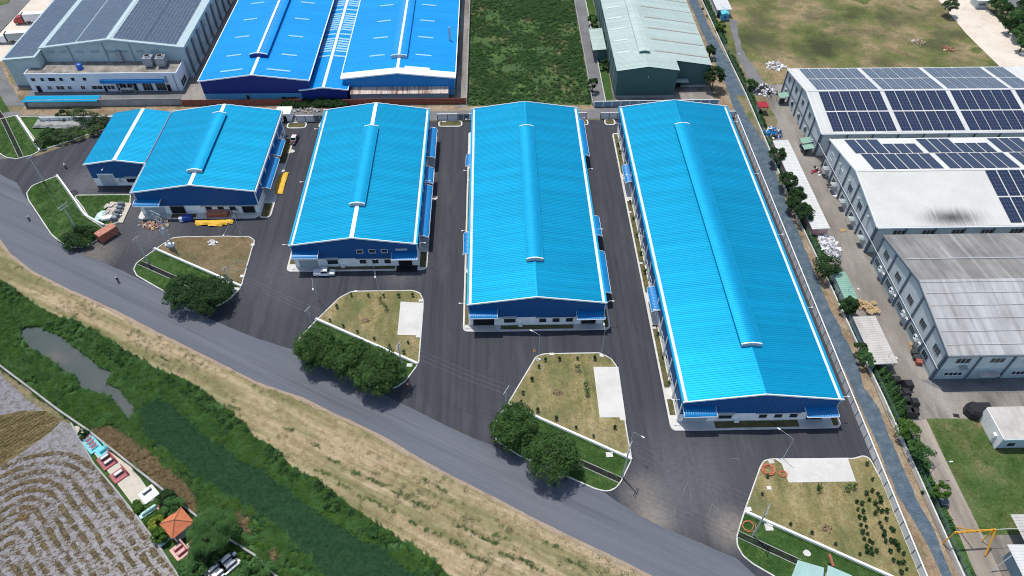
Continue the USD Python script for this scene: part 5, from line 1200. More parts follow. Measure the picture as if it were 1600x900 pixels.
for i, (px, py, R, lab) in enumerate([(80, 211, 3.2, 'low bush nearest the road, left of the grey tarpaulin'), (98, 213, 3.0, 'low bush in front of the tarpaulin\'s left half'), (117, 209, 2.8, 'low bush in front of the tarpaulin\'s right half'), (139, 187, 3.4, 'tallest bush right of the grey tarpaulin'), (153, 190, 3.0, 'bush touching the small blue wing'), (122, 180, 2.8, 'bush behind the tarpaulin, right of centre'), (100, 181, 2.4, 'bush behind the tarpaulin against the capped wall'), (67, 222, 2.2, 'small bush at the low white wall by the tarpaulin'), (150, 203, 2.2, 'low bush at the kerb close to the small blue wing')]):
    tree('wild_bush', lab, (px, py), R, R * .55, 1.3, ['leaf_grey', 'leaf_dark'][i % 3 == 0], 100 + i, 26, 75, .34, trunk_r=.08, cat='bush')
# conifers in a row by the black bales
CONES = []
def conifer(name, label, loc, h, r, seed, group=None):
    rng = np.random.default_rng(seed); t = T(name, label, 'conifer', (*loc[:2], 0), group=group); ORG[t.path] = np.zeros(3); m = MB(); n = 900
    z = rng.uniform(0.05, 1, n) ** 1.2; a = rng.uniform(0, 2 * PI, n); rr = r * (1.02 - z) * rng.uniform(.7, 1.1, n) * (1 + .2 * np.sin(z * 40))
    pos = np.column_stack([rr * np.cos(a), rr * np.sin(a), .3 + z * h]); nr = np.column_stack([np.cos(a), np.sin(a), .6 * np.ones(n)])
    leaves(rng, n, pos, nr, .34, m); MB().tube([(0, 0, 0), (0, 0, h * .9)], [.12, .03], 5).build(t, 'trunk', 'bark'); m.build(t, 'crown', 'leaf_weed'); return t
q = [(1376, 588), (1383, 598), (1389, 609), (1394, 619), (1399, 629), (1403, 640), (1407, 651)]
c0 = conifer('conifer', 'cone-shaped conifer in the row between the mesh fence and black bales', at(*q[0]), 4.0, 1.15, 5, 'conifers in a row by the black bales')
for i, pq in enumerate(q[1:]): dup(c0, at(*pq), i * 1.3, scale=[1, .92, 1.05, .9, 1.08, .95][i])

# saplings and seedlings
def sapling(label, loc, seed, h=1.5, r=.45, group=None, mat='leaf_dark', name='sapling'):
    rng = np.random.default_rng(seed); t = T(name, label, 'sapling', (*loc[:2], .12), group=group); ORG[t.path] = np.zeros(3); m = MB(); n = 70
    d = rng.normal(0, 1, (n, 3)); d /= np.linalg.norm(d, axis=1, keepdims=True)
    leaves(rng, n, np.array([0, 0, h * .6]) + d * rng.uniform(.3, 1, (n, 1)) * [r, r, h * .42], d + [0, 0, .4], .34, m)
    MB().tube([(0, 0, 0), (.03, 0, h * .7)], [.045, .025], 5).build(t, 'trunk', 'bark'); m.build(t, 'crown', mat); return t
def saplings(label, group, pts, seed, h=1.4, r=.5, z=.12):
    s0 = sapling(label, at(*pts[0]), seed, h, r, group); rr = random.Random(seed)
    for p in pts[1:]: dup(s0, (*at(*p)[:2], z), rr.uniform(0, 6), scale=rr.uniform(.8, 1.25))
saplings('small dark sapling in the dry lawn above the three big round trees', 'saplings of the lawn above the round trees', [(549, 463), (576, 464), (600, 464), (623, 464), (645, 463), (527, 481), (516, 502), (537, 511), (559, 520), (585, 531), (609, 542), (638, 537), (631, 552)], 201, 1.2, .4)
saplings('small dark sapling in the dry lawn with the brown patch', 'saplings of the lawn with the brown patch', [(852, 564), (874, 563), (902, 562), (929, 562), (831, 595), (817, 616), (814, 631), (840, 643), (869, 656), (900, 670), (960, 670), (927, 683), (842, 575)], 202, 1.2, .4)
saplings('dark shrub seedling in the planted rows of the lower right lawn', 'shrub seedlings in rows', [(x + dx, y + dy) for x, y in [(1337, 785), (1339, 797), (1341, 809), (1344, 821), (1346, 832), (1349, 843), (1352, 855), (1353, 863)] for dx, dy in ((0, 0), (8, 3))] +
         [(x, y) for x, y in [(1352, 772), (1361, 768), (1370, 773), (1357, 782), (1366, 788), (1374, 780), (1376, 800), (1366, 803), (1373, 818), (1376, 825), (1380, 832), (1390, 826), (1394, 830), (1382, 847), (1390, 846), (1379, 838), (1400, 853), (1402, 859), (1410, 866), (1394, 876), (1402, 880), (1409, 880), (1415, 890), (1406, 895), (1383, 812), (1371, 796), (1353, 726), (1362, 750), (1384, 800), (1374, 785), (1362, 849), (1368, 862), (1389, 862), (1396, 848)]], 203, 1.0, .40)
saplings('small dark sapling in the sparse left half of the lower right lawn', 'saplings of the lower right lawn', [(1198, 746), (1190, 773), (1234, 820), (1267, 833), (1304, 851), (1342, 867), (1278, 765)], 204, 1.0, .4)
saplings('small sapling in the planting strip along the longest warehouse', 'saplings along the longest warehouse', [(966, 228), (968, 240), (984, 318), (989, 343), (995, 370), (1001, 398), (1007, 427), (1014, 456), (1028, 523), (1035, 560), (1045, 600)], 205, 1.2, .42)
for pq, lab, s in (((595, 472), 'larger leafy sapling in the middle of the lawn above the round trees', 1.6), ((604, 484), 'leaning sapling just below the larger one, above the round trees', 1.5), ((902, 578), 'larger sapling at the centre of the lawn with the brown patch', 1.6), ((914, 606), 'sapling nearest the stained concrete pad', 1.6), ((917, 618), 'thin sapling just below the one nearest the stained pad', 1.3), ((1278, 766), 'dark rounded shrub below the long concrete pad', 1.5), ((1322, 765), 'leafy shrub at the lower right corner of the long concrete pad', 1.6), ((1332, 763), 'second leafy shrub right of the long concrete pad', 1.4)):
    sapling(lab, at(*pq), int(s * 100) + pq[0], 1.5 * s, .6 * s, name='young_tree', mat='leaf_mid')
saplings('tuft of weeds along the bank of the gravel road', 'weed tufts along the gravel road', [(1132, 70), (1104, 26), (1098, 15), (1142, 100), (1440, 770)], 206, .7, .5, 0)

# ------------------------------------------------------------------ ground cover nobody could count
def proto(path, mb, mat):
    v, f = mb.arrays(); usdkit.mesh(stage, path, (v, f), MATS[mat])

def blades(seed, n, h, spread, w, lean=.6):
    rng = np.random.default_rng(seed); m = MB(); v = []; f = []
    for i in range(n):
        a = rng.uniform(0, 2 * PI); r = spread * rng.uniform(0, 1) ** .5; b = np.array([r * math.cos(a), r * math.sin(a), 0]); aa = rng.uniform(0, 2 * PI)
        d = np.array([math.cos(aa), math.sin(aa), 0]); s = np.array([-d[1], d[0], 0]) * w * rng.uniform(.6, 1.3); hh = h * rng.uniform(.5, 1.2); l = lean * hh * rng.uniform(.3, 1.3)
        k = len(v); v += [b - s * .6, b + s * .6, b + d * l * .5 + s + [0, 0, hh * .7], b + d * l * .5 - s + [0, 0, hh * .7], b + d * l + [0, 0, hh]]
        f += [(k, k + 1, k + 2), (k, k + 2, k + 3), (k + 3, k + 2, k + 4)]
    m.add(v, f); return m

def scatter(name, label, cat, poly, n, protos, mat, seed, smin=.7, smax=1.3, keep=None, z=0.0, squash=1.0):
    """Ground cover: one PointInstancer over an area."""
    rng = np.random.default_rng(seed); x0, y0, x1, y1 = poly.bounds; P = np.zeros((0, 2)); prep = shapely.prepare(poly)
    while len(P) < n:
        q = rng.uniform((x0, y0), (x1, y1), (n * 2, 2)); ok = shapely.contains_xy(poly, q[:, 0], q[:, 1])
        if keep is not None: ok &= keep(q, rng)
        P = np.vstack([P, q[ok]])
    P = P[:n]; path = free('/World', name); pi = UsdGeom.PointInstancer.Define(stage, path); names = []
    for i, mb in enumerate(protos):
        pp = f'{path}/{name}_clump' + (f'_{i:03d}' if i else ''); proto(pp, mb, mat if isinstance(mat, str) else mat[i % len(mat)]); names.append(pp)
    pi.CreatePrototypesRel().SetTargets([Sdf.Path(x) for x in names])
    pi.CreateProtoIndicesAttr(Vt.IntArray.FromNumpy(rng.integers(0, len(protos), n).astype(np.int32)))
    pi.CreatePositionsAttr(Vt.Vec3fArray.FromNumpy(np.column_stack([P, np.full(n, z)]).astype(np.float32)))
    a = rng.uniform(0, 2 * PI, n) / 2
    pi.CreateOrientationsAttr(Vt.QuathArray([Gf.Quath(float(math.cos(t)), 0, 0, float(math.sin(t))) for t in a]))
    s = rng.uniform(smin, smax, (n, 1)); pi.CreateScalesAttr(Vt.Vec3fArray.FromNumpy((s * [1, 1, squash]).astype(np.float32)))
    tag(pi, label, cat, kind='stuff')
def patchy(size, lo, seed, soft=.15):
    def k(q, rng):
        v = meshkit.fbm(np.column_stack([q / size, np.zeros(len(q))]), 3, seed); return v + rng.normal(0, soft * .3, len(q)) > lo
    return k
bush_c = lambda s, r, n=70, sz=.3: crown(s, r, r * .8, r * .5, 9, n // 9 + 4, sz, .5, .3, -.1)[0]
dry_all = unary_union(drybank)
scatter('bank_weeds', 'dense green weeds covering the canal banks around the pond', 'weeds', bank_poly.difference(pond_poly.buffer(.2)).difference(weed_poly.buffer(-.8)).difference(dry_all), 15000, [blades(1, 22, .5, .4, .07, 1.0), blades(2, 22, .4, .45, .08, 1.2), bush_c(3, .34, 50, .22)], ['leaf_weed', 'leaf_weed', 'leaf_bright'], 301, .5, 1.5, patchy(5, .40, 4, .5))
scatter('bank_bushes', 'taller rank bushes along the canal bank top', 'bushes', LineString(xy(BANK)).buffer(3.0).intersection(bank_poly), 420, [bush_c(4, .65, 100, .24), bush_c(5, .55, 90, .24)], ['leaf_weed', 'leaf_dark'], 302, .4, 1.4, patchy(6, .48, 7, .4))
scatter('water_plants', 'dark carpet of floating water plants filling the canal', 'water plants', weed_poly.buffer(-.2), 19000, [blades(6, 12, .22, .26, .13, 1.0), blades(7, 12, .28, .3, .13, 1.0)], 'leaf_hyacinth', 303, .6, 1.4)
scatter('dry_bank_grass', 'straw-coloured grass on the lower canal bank', 'dry grass', dry_all, 900, [blades(8, 24, .5, .5, .06)], 'leaf_dry', 304, .6, 1.3)
vp = wobble(Polygon(xy([(-70, 300)] + ROAD_LOW + [(1060, 960)] + BANK[::-1])), .1).buffer(-.8)
scatter('verge_grass', 'dry straw grass of the strip between road and canal', 'dry grass', vp, 4500, [blades(9, 10, .11, .45, .05, 1.4), blades(10, 10, .09, .5, .05, 1.4)], 'leaf_dry', 305, .5, 1.3)
rows_ = []
for px, py, L in [(410, 705, 5), (345, 660, 4), (505, 738, 7), (540, 760, 6), (556, 739, 4), (590, 753, 8), (568, 777, 5), (605, 795, 7), (623, 772, 7), (657, 789, 8), (675, 832, 8), (730, 827, 8), (765, 845, 8), (745, 872, 9), (815, 873, 9), (715, 850, 6), (492, 695, 6), (522, 720, 6), (840, 888, 8), (900, 880, 6), (670, 752, 6), (450, 670, 5), (365, 637, 5), (585, 783, 4), (648, 817, 4), (780, 838, 5), (690, 765, 5), (860, 850, 6), (258, 560, 4), (150, 516, 3), (790, 868, 6)]:
    c = at(px, py)[:2]; d = np.array([math.cos(-.42), math.sin(-.42)]); rows_.append(LineString([c - d * L * .25, c + d * L * .25]).buffer(.36))
scatter('verge_tufts', 'rows of green tufts in the dry strip beside the road', 'grass tufts', unary_union(rows_), 700, [blades(11, 14, .12, .35, .06, 1.3)], ['leaf_weed'], 306, .6, 1.2)
scatter('green_verge', 'scattered green grass in the dry strip', 'grass', vp, 500, [blades(12, 14, .12, .5, .06, 1.3)], 'leaf_grey', 307, .6, 1.4, patchy(9, .55, 12))
lot = sbox(-9, 215, 33, 303)
scatter('lot_weeds', 'rank weeds and low scrub overgrowing the vacant lot', 'weeds', lot, 8000, [blades(13, 20, .28, .6, .09, 1.2), blades(15, 20, .34, .5, .08, 1.2), bush_c(14, .4, 60, .24)], ['leaf_weed', 'leaf_grey', 'leaf_weed'], 308, .5, 1.4, patchy(7, .49, 21, .6))
lp = [Polygon(p.buffer(0).exterior) for p in (I2.intersection(halfplane(W2[0], W2[1], -1)), I3.intersection(halfplane(W3[0], W3[1], -1)), I4.intersection(halfplane(W4[0], W4[1], -1)), I5.intersection(halfplane(W5[0], W5[1], -1)), I1, I1b, I0)]
scatter('lawn_grass', 'lush green grass of the roadside lawns', 'grass', unary_union([p.buffer(-.3) for p in lp]), 7000, [blades(16, 14, .12, .4, .05, 1.2), blades(17, 14, .10, .4, .05, 1.2)], ['leaf_weed', 'leaf_bright'], 309, .6, 1.2, patchy(4, .42, 33, .6), .12)
dp = [I2.intersection(halfplane(W2[0], W2[1], 1)), I3.intersection(halfplane(W3[0], W3[1], 1)), I4.intersection(halfplane(W4[0], W4[1], 1)), I5.intersection(halfplane(W5[0], W5[1], 1))]
scatter('dry_lawn_grass', 'thin yellowing grass of the lawns in front of the warehouses', 'grass', unary_union([p.buffer(-.3) for p in dp]), 4500, [blades(18, 10, .10, .45, .04, 1.2), blades(19, 10, .10, .45, .04, 1.2)], ['leaf_dry', 'leaf_dry'], 310, .6, 1.2, patchy(5, .36, 44), .12)
cem = Polygon(xy([(140, 676), (215, 735), (312, 811), (360, 845), (400, 870), (427, 897), (470, 940)] + PADDY_R[::-1])).buffer(-.5)
scatter('grave_plot_weeds', 'lush undergrowth around the graves', 'weeds', cem.intersection(Polygon(xy([(215, 770), (300, 800), (480, 930), (300, 940), (212, 800)]))).difference(unary_union([Point(xy([q])[0]).buffer(r) for q, r in (((350, 888), 3.4), ((282, 862), 2.6), ((233, 800), 2.0), ((233, 773), 2.4), ((300, 851), 1.2), ((283, 826), 3.0))])), 1500, [blades(21, 24, .6, .5, .08), bush_c(22, .5)], ['leaf_weed', 'leaf_bright'], 312, .6, 1.4, patchy(4, .42, 61))
fy = LineString(xy(wl)).parallel_offset(1.5, 'left').buffer(.9)
scatter('fence_weeds', 'dark creepers and weeds along the neighbours\' mesh fence', 'weeds', fy, 3000, [blades(23, 22, .7, .5, .08), bush_c(24, .5)], ['leaf_dark', 'leaf_weed'], 313, .5, 1.3, patchy(9, .40, 71))
scatter('lane_weeds', 'weeds and rubble strip along the back lane by the brick wall', 'weeds', Polygon(xy([(440, 158), (540, 158), (545, 168), (440, 170)])), 260, [bush_c(25, .8, 110), blades(26, 22, .8, .5, .08)], 'leaf_dark', 314, .7, 1.4)
scatter('lower_lawn_grass', 'bright grass of the lower right lawn', 'grass', Polygon(xy([(1452, 660), (1534, 660), (1560, 705), (1650, 705), (1650, 830), (1530, 830), (1480, 720)])), 2200, [blades(27, 12, .12, .5, .05, 1.2)], 'leaf_bright', 315, .6, 1.2, patchy(6, .45, 81))

# stubble rows of the paddy field: they follow its edge and turn along the headland
cor = np.array(xy([(104, 668)])[0]); dr = np.array(xy([(277, 897)])[0]) - np.array(xy([(147, 725)])[0]); dr /= np.linalg.norm(dr); dl = np.array(xy([(0, 728)])[0]) - np.array(xy([(90, 676)])[0]); dl /= np.linalg.norm(dl)
edge = Polygon([cor, cor + dr * 140, cor + dr * 140 + dl * 120, cor + dl * 140]).buffer(-16, quad_segs=16).buffer(16, quad_segs=16)
rr = np.random.default_rng(9); straw_pts = []; m = MB()
for k in range(0, 24):
    p = edge.buffer(-.7 - 2.05 * k, join_style='round', quad_segs=12)
    if p.is_empty: break
    c = np.array(max(getattr(p, 'geoms', [p]), key=lambda g: g.area).exterior.segmentize(.7).coords)
    c = c + (meshkit.fbm(np.column_stack([c * .16, np.full(len(c), k * .3)]), 3, 5)[:, None] - .5) * .9
    wv = .10 + .66 * meshkit.fbm(np.column_stack([c * .5, np.full(len(c), k * 3.1)]), 3, 6)
    for (a, b, w0, w1) in zip(c[:-1], c[1:], wv[:-1], wv[1:]):
        if b[1] < 25 or b[0] < -118 or np.linalg.norm(b - a) > 3: continue
        d = (b - a) / (np.linalg.norm(b - a) + 1e-9); nn = np.array([-d[1], d[0]])
        if rr.uniform() < .25: straw_pts.append(a + nn * (1.0 + rr.normal(0, .25)))
        for q in range(4):
            if rr.uniform() < .8: straw_pts.append(a + (b - a) * rr.uniform() + nn * rr.normal(0, .36))
        if w0 < .40 or rr.uniform() < .12: continue
        v = [(*(a - nn * w0), -.015), (*(a + nn * w0), -.015), (*(b + nn * w1), -.015), (*(b - nn * w1), -.015), (*a, .06), (*b, .06)]
        m.add(v, [(0, 4, 5), (0, 5, 3), (4, 1, 2), (4, 2, 5)])
ub = Polygon(xy([(-100, 700), (0, 648), (40, 641), (72, 642), (97, 656), (80, 674), (0, 730), (-100, 795)])).buffer(-.6)
q0, q1 = np.array(xy([(0, 727)])[0]), np.array(xy([(90, 662)])[0]); dd = (q1 - q0) / np.linalg.norm(q1 - q0); nd = np.array([-dd[1], dd[0]])
for k in range(-2, 16):
    ln = LineString([q0 - dd * 30 + nd * (.9 * k), q1 + dd * 12 + nd * (.9 * k)]).intersection(ub)
    for g in getattr(ln, 'geoms', [ln]):
        for s_ in np.arange(0, g.length, .22):
            if rr.uniform() < .8: pt = g.interpolate(s_); straw_pts.append(np.array([pt.x, pt.y]) + rr.normal(0, .16, 2))
single('stubble_rows', m, 'straw_row', 'curving rows of rice stubble standing in the wet paddy mud', 'stubble', kind='stuff')
sp = np.array(straw_pts); path = free('/World', 'straw_tufts'); pi = UsdGeom.PointInstancer.Define(stage, path); proto(path + '/straw_clump', blades(31, 12, .16, .24, .05, 1.2), 'leaf_straw'); pi.CreatePrototypesRel().SetTargets([Sdf.Path(path + '/straw_clump')])
pi.CreateProtoIndicesAttr(Vt.IntArray([0] * len(sp))); pi.CreatePositionsAttr(Vt.Vec3fArray.FromNumpy(np.column_stack([sp, np.zeros(len(sp))]).astype(np.float32))); tag(pi, 'loose straw tufts lying on the stubble rows', 'straw', kind='stuff')

# ------------------------------------------------------------------ utility poles, lamps and wires
def pole(label, base, h, arms=((-.4, 2.4),), az=0.0, name='utility_pole', mat='pole_concrete', kit=False):
    b = np.array([base[0], base[1], 0.0]); t = T(name, label, 'utility pole', b)
    MB().tube([b, b + [0, 0, h]], [.22, .12], 8).build(t, 'shaft', mat)
    d = np.array([math.cos(az), math.sin(az), 0]); tops = []
    for dz, L in arms:
        c = b + [0, 0, h + dz]; MB().obox(c, (L, .14, .16), az).build(t, 'crossarm', 'steel_grey')
        for k in (-1, 0, 1):
            q = c + d * L * .45 * k; MB().tube([q + [0, 0, .05], q + [0, 0, .35]], [.09, .05], 6).build(t, 'insulator', 'plastic_white'); tops.append(q + [0, 0, .35])
    if kit:
        q = b + [0, 0, h * .62]; MB().obox(q + d * .5, (1.0, .7, 1.1), az).build(t, 'transformer', 'steel_grey')
    return tops
def wires(label, A, B, sag=.8, n=9, group=None):
    m = MB()
    for a, b in zip(A, B):
        m.tube([a + (b - a) * s - np.array([0, 0, 4 * sag * s * (1 - s)]) for s in np.linspace(0, 1, n)], .028, 3, cap=False)
    single('power_line', m, 'wire_dark', label, 'power line')
az = math.atan2(W4[1][1] - W4[0][1], W4[1][0] - W4[0][0]) + PI / 2
PL = [((68, 281), 'slim pole at the upper kerb corner of the far left lawn'), ((120, 360), 'pole on the left lawn with a square platform near its top'), ((231, 411), 'slim pole beside the narrow open drain'), ((365, 464), 'pole standing behind the dark roadside trees')]
P_a = pole(PL[0][1], at(68, 283), 9, ((-.3, 1.6),), az)
P_b = pole(PL[1][1], at(122, 362), 10, ((-.3, 3.4), (-1.2, 2.4)), az); 
P_c = pole(PL[2][1], at(232, 411), 9.5, ((-.3, 2.2),), az)
P_d = pole(PL[3][1], at(366, 458), 9.5, ((-.3, 2.0),), az)
P_e = pole('pole at the kerb left of the three big round trees', at(492, 521), 9.5, ((-.3, 2.0),), az)
P_f = pole('leaning-looking pole on the lawn right of the three big round trees', at(631, 589), 12.5, ((-.3, 2.4), (-1.3, 1.8)), az)
P_g = pole('pole with a ladder-like crossarm at the kerb by the corner round tree', at(791, 646), 9.5, ((-.3, 2.6),), az)
P_h = pole('tall pole on the rounded lawn corner below the white pad', at(972.5, 746), 13, ((-.3, 2.6), (-1.6, 2.0)), az)
P_i = pole('tall pole on the lower right lawn beside the orange hose ring', at(1176, 837), 12, ((-.3, 2.4), (-1.4, 1.8)), az)
for A, B, l in ((P_a, P_b, 'thin wires over the far left lawn'), (P_b, P_c, 'thin wires over the brown container'), (P_c, P_d, 'thin wires over the roadside drain'), (P_d, P_e, 'thin wires from the road bend to the round trees'), (P_e, P_f, 'thin wires over the three big round trees'), (P_f, P_g, 'wires over the dark yard mouth left of the corner tree'), (P_g, P_h, 'wires over the lawn with the brown patch'), (P_h, P_i, 'wires over the light-streaked yard mouth')):
    wires(l, A[:3], B[:3])
# transformer frame on two poles
t = T('transformer_frame', 'lattice frame of two poles carrying a transformer, beside the lawn corner', 'pylon', at(266, 383))
c = at(266, 383); d = np.array([.85, -.5, 0]); d /= np.linalg.norm(d); A, B = c - d * 1.1, c + d * 1.1
for q in (A, B): MB().tube([q, q + [0, 0, 12.0]], [.22, .15], 8).build(t, 'pole', 'pole_concrete')
for z in (4.6, 6.2, 8.6, 10.4, 11.8): MB().hull([p + [0, 0, z + k] + np.array([0, s * .08, 0]) for p in (A - d * .9, B + d * .9) for k in (0, .16) for s in (-1, 1)]).build(t, 'crossbar', 'steel_grey')
MB().cbox(c + [0, 0, 5.5], (1.3, 1.0, 1.5), 0, .1).build(t, 'transformer', 'galv'); 
for k in (-1, 0, 1): MB().tube([c + d * k * .8 + [0, 0, 8.7], c + d * k * .8 + [0, 0, 9.6]], [.12, .06], 6).build(t, 'insulator', 'plastic_white')
MB().cbox(c + [.2, -.4, .5], (2.4, 1.2, .9), 0, .05).build(t, 'meter_cabinet', 'plastic_white')
for k in range(4): MB().tube([A + [0, 0, 6.3 + k * 1.4], B + [0, 0, 7.7 + k * 1.4]], .05, 4).build(t, 'brace', 'steel_grey')
def lamp(label, base, h, to, name='street_lamp'):
    b = np.array([base[0], base[1], .1]); t = T(name, label, 'street lamp', b); dirv = np.array([to[0] - b[0], to[1] - b[1]]); L = np.linalg.norm(dirv); dirv /= L
    e = b + [*(dirv * L), h + .25]
    MB().tube([b, b + [0, 0, h]], [.08, .045], 6).build(t, 'post', 'galv'); MB().tube([b + [0, 0, h], b + [*(dirv * L * .4), h + .2], e], .03, 5).build(t, 'arm', 'galv')
    MB().hull([e + np.array([*(dirv * a + np.array([-dirv[1], dirv[0]]) * s), z]) for a in (0, .7) for s in (-.12, .12) for z in (-.06, .07)]).build(t, 'lamp_head', 'white_trim')
lamp('street lamp at the upper left kerb of the lawn with the brown patch', at(842, 557), 8, at(832, 518, 8.2))
lamp('street lamp at the upper right kerb of the lawn with the brown patch', at(940, 552), 8.6, at(944, 509, 8.8))
lamp('street lamp at the kerb beside the stained concrete pad', at(982, 706), 8, at(1002, 682, 8.2))
lamp('street lamp before the front of the longest warehouse', at(1223, 717), 8, at(1219, 672, 8.2))
lamp('street lamp at the upper kerb of the lawn above the round trees', at(592, 456), 8, at(586, 432, 8.2))
lamp('street lamp in front of the pickup\'s warehouse', at(585, 423), 4.2, at(584, 406, 4.3))
lamp('street lamp at the left kerb above the round trees', at(497, 468), 8, at(489, 451, 8.2))
lamp('street lamp on the upper kerb of the lawn with the bare soil', at(378, 370), 8, at(350, 367, 8.2))
lamp('lamp on the wall beside the grey open shed', at(1380, 570), 5, at(1399, 558, 5.2)); lamp('lamp at the lower end of the pale green lean-to', at(1319, 467), 5, at(1339, 451, 5.2)); lamp('lamp overhanging the concrete drive near the broad young tree', at(1452, 742), 5, at(1483, 722, 5.2)); lamp('lamp on the small pole in the dry field track', at(1150, 105), 6, at(1155, 84, 6.2))

# ------------------------------------------------------------------ vehicles
def wheel(t, x, y, r, w=.24):
    m = MB().cyl((x, y, r), r, w, 14, 'y'); p = m.build(t, 'wheel', 'tyre', smooth=40); MB().cyl((x, y + (.02 if y > 0 else -.02), r), r * .6, w, 10, 'y').build(p, 'rim', 'rim')
def vehicle(name, label, cat, loc, rz, L, W, hood_h, roof_h, cab, mat, bed=None, roofmat=None):
    """Along +x. cab = (rear bottom, rear top, front top, front bottom) of the glasshouse as shares of the length from the back."""
    t = T(name, label, cat, (*loc[:2], 0), rz); ORG[t.path] = np.zeros(3); x = lambda f: -L / 2 + L * f
    low = []
    for f, zz, ww in ((0, .55, .90), (0, hood_h - .06, .88), (.03, hood_h, .9), (.97, hood_h - .12, .82), (1, hood_h - .25, .78), (1, .5, .82), (.02, .38, .9), (.98, .36, .82), (.5, .32, .96), (.5, hood_h, .95), (.5, .7, 1.0), (.1, .7, .98), (.9, .7, .95)):
        low += [(x(f), s * W / 2 * ww, zz) for s in (-1, 1)]
    MB().hull(low).build(t, 'body', mat, smooth=30)
    a, b, c, d = cab
    MB().hull([(x(f), s * W / 2 * w, z) for s in (-1, 1) for f, w, z in ((a, .90, hood_h - .05), (b, .76, roof_h - .04), (b + .03, .74, roof_h), (c - .03, .74, roof_h), (c, .76, roof_h - .05), (d, .88, hood_h - .06))]).build(t, 'cabin', roofmat or mat, smooth=30)
    g = MB(); z0, z1 = hood_h + .04, roof_h - .12; mix = lambda p, q, k: p + (q - p) * k
    for s in (-1, 1):
        g.hull([(x(mix(a, b, k)) + (.12 if k < .5 else .10), s * (W / 2 * mix(.90, .76, k) + o), z) for k, z in ((.08, z0), (.82, z1)) for o in (-.03, .012)] + [(x(mix(d, c, k)) - .16, s * (W / 2 * mix(.88, .76, k) + o), z) for k, z in ((.08, z0), (.82, z1)) for o in (-.03, .012)])
    for (p, q, sg) in ((d, c, 1), (a, b, -1)):
        g.hull([(x(mix(p, q, k)) + sg * o, s * W / 2 * mix(.80, .68, k), z) for k, z in ((.12, z0 + .02), (.85, z1)) for o in (-.03, .02) for s in (-1, 1)])
    g.build(t, 'window_glass', 'glass_dark')
    if bed: 
        MB().box(x(bed[0]), x(bed[1]), -W * .40, W * .40, hood_h - .3, hood_h + .012).build(t, 'cargo_bed', bed[2])
    r = .36
    for f in (.18, .82):
        for s in (-1, 1): wheel(t, x(f), s * (W / 2 - .14), r)
    for s in (-1, 1):
        MB().cbox((x(1) - .06, s * W * .33, hood_h - .28), (.14, .34, .16), 0, .03).build(t, 'headlight', 'lamp_clear'); MB().cbox((x(0) + .03, s * W * .40, hood_h - .25), (.1, .2, .25), 0, .02).build(t, 'tail_light', 'lamp_red')
    MB().cbox((x(1) + .02, 0, .5), (.12, W * .8, .2), 0, .03).build(t, 'bumper', 'steel_grey')
    return t
vehicle('pickup_truck', 'white pickup parked in front of the second long warehouse', 'pickup', at(507.5, 428.5), 0, 5.6, 2.0, 1.15, 1.95, (.34, .38, .66, .78), 'car_white', bed=(.03, .33, 'car_white'))
vehicle('parked_car', 'dark red car with a white roof beside the first warehouse', 'car', at(460.5, 220), -PI / 2 - .12, 4.9, 1.85, 1.0, 1.75, (.25, .30, .62, .76), 'car_maroon', roofmat='car_white')
vehicle('parked_truck', 'small blue truck standing by a door of the longest warehouse', 'truck', at(977, 271), PI / 2, 4.6, 1.8, 1.05, 1.8, (.55, .57, .82, .95), 'car_blue', bed=(.03, .5, 'awning_blue'))
def lorry(label, loc, rz, mat, box_mat, name='lorry'):
    t = T(name, label, 'lorry', (*loc[:2], 0), rz); ORG[t.path] = np.zeros(3)
    MB().hull([(x, s * w, z) for s in (-1, 1) for x, w, z in ((0, 1.2, .6), (3.4, 1.15, .6), (3.6, 1.1, 1.2), (3.5, 1.1, 1.75), (1.9, 1.2, 3.0), (0, 1.2, 3.2))]).build(t, 'cab', mat, smooth=30)
    MB().hull([(x, s * .95, z) for s in (-1, 1) for x, z in ((2.15, 2.75), (3.3, 1.85), (3.36, 1.9), (2.2, 2.82))]).build(t, 'windscreen', 'glass_dark')
    MB().box(-9.5, .2, -.5, .5, .8, 1.15).build(t, 'chassis', 'bike_dark'); MB().box(-12.4, -.6, -1.22, 1.22, 1.25, 3.9).build(t, 'container', box_mat); MB().box(-.3, -.05, -1.25, 1.25, .9, 3.9).build(t, 'cab_back', 'scrap_dark')
    m = MB(); m.box(-12.3, -.7, -1.15, 1.15, 3.9, 3.96); m.build(t, 'container_roof', 'car_white')
    for x in (2.6, -1.2, -8.6, -9.8, -11.0):
        for s in (-1, 1): wheel(t, x, s * 1.0, .5, .35)
q = at(40, 36); lorry('red tractor lorry with a white container, upper left corner', q, PI + .12, 'car_red', 'plastic_white')
q = at(14, 66); lorry('white tractor lorry with a pale container, upper left corner', q, PI + .12, 'car_white', 'shutter_grey')

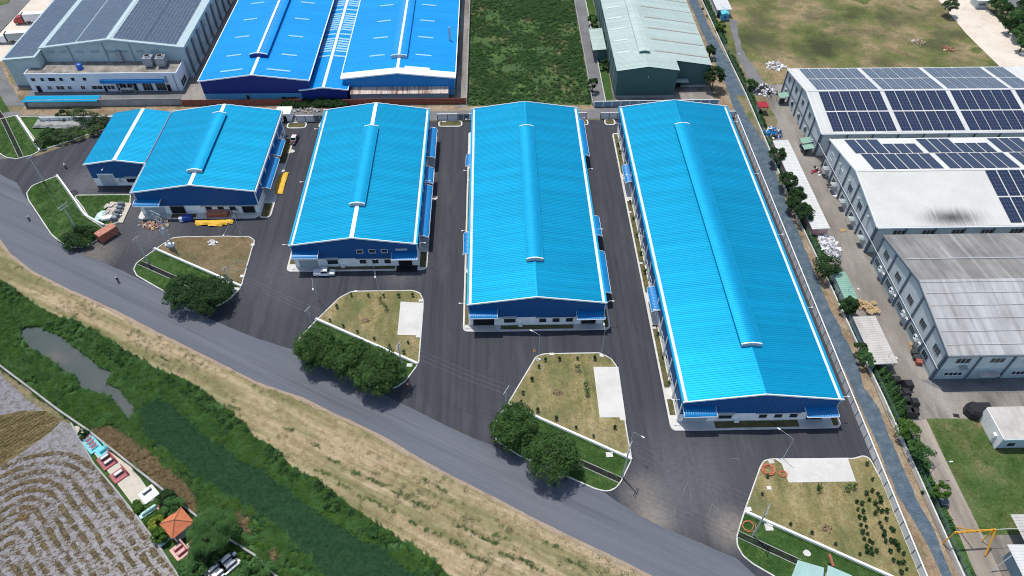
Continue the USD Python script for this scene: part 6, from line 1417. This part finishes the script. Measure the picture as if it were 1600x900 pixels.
def person_on_bike(label, plabel, loc, rz, top, i):
    t = T('motorbike', label, 'motorbike', (*loc[:2], 0), rz); ORG[t.path] = np.zeros(3); motorbike_parts(t)
    if plabel:
        p = T('person', plabel, 'person', (*loc[:2], 0), rz); ORG[p.path] = np.zeros(3)
        J = {'hip': (-.15, 0, .88, .15), 'chest': (-.02, 0, 1.28, .16), 'neck': (.02, 0, 1.46, .07), 'head': (.06, 0, 1.64, .125)}
        bones = [('hip', 'chest'), ('chest', 'neck'), ('neck', 'head')]
        for s in (-1, 1):
            k = 'l' if s > 0 else 'r'; J.update({'sh' + k: (.0, s * .2, 1.38, .075), 'el' + k: (.22, s * .27, 1.16, .055), 'ha' + k: (.48, s * .27, 1.06, .045), 'th' + k: (-.12, s * .1, .86, .11), 'kn' + k: (.3, s * .17, .78, .075), 'an' + k: (.2, s * .17, .36, .05), 'to' + k: (.36, s * .17, .32, .045)})
            bones += [('chest', 'sh' + k), ('sh' + k, 'el' + k), ('el' + k, 'ha' + k), ('hip', 'th' + k), ('th' + k, 'kn' + k), ('kn' + k, 'an' + k), ('an' + k, 'to' + k)]
        M = None
        for a, b in bones:
            hh = manifold3d.Manifold.batch_hull([manifold3d.Manifold.sphere(J[x][3], 10).translate(J[x][:3]) for x in (a, b)]); M = hh if M is None else M + hh
        mm = M.to_mesh(); tm = trimesh.Trimesh(mm.vert_properties[:, :3], mm.tri_verts); MB().add(tm.vertices, tm.faces).build(p, 'body', 'cloth_dark', smooth=True)
        sh = None
        for a, b in [('hip', 'chest')] + [('chest', 'sh' + k) for k in 'lr'] + [('sh' + k, 'el' + k) for k in 'lr']:
            hh = manifold3d.Manifold.batch_hull([manifold3d.Manifold.sphere(J[x][3] + .02, 10).translate(J[x][:3]) for x in (a, b)]); sh = hh if sh is None else sh + hh
        mm = sh.to_mesh(); MB().add(mm.vert_properties[:, :3], mm.tri_verts).build(p, 'shirt', top, smooth=True)
        MB().sphere((.05, 0, 1.68), .155, 2, (1.1, .95, .95)).build(p, 'helmet', 'car_white' if i else 'bike_dark', smooth=True)
def motorbike_parts(t):
    for x in (-.62, .62):
        m = MB(); v = []; 
        ring = trimesh.creation.torus(.25, .055, major_sections=18, minor_sections=8); v = ring.vertices @ np.array([[1, 0, 0], [0, 0, 1], [0, -1, 0]]).T + [x, 0, .305]; m.add(v, ring.faces); p = m.build(t, 'wheel', 'tyre', smooth=True)
        MB().cyl((x, 0, .305), .19, .03, 12, 'y').build(p, 'spokes', 'rim')
    MB().hull([(-.75, s * .1, .72) for s in (-1, 1)] + [(-.1, s * .14, .74) for s in (-1, 1)] + [(.0, s * .1, .5) for s in (-1, 1)] + [(-.5, s * .12, .45) for s in (-1, 1)]).build(t, 'body', 'bike_dark', smooth=30)
    MB().hull([(-.8, s * .11, .76) for s in (-1, 1)] + [(-.05, s * .13, .75) for s in (-1, 1)] + [(-.4, s * .13, .83) for s in (-1, 1)]).build(t, 'seat', 'tyre', smooth=30)
    MB().hull([(.35, s * .2, .4) for s in (-1, 1)] + [(.45, s * .22, .85) for s in (-1, 1)] + [(.42, 0, .95), (.55, 0, .6)]).build(t, 'leg_shield', 'car_maroon', smooth=30)
    MB().tube([(.62, 0, .3), (.45, 0, .98)], .045, 6).tube([(.44, -.32, 1.0), (.46, 0, 1.02), (.44, .32, 1.0)], .022, 6).build(t, 'handlebar', 'steel_grey')
person_on_bike('motorbike ridden along the road beside the far left lawn', 'person in a white top riding the motorbike beside the far left lawn', at(46, 343), -1.15, 'cloth_white', 0)
person_on_bike('motorbike ridden past the brown container on the main road', 'person in dark clothes on the motorbike left of the drain', at(185, 440), -.75, 'cloth_dark', 1)
person_on_bike('motorbike near the corner of the small blue wing', 'person in a white top on the motorbike near the small blue wing', at(103, 262), -.7, 'cloth_white', 1)
person_on_bike('motorbike parked at the kerb in the shade of the pale-trunked tree', None, at(886.5, 748), 1.1, 'cloth_white', 0)

# ------------------------------------------------------------------ things standing about the yards
def container(label, a, b, w, h, mat, roof):
    a, b = at(*a), at(*b); d = (b - a)[:2]; L = np.linalg.norm(d); rz = math.atan2(d[1], d[0]); t = T('shipping_container', label, 'container', (*((a + b) / 2)[:2], 0), rz); ORG[t.path] = np.zeros(3)
    m = MB(); N = int(L / .3)
    MB().box(-L / 2 + .08, L / 2 - .08, .05, w - .05, .15, h - .08).build(t, 'wall', mat)
    for i in range(N): m.box(-L / 2 + .1 + i * (L - .2) / N, -L / 2 + .1 + (i + .55) * (L - .2) / N, .0, w, .15, h - .1)
    m.build(t, 'corrugation', mat)
    MB().box(-L / 2, L / 2, -.01, w + .01, h - .1, h).build(t, 'roof', roof)
    for x in (-L / 2 + .06, L / 2 - .06):
        for y in (.05, w - .05): MB().box(x - .08, x + .08, y - .08, y + .08, 0, h - .1).build(t, 'corner_post', mat)
container('brown shipping container with a rust-pink roof, on the kerb of the left lawn', (161, 381), (188, 364), 2.5, 2.7, 'rust_red', 'rust_pink')
# debris slab
t = T('debris_slab', 'concrete slab strewn with white boards by the brown container', 'slab', at(180, 330)); MB().prism(Polygon(xy([(160, 345), (192, 349), (206, 318), (173, 316)])), .1, .24).build(t, 'slab', 'paving_pale')
m = MB(); rr = random.Random(4)
for _ in range(26): q = at(rr.uniform(166, 190), rr.uniform(320, 343)); m.obox((q[0], q[1], .3 + rr.uniform(0, .3)), (rr.uniform(.8, 2.2), rr.uniform(.4, 1.0), .1), rr.uniform(0, 3))
m.build(t, 'scattered_boards', 'rubble')
for i, (px, py) in enumerate([(191, 322), (189, 328), (186, 334), (183, 340), (180, 345)]): q = at(px, py); single('board_stack', MB().cbox((q[0], q[1], .8), (1.7, .9, 1.1), -.1, .03), 'pilaster_grey', f'{["topmost", "second from the top", "middle", "second from the bottom", "lowest"][i]} dark stack in the row on the debris slab', 'stack')
q = at(170, 339, 1); single('bagged_goods', MB().cbox((q[0], q[1], .7), (4.2, 1.6, .9), .2, .2), 'marble_white', 'pale blue-white wrapped goods at the lower end of the debris slab', 'bags')
q = at(155, 335, .5); single('white_sheet', MB().hull([(q[0] + a, q[1] + b, z) for a, b, z in ((-1, -2, .12), (1.2, -1.8, .12), (1.8, 2, .12), (-.2, 2.2, .12), (-.4, -.2, .9), (.8, .5, .8))]), 'tile_mint', 'pale green sheet lying on the grass left of the debris slab', 'sheet')
q = at(115, 302); single('wire_coil', MB().tube([(q[0] + 1.2 * math.cos(a), q[1] + .8 * math.sin(a), .2 + a * .02) for a in np.linspace(0, 14, 60)], .08, 4), 'scrap_dark', 'dark tangle of coiled scrap by the low white wall end', 'scrap')
q = at(342, 337); t = T('rusty_skip', 'rusty red loading skip behind the yellow tarpaulin', 'skip', (q[0], q[1], 0)); MB().hull([(q[0] + a * 3.0 * k, q[1] + b * 1.0 * k, z) for a in (-1, 1) for b in (-1, 1) for k, z in ((.92, .2), (1, 1.5))]).build(t, 'body', 'rust_red'); MB().box(q[0] - 3.05, q[0] + 3.05, q[1] - 1.05, q[1] + 1.05, 1.5, 1.58).build(t, 'load', 'rust_pink')
for x in (-2.9, -1.4, 0, 1.4, 2.9): MB().box(q[0] + x - .06, q[0] + x + .06, q[1] - 1.08, q[1] + 1.08, .2, 1.56).build(t, 'rib', 'rust_red')
q = at(367, 337); t = T('steel_frame', 'empty dark steel frame right of the rusty skip', 'frame', (q[0], q[1], 0))
for a in (-.9, .9):
    for b in (-.9, .9): MB().box(q[0] + a - .05, q[0] + a + .05, q[1] + b - .05, q[1] + b + .05, 0, 1.8).build(t, 'upright', 'scrap_dark')
for a in (-.9, .9): MB().box(q[0] + a - .05, q[0] + a + .05, q[1] - .9, q[1] + .9, 1.75, 1.85).build(t, 'rail', 'scrap_dark'); MB().box(q[0] - .9, q[0] + .9, q[1] + a - .05, q[1] + a + .05, 1.75, 1.85).build(t, 'rail', 'scrap_dark')
def tarp(label, px, mat, h=.5, seed=0, name='tarpaulin'):
    p = wobble(Polygon(xy(px)), .15, .8, seed); x0, y0, x1, y1 = p.bounds; m = MB(); s = .45; nx, ny = int((x1 - x0) / s) + 1, int((y1 - y0) / s) + 1; v = []; idx = {}
    for j in range(ny):
        for i in range(nx):
            x, y = x0 + i * s, y0 + j * s
            if p.buffer(.2).contains(Point(x, y)): idx[i, j] = len(v); dd = min(p.exterior.distance(Point(x, y)), .7) / .7; v.append((x, y, .02 + h * (dd ** .6) * (.55 + .8 * meshkit.fbm(np.array([[x * .9, y * .9, seed]]), 3, seed)[0])))
    f = [(idx[i, j], idx[i + 1, j], idx[i + 1, j + 1], idx[i, j + 1]) for i, j in idx if (i + 1, j) in idx and (i + 1, j + 1) in idx and (i, j + 1) in idx]
    m.add(v, f); single(name, m, mat, label, 'tarpaulin', smooth=False)
tarp('yellow tarpaulin spread before the rusty skip', [(304, 345), (366, 343), (365, 350), (345, 354), (305, 353)], 'tarp_yellow', .7, 3)
tarp('yellow tarpaulin on the asphalt right of the first warehouse', [(437, 272), (452, 269), (448, 288), (441, 303), (428, 305), (432, 290)], 'tarp_yellow', .5, 4)
tarp('long grey tarpaulin over stored goods behind the far left bushes', [(51, 202), (60, 190), (130, 190), (139, 196), (137, 202)], 'tarp_grey', 1.3, 5)
q = at(291, 344); t = T('blue_bin', 'blue box with a white end lying by the open doorway', 'bin', (q[0], q[1], 0)); MB().cbox((q[0] + .5, q[1] + .2, .8), (2.6, 1.5, 1.5), .25, .15).build(t, 'box', 'tarp_blue'); MB().cbox((q[0] - 1.2, q[1] - .3, .7), (.9, 1.3, 1.3), .25, .05).build(t, 'end', 'plastic_white')
def heap(name, label, cat, c, rx, ry, n, smin, smax, mats, seed, hz=.9):
    """A heap of loose pieces."""
    rng = np.random.default_rng(seed); t = T(name, label, cat, (c[0], c[1], 0)); M = {k: MB() for k in mats}
    for i in range(n):
        a, r = rng.uniform(0, 2 * PI), rng.uniform(0, 1) ** .6; x, y = c[0] + rx * r * math.cos(a), c[1] + ry * r * math.sin(a); z = hz * (1 - r) * rng.uniform(.3, 1.1) + .12; s = rng.uniform(smin, smax, 3)
        M[mats[i % len(mats)]].hull(np.array([x, y, z]) + rng.normal(0, .5, (9, 3)) * s)
    for k, m in M.items(): m.build(t, 'pieces', k)
    return t
heap('rubble_heap', 'heap of broken bricks and boards before the first warehouse\'s shutter', 'rubble', at(243, 350), 4.0, 2.2, 70, .3, .9, ['rubble', 'rust_pink', 'timber'], 1, .5)
heap('rubbish_heap', 'large heap of white rubbish bags at the end of the long white shed', 'rubbish', at(1294, 387), 2.8, 5.2, 150, .5, 1.2, ['plastic_white', 'plastic_mixed', 'marble_white'], 2, 1.3)
heap('scrap_heap', 'pile of dark scrap and white bags along the soot-stained factory\'s wall', 'scrap', at(1306, 296) + [0, 1, 0], 1.6, 7.5, 120, .4, 1.1, ['scrap_dark', 'plastic_mixed', 'plastic_white'], 3, 1.0)
heap('scrap_heap', 'mixed scrap at the upper end of the neighbours\' yard', 'scrap', at(1196, 142), 3.8, 4.0, 90, .4, 1.2, ['plastic_mixed', 'plastic_white', 'scrap_dark'], 4, 1.0)
heap('scrap_heap', 'blue-grey scrap beside the top end of the long white shed', 'scrap', at(1208, 208), 3.0, 3.2, 60, .4, 1.2, ['scrap_dark', 'awning_blue', 'plastic_white'], 5, .9)
heap('scrap_heap', 'small heap of red and white oddments on the brown yard floor', 'scrap', at(1275, 268), 1.6, 2.0, 20, .3, .7, ['car_red', 'plastic_white', 'scrap_dark'], 6, .4)
t = T('pallet_heap', 'jumbled heap of wooden pallets between the two lean-to roofs', 'pallets', at(1352, 484)); rr = random.Random(7)
for i in range(22):
    c = at(rr.uniform(1338, 1370), rr.uniform(472, 492)); z = .15 + rr.uniform(0, .9); m = MB(); rz = rr.uniform(0, 3)
    for k in range(5): o = np.array([math.cos(rz), math.sin(rz)]) * (k - 2) * .26; m.obox((c[0] + o[0], c[1] + o[1], z + .07), (.17, 1.2, .03), rz, rr.uniform(-.05, .05))
    for k in (-.5, 0, .5): o = np.array([-math.sin(rz), math.cos(rz)]) * k; m.obox((c[0] + o[0], c[1] + o[1], z), (1.2, .1, .1), rz)
    m.build(t, 'pallet', 'timber')
for i, (px, py) in enumerate([(1426, 538), (1428, 544), (1317, 360)]):
    q = at(px, py); m = MB()
    for k in range(5): m.obox((q[0], q[1] + (k - 2) * .28, .16), (1.9, .2, .04), .1)
    for k in (-.7, 0, .7): m.obox((q[0] + k, q[1], .08), (.1, 1.3, .12), .1)
    single('pallet', m, 'timber', ['upper pallet lying on the yard by the weathered factory', 'lower pallet lying on the yard by the weathered factory', 'single pallet by the soot-stained factory\'s wall'][i], 'pallet')
for i, (px, py, mt, lab) in enumerate([(1427, 553, 'scrap_dark', 'black bin, upper one beside the weathered factory'), (1430, 561, 'scrap_dark', 'black bin, lower one beside the weathered factory'), (1434, 568, 'rust_red', 'brownish red bin beside the weathered factory')]):
    q = at(px, py); t = T('waste_bin', lab, 'bin', (q[0], q[1], 0)); MB().cbox((q[0], q[1], .55), (1.3, 1.2, 1.0), -.2, .06).build(t, 'tub', mt); MB().cbox((q[0], q[1], 1.1), (1.4, 1.25, .1), -.2, .02).build(t, 'lid', mt)
t0 = None
for i, (px, py, w, h) in enumerate([(1415, 606, 2.1, 2.2), (1413, 616, 2.0, 1.5), (1413, 628, 1.9, 1.6), (1425, 633, 1.9, 2.0), (1405, 617, 1.4, 1.2), (1408, 639, 2.0, 1.5), (1416, 646, 2.6, 1.9), (1424, 648, 2.0, 1.9), (1399, 596, 1.9, 1.3)]):
    q = at(px, py); labs = ['tall black-covered stack, topmost of the group by the conifers', 'black-covered stack just under the topmost one', 'black-covered stack in the middle of the group by the conifers', 'black-covered stack standing furthest right in the group', 'small black bale tight against the conifers', 'black bale low on the left of the group', 'broad black-covered stack at the bottom of the group', 'black-covered stack at the bottom right of the group', 'black bale with white scraps on it, at the shed\'s end']
    rng = np.random.default_rng(i); single('covered_stack', MB().hull([(q[0] + sx * w / 2 * k * rng.uniform(.9, 1.08), q[1] + sy * w / 2 * k * rng.uniform(.9, 1.08), z) for sx in (-1, 1) for sy in (-1, 1) for k, z in ((1, 0), (1, h * .75), (.75, h))]), 'tarp_black', labs[i], 'covered stack')
q = at(1519, 646); single('covered_stack', MB().hull([(q[0] + 2.2 * k * math.cos(a), q[1] + 2.0 * k * math.sin(a), z) for a in np.linspace(0, 6.28, 9)[:-1] for k, z in ((1, 0), (1.0, 1.9), (.7, 2.6))]), 'tarp_black', 'large black-covered stack beside the white-walled low building', 'covered stack')
q = at(1534, 641); single('covered_stack', MB().hull([(q[0] + sx * 1.5, q[1] + sy * 1.1, z) for sx in (-1, 1) for sy in (-1, 1) for z in (0, 1.6)]), 'tarp_black', 'lower black stack behind the large one by the white-walled building', 'covered stack')
q = at(1494, 649.5); single('drain_grate', MB().obox((q[0], q[1], .05), (1.3, .9, .08), -.2), 'tarp_black', 'black grate on the concrete beside the lower right lawn', 'grate')
q = at(1472, 788); t = T('waste_bin', 'dark grey bin beside the concrete drive, under the small pale tree', 'bin', (q[0], q[1], 0)); MB().cbox((q[0], q[1], .6), (1.5, 1.4, 1.2), -.1, .06).build(t, 'tub', 'granite_dark'); MB().cbox((q[0], q[1], 1.26), (1.6, 1.5, .1), -.1, .02).build(t, 'lid', 'pilaster_grey')
heap('debris_pile', 'white dumped debris at the edge of the dry field', 'debris', at(1212, 104), 3.6, 2.6, 70, .4, 1.3, ['plastic_white', 'rubble'], 8, .8)
heap('brushwood', 'brown brushwood heap on the dry field, left of two', 'heap', at(1435, 66), 2.4, 2.2, 40, .3, .9, ['timber', 'rubble'], 9, .5); heap('brushwood', 'brown brushwood heap on the dry field, right of two', 'heap', at(1482, 77), 2.2, 2.0, 40, .3, .9, ['rust_pink', 'timber'], 10, .5)
heap('rubble_heap', 'strip of rubble on the back lane by the brick wall', 'rubble', at(480, 173), 6.0, 1.0, 60, .3, .8, ['rubble', 'plastic_mixed'], 11, .4)
heap('white_rubble', 'small white heap on the lawn with bare soil', 'rubble', at(333, 380), 1.1, .9, 18, .3, .8, ['marble_white'], 12, .5)
# hoses
def hose(label, c, R, turns, mat='hose_orange'):
    q = at(*c); m = MB(); rng = np.random.default_rng(int(c[0])); n = int(turns * 22); a = np.linspace(0, turns * 2 * PI, n)
    r = R * (.62 + .48 * np.abs(np.sin(a * .31 + c[0]))); m.tube([(q[0] + rr_ * math.cos(k), q[1] + rr_ * math.sin(k) * .9, .2 + .05 * (i / 22)) for i, (k, rr_) in enumerate(zip(a, r))], .065, 5)
    single('pipe_coil', m, mat, label, 'pipe coil')
hose('larger coil of orange pipe at the corner of the lower right lawn', (1200, 735), 1.35, 7); hose('smaller coil of orange pipe touching the long concrete pad', (1223, 741), .8, 5); hose('single loose ring of orange pipe in the roadside grass', (1170, 823), 1.25, 2)
hose('loose yellow hose ring lying on the lawn with bare soil', (374, 415), 2.2, 1, 'lime_green')
q = at(842, 575); single('sapling_ring', MB().tube([(q[0] + 1.15 * math.cos(a), q[1] + 1.05 * math.sin(a), .2) for a in np.linspace(0, 6.28, 30)], .05, 4), 'paving_pale', 'pale ring around a sapling on the lawn with the brown patch', 'ring')
# slabs, manholes, covers
for px, py, w, d, lab in [(952, 711, 1.5, 1.2, 'white slab in the grass under the low wall by the tall pole'), (1201, 824, 1.6, 1.5, 'white slab in the grass right of the orange hose ring'), (640, 571, 1.3, 1.0, 'white cover in the grass right of the three round trees'), (356, 442, 1.0, .6, 'small white cover, left of three beside the dark tree'), (349, 441, .8, .5, 'small white cover by the low wall above the dark tree'), (370, 452, 1.6, .9, 'white slab at the right tip of the lawn by the dark trees'), (379, 432, 1.2, .9, 'white box cover at the right kerb of the bare-soil lawn'), (395, 383, 1.0, .8, 'white cover at the upper right kerb of the bare-soil lawn'), (658, 470, 1.2, .9, 'white cover at the top right kerb above the round trees'), (556, 456, .9, .6, 'white cover at the top left kerb above the round trees'), (654, 526, 1.2, .8, 'white cover at the lower end of the left concrete pad'), (862, 554, 1.1, .7, 'white cover on the upper kerb of the lawn with the brown patch'), (940, 556, 1.0, .8, 'white cover at the foot of the lamp on the brown-patch lawn'), (841, 562, 1.2, .8, 'pale pieces at the upper left kerb of the brown-patch lawn'), (981, 712, 1.4, 1.1, 'white meter plinth in the corner by the tall pole'), (1205, 722, 1.2, .9, 'white cover above the larger orange coil'), (1169, 796, 1.2, .9, 'white plinth at the left end of the lower right low wall'), (1201, 763, .9, .8, 'pale round cover on the lower right lawn'), (1260, 865, 1.5, 1.1, 'pale stones in the grass above the mint roofs'), (455, 236, 2.4, 1.4, 'white spill of plaster on the asphalt by the first warehouse'), (470, 191, 1.8, .9, 'white slab by the back fence next to the white hut'), (694, 190, 1.4, .9, 'white block by the back fence left of the dark gate'), (680, 309, 1.6, 1.4, 'grey-white spill on the asphalt beside the second warehouse'), (1022, 543 - 30, 1.0, .7, 'white cover in the strip along the longest warehouse, nearest the camera'), (1001, 412, 1.0, .6, 'white cover in the strip along the longest warehouse, middle'), (984, 332, .9, .6, 'white cover in the strip along the longest warehouse, far end')]:
    q = at(px, py); rng = np.random.default_rng(px); p = Polygon([(q[0] + w * .55 * math.cos(a) * rng.uniform(.75, 1.15), q[1] + d * .6 * math.sin(a) * rng.uniform(.8, 1.15)) for a in np.linspace(0, 2 * PI, 12)[:-1]]) if 'spill' in lab or 'stones' in lab or 'pieces' in lab else sbox(q[0] - w / 2, q[1] - d / 2, q[0] + w / 2, q[1] + d / 2)
    single('plaster_spill' if 'spill' in lab else 'cover_slab', MB().prism(p, -.02, .03 if 'spill' in lab else .24), 'concrete_pale' if 'spill' in lab else 'kerb_white', lab, 'spill' if 'spill' in lab else 'cover')
for px, py, lab, lawn in [(570, 501, 'round patch of bare soil on the lawn above the round trees', 0), (872, 613, 'round brown patch on the lawn beside the stained pad', 0), (1291, 827, 'round brown patch on the lower right lawn', 0)]:
    q = at(px, py); heap('soil_mound', lab, 'mound', q, 1.1, 1.0, 40, .2, .5, ['soil'], px, .16)
q = at(637, 600); t = T('traffic_cone', 'orange cone at the kerb right of the three round trees', 'cone', (q[0], q[1], 0)); MB().tube([(q[0], q[1], .04), (q[0], q[1], .75)], [.26, .05], 10).build(t, 'cone', 'hose_orange'); MB().box(q[0] - .3, q[0] + .3, q[1] - .3, q[1] + .3, 0, .06).build(t, 'base', 'hose_orange')
for px, py, lab in ((835, 548, 'orange cone at the upper left kerb of the brown-patch lawn'),):
    q = at(px, py); t = T('traffic_cone', lab, 'cone', (q[0], q[1], 0)); MB().tube([(q[0], q[1], .04), (q[0], q[1], .75)], [.26, .05], 10).build(t, 'cone', 'hose_orange'); MB().box(q[0] - .3, q[0] + .3, q[1] - .3, q[1] + .3, 0, .06).build(t, 'base', 'hose_orange')

# ------------------------------------------------------------------ the grave plot
GD = math.atan2(*(np.array(xy([(160, 690)])[0]) - np.array(xy([(140, 665)])[0]))[::-1])
ax = np.array(xy([(230, 800)])[0]) - np.array(xy([(160, 715)])[0]); ga = math.atan2(ax[1], ax[0])
single('grave_paving', MB().prism(Polygon(xy([(113, 668), (124, 664), (150, 690), (205, 730), (220, 748), (235, 770), (246, 772), (240, 782), (222, 790), (214, 800), (205, 785), (150, 712)])), .0, .1), 'paving_pale', 'pale paving under the row of graves', 'paving')
def grave(label, px, size, base, tombs, tomb_mat, name='grave', head=None, rot=0.0, shade=None):
    q = at(*px); t = T(name, label, 'grave', (q[0], q[1], .05), ga + rot); ORG[t.path] = np.zeros(3); L, W = size
    MB().cbox((0, 0, .15), (L, W, .3), 0, .04).build(t, 'plinth', base)
    for i, (x, w, l) in enumerate(tombs):
        MB().cbox((x, .1, .55), (w, l, .55), 0, .08).build(t, 'tomb', tomb_mat); MB().cbox((x, .1 , .88), (w * .7, l * .82, .14), 0, .04).build(t, 'tomb_lid', shade or tomb_mat)
    if head: MB().cbox((0, W / 2 - .2, .9), (L * .9, .25, 1.4), 0, .05).build(t, 'headstone', head)
grave('cyan-tiled grave with red and white stripes, topmost of the row', (143, 694), (5.2, 2.6), 'tile_cyan', [(-1.7, .55, 1.6), (-.6, .55, 1.6), (.5, .55, 1.6), (1.6, .55, 1.6)], 'marble_white', shade='marble_red')
grave('small bright cyan grave below the striped one', (161, 706), (2.2, 2.4), 'tile_cyan', [(0, .9, 1.4)], 'tile_cyan', head='tile_cyan')
grave('dark red tomb pair with white lids, upper of the red graves', (168, 721), (3.8, 3.0), 'marble_red', [(-.9, .8, 1.9), (.7, .8, 1.9)], 'granite_dark', shade='marble_white', head='marble_red')
grave('dark red tomb with one white lid, lower of the red graves', (187, 743), (2.8, 3.2), 'marble_red', [(-.2, .9, 2.0)], 'granite_dark', shade='marble_white', head='marble_red')
grave('white grave with a dark slab above the mint graves', (233, 773), (3.2, 3.2), 'marble_white', [(-.7, .7, 1.9)], 'granite_dark', shade='marble_white')
for i, (px, py) in enumerate([(227, 804), (233, 800), (239, 796)]): grave(['mint grave nearest the paddy field, left of three', 'middle of the three mint graves', 'mint grave nearest the shrubs, right of three'][i], (px, py), (1.0, 2.2), 'tile_mint', [(0, .6, 1.4)], 'tile_mint')
grave('small orange and white grave above the mint graves', (252, 791), (1.2, 1.8), 'marble_pink', [(0, .6, 1.1)], 'rust_pink', head='marble_white')
grave('pale mint corner grave between the shrubs and the pink tombs', (259, 845), (1.0, 3.0), 'tile_mint', [(0, .5, 1.0)], 'granite_dark', head='tile_mint', rot=.1)
grave('pink double tomb on a pale terrace below the pavilion', (282, 862), (3.4, 2.8), 'marble_pink', [(-.7, .7, 1.8), (.7, .7, 1.8)], 'marble_red', shade='marble_pink', head='marble_pink')
grave('small sandy tomb right of the pink double tomb', (300, 851), (1.4, 1.6), 'paving_pale', [(0, .8, .9)], 'rust_pink')
grave('white double tomb at the bottom edge, upper part', (358, 880), (3.4, 3.6), 'marble_white', [(-.8, .8, 2.4), (.8, .8, 2.4)], 'granite_dark', shade='marble_white')
grave('white double tomb at the bottom edge, lower part', (338, 895), (3.2, 3.6), 'marble_white', [(-.8, .8, 2.4), (.8, .8, 2.4)], 'granite_dark', shade='marble_white')
grave('pale round-edged slab by the upper white double tomb', (367, 868), (1.8, 1.6), 'shutter_grey', [(0, .7, .7)], 'plastic_white')
# pavilion with a hipped tile roof
q = at(283, 826); t = T('tile_pavilion', 'small open pavilion with an orange hipped tile roof among the graves', 'pavilion', (q[0], q[1], 0), ga + PI / 4 - PI / 4); ORG[t.path] = np.zeros(3); s = 2.4; z0, z1 = 2.6, 4.0
cs = [(-s, -s), (s, -s), (s, s), (-s, s)]
for i in range(4):
    a, b = np.array((*cs[i], z0)), np.array((*cs[(i + 1) % 4], z0)); ap = np.array((0, 0, z1)); m = MB(); n = 15
    for j in range(n):
        p0, p1 = a + (b - a) * j / n, a + (b - a) * (j + 1) / n
        u = min(1 - abs(2 * (j + .5) / n - 1), 1.0); top = a + (b - a) * (j + .5) / n; apx = ap
        k0 = 1 - abs(2 * j / n - 1); k1 = 1 - abs(2 * (j + 1) / n - 1)
        hi0 = p0 + (np.array((0, 0, z1)) - (a + b) / 2) * k0; hi1 = p1 + (np.array((0, 0, z1)) - (a + b) / 2) * k1; mid_hi = (hi0 + hi1) / 2 + [0, 0, .06]; mid_lo = (p0 + p1) / 2 + [0, 0, .06]
        m.quad(p0, mid_lo, mid_hi, hi0); m.quad(mid_lo, p1, hi1, mid_hi)
    m.build(t, 'roof_slope', 'tile_orange'); MB().tube([a + [0, 0, .05], ap + [0, 0, .06]], .09, 6).build(t, 'hip_ridge', 'tile_ridge')
MB().box(-s + .3, s - .3, -s + .3, s - .3, 0, .3).build(t, 'floor', 'paving_pale')
for a, b in cs: MB().box(a * .82 - .12, a * .82 + .12, b * .82 - .12, b * .82 + .12, .3, 2.7).build(t, 'column', 'wall_white')
MB().box(-s * .8, s * .8, -s * .8, -s * .8 + .08, .3, 1.3).build(t, 'railing', 'wall_cyan_pale'); MB().sphere((0, 0, z1 + .1), .14, 1).build(t, 'finial', 'tile_ridge')

if __name__ == '__main__':
    print('prims', sum(1 for _ in stage.Traverse()))
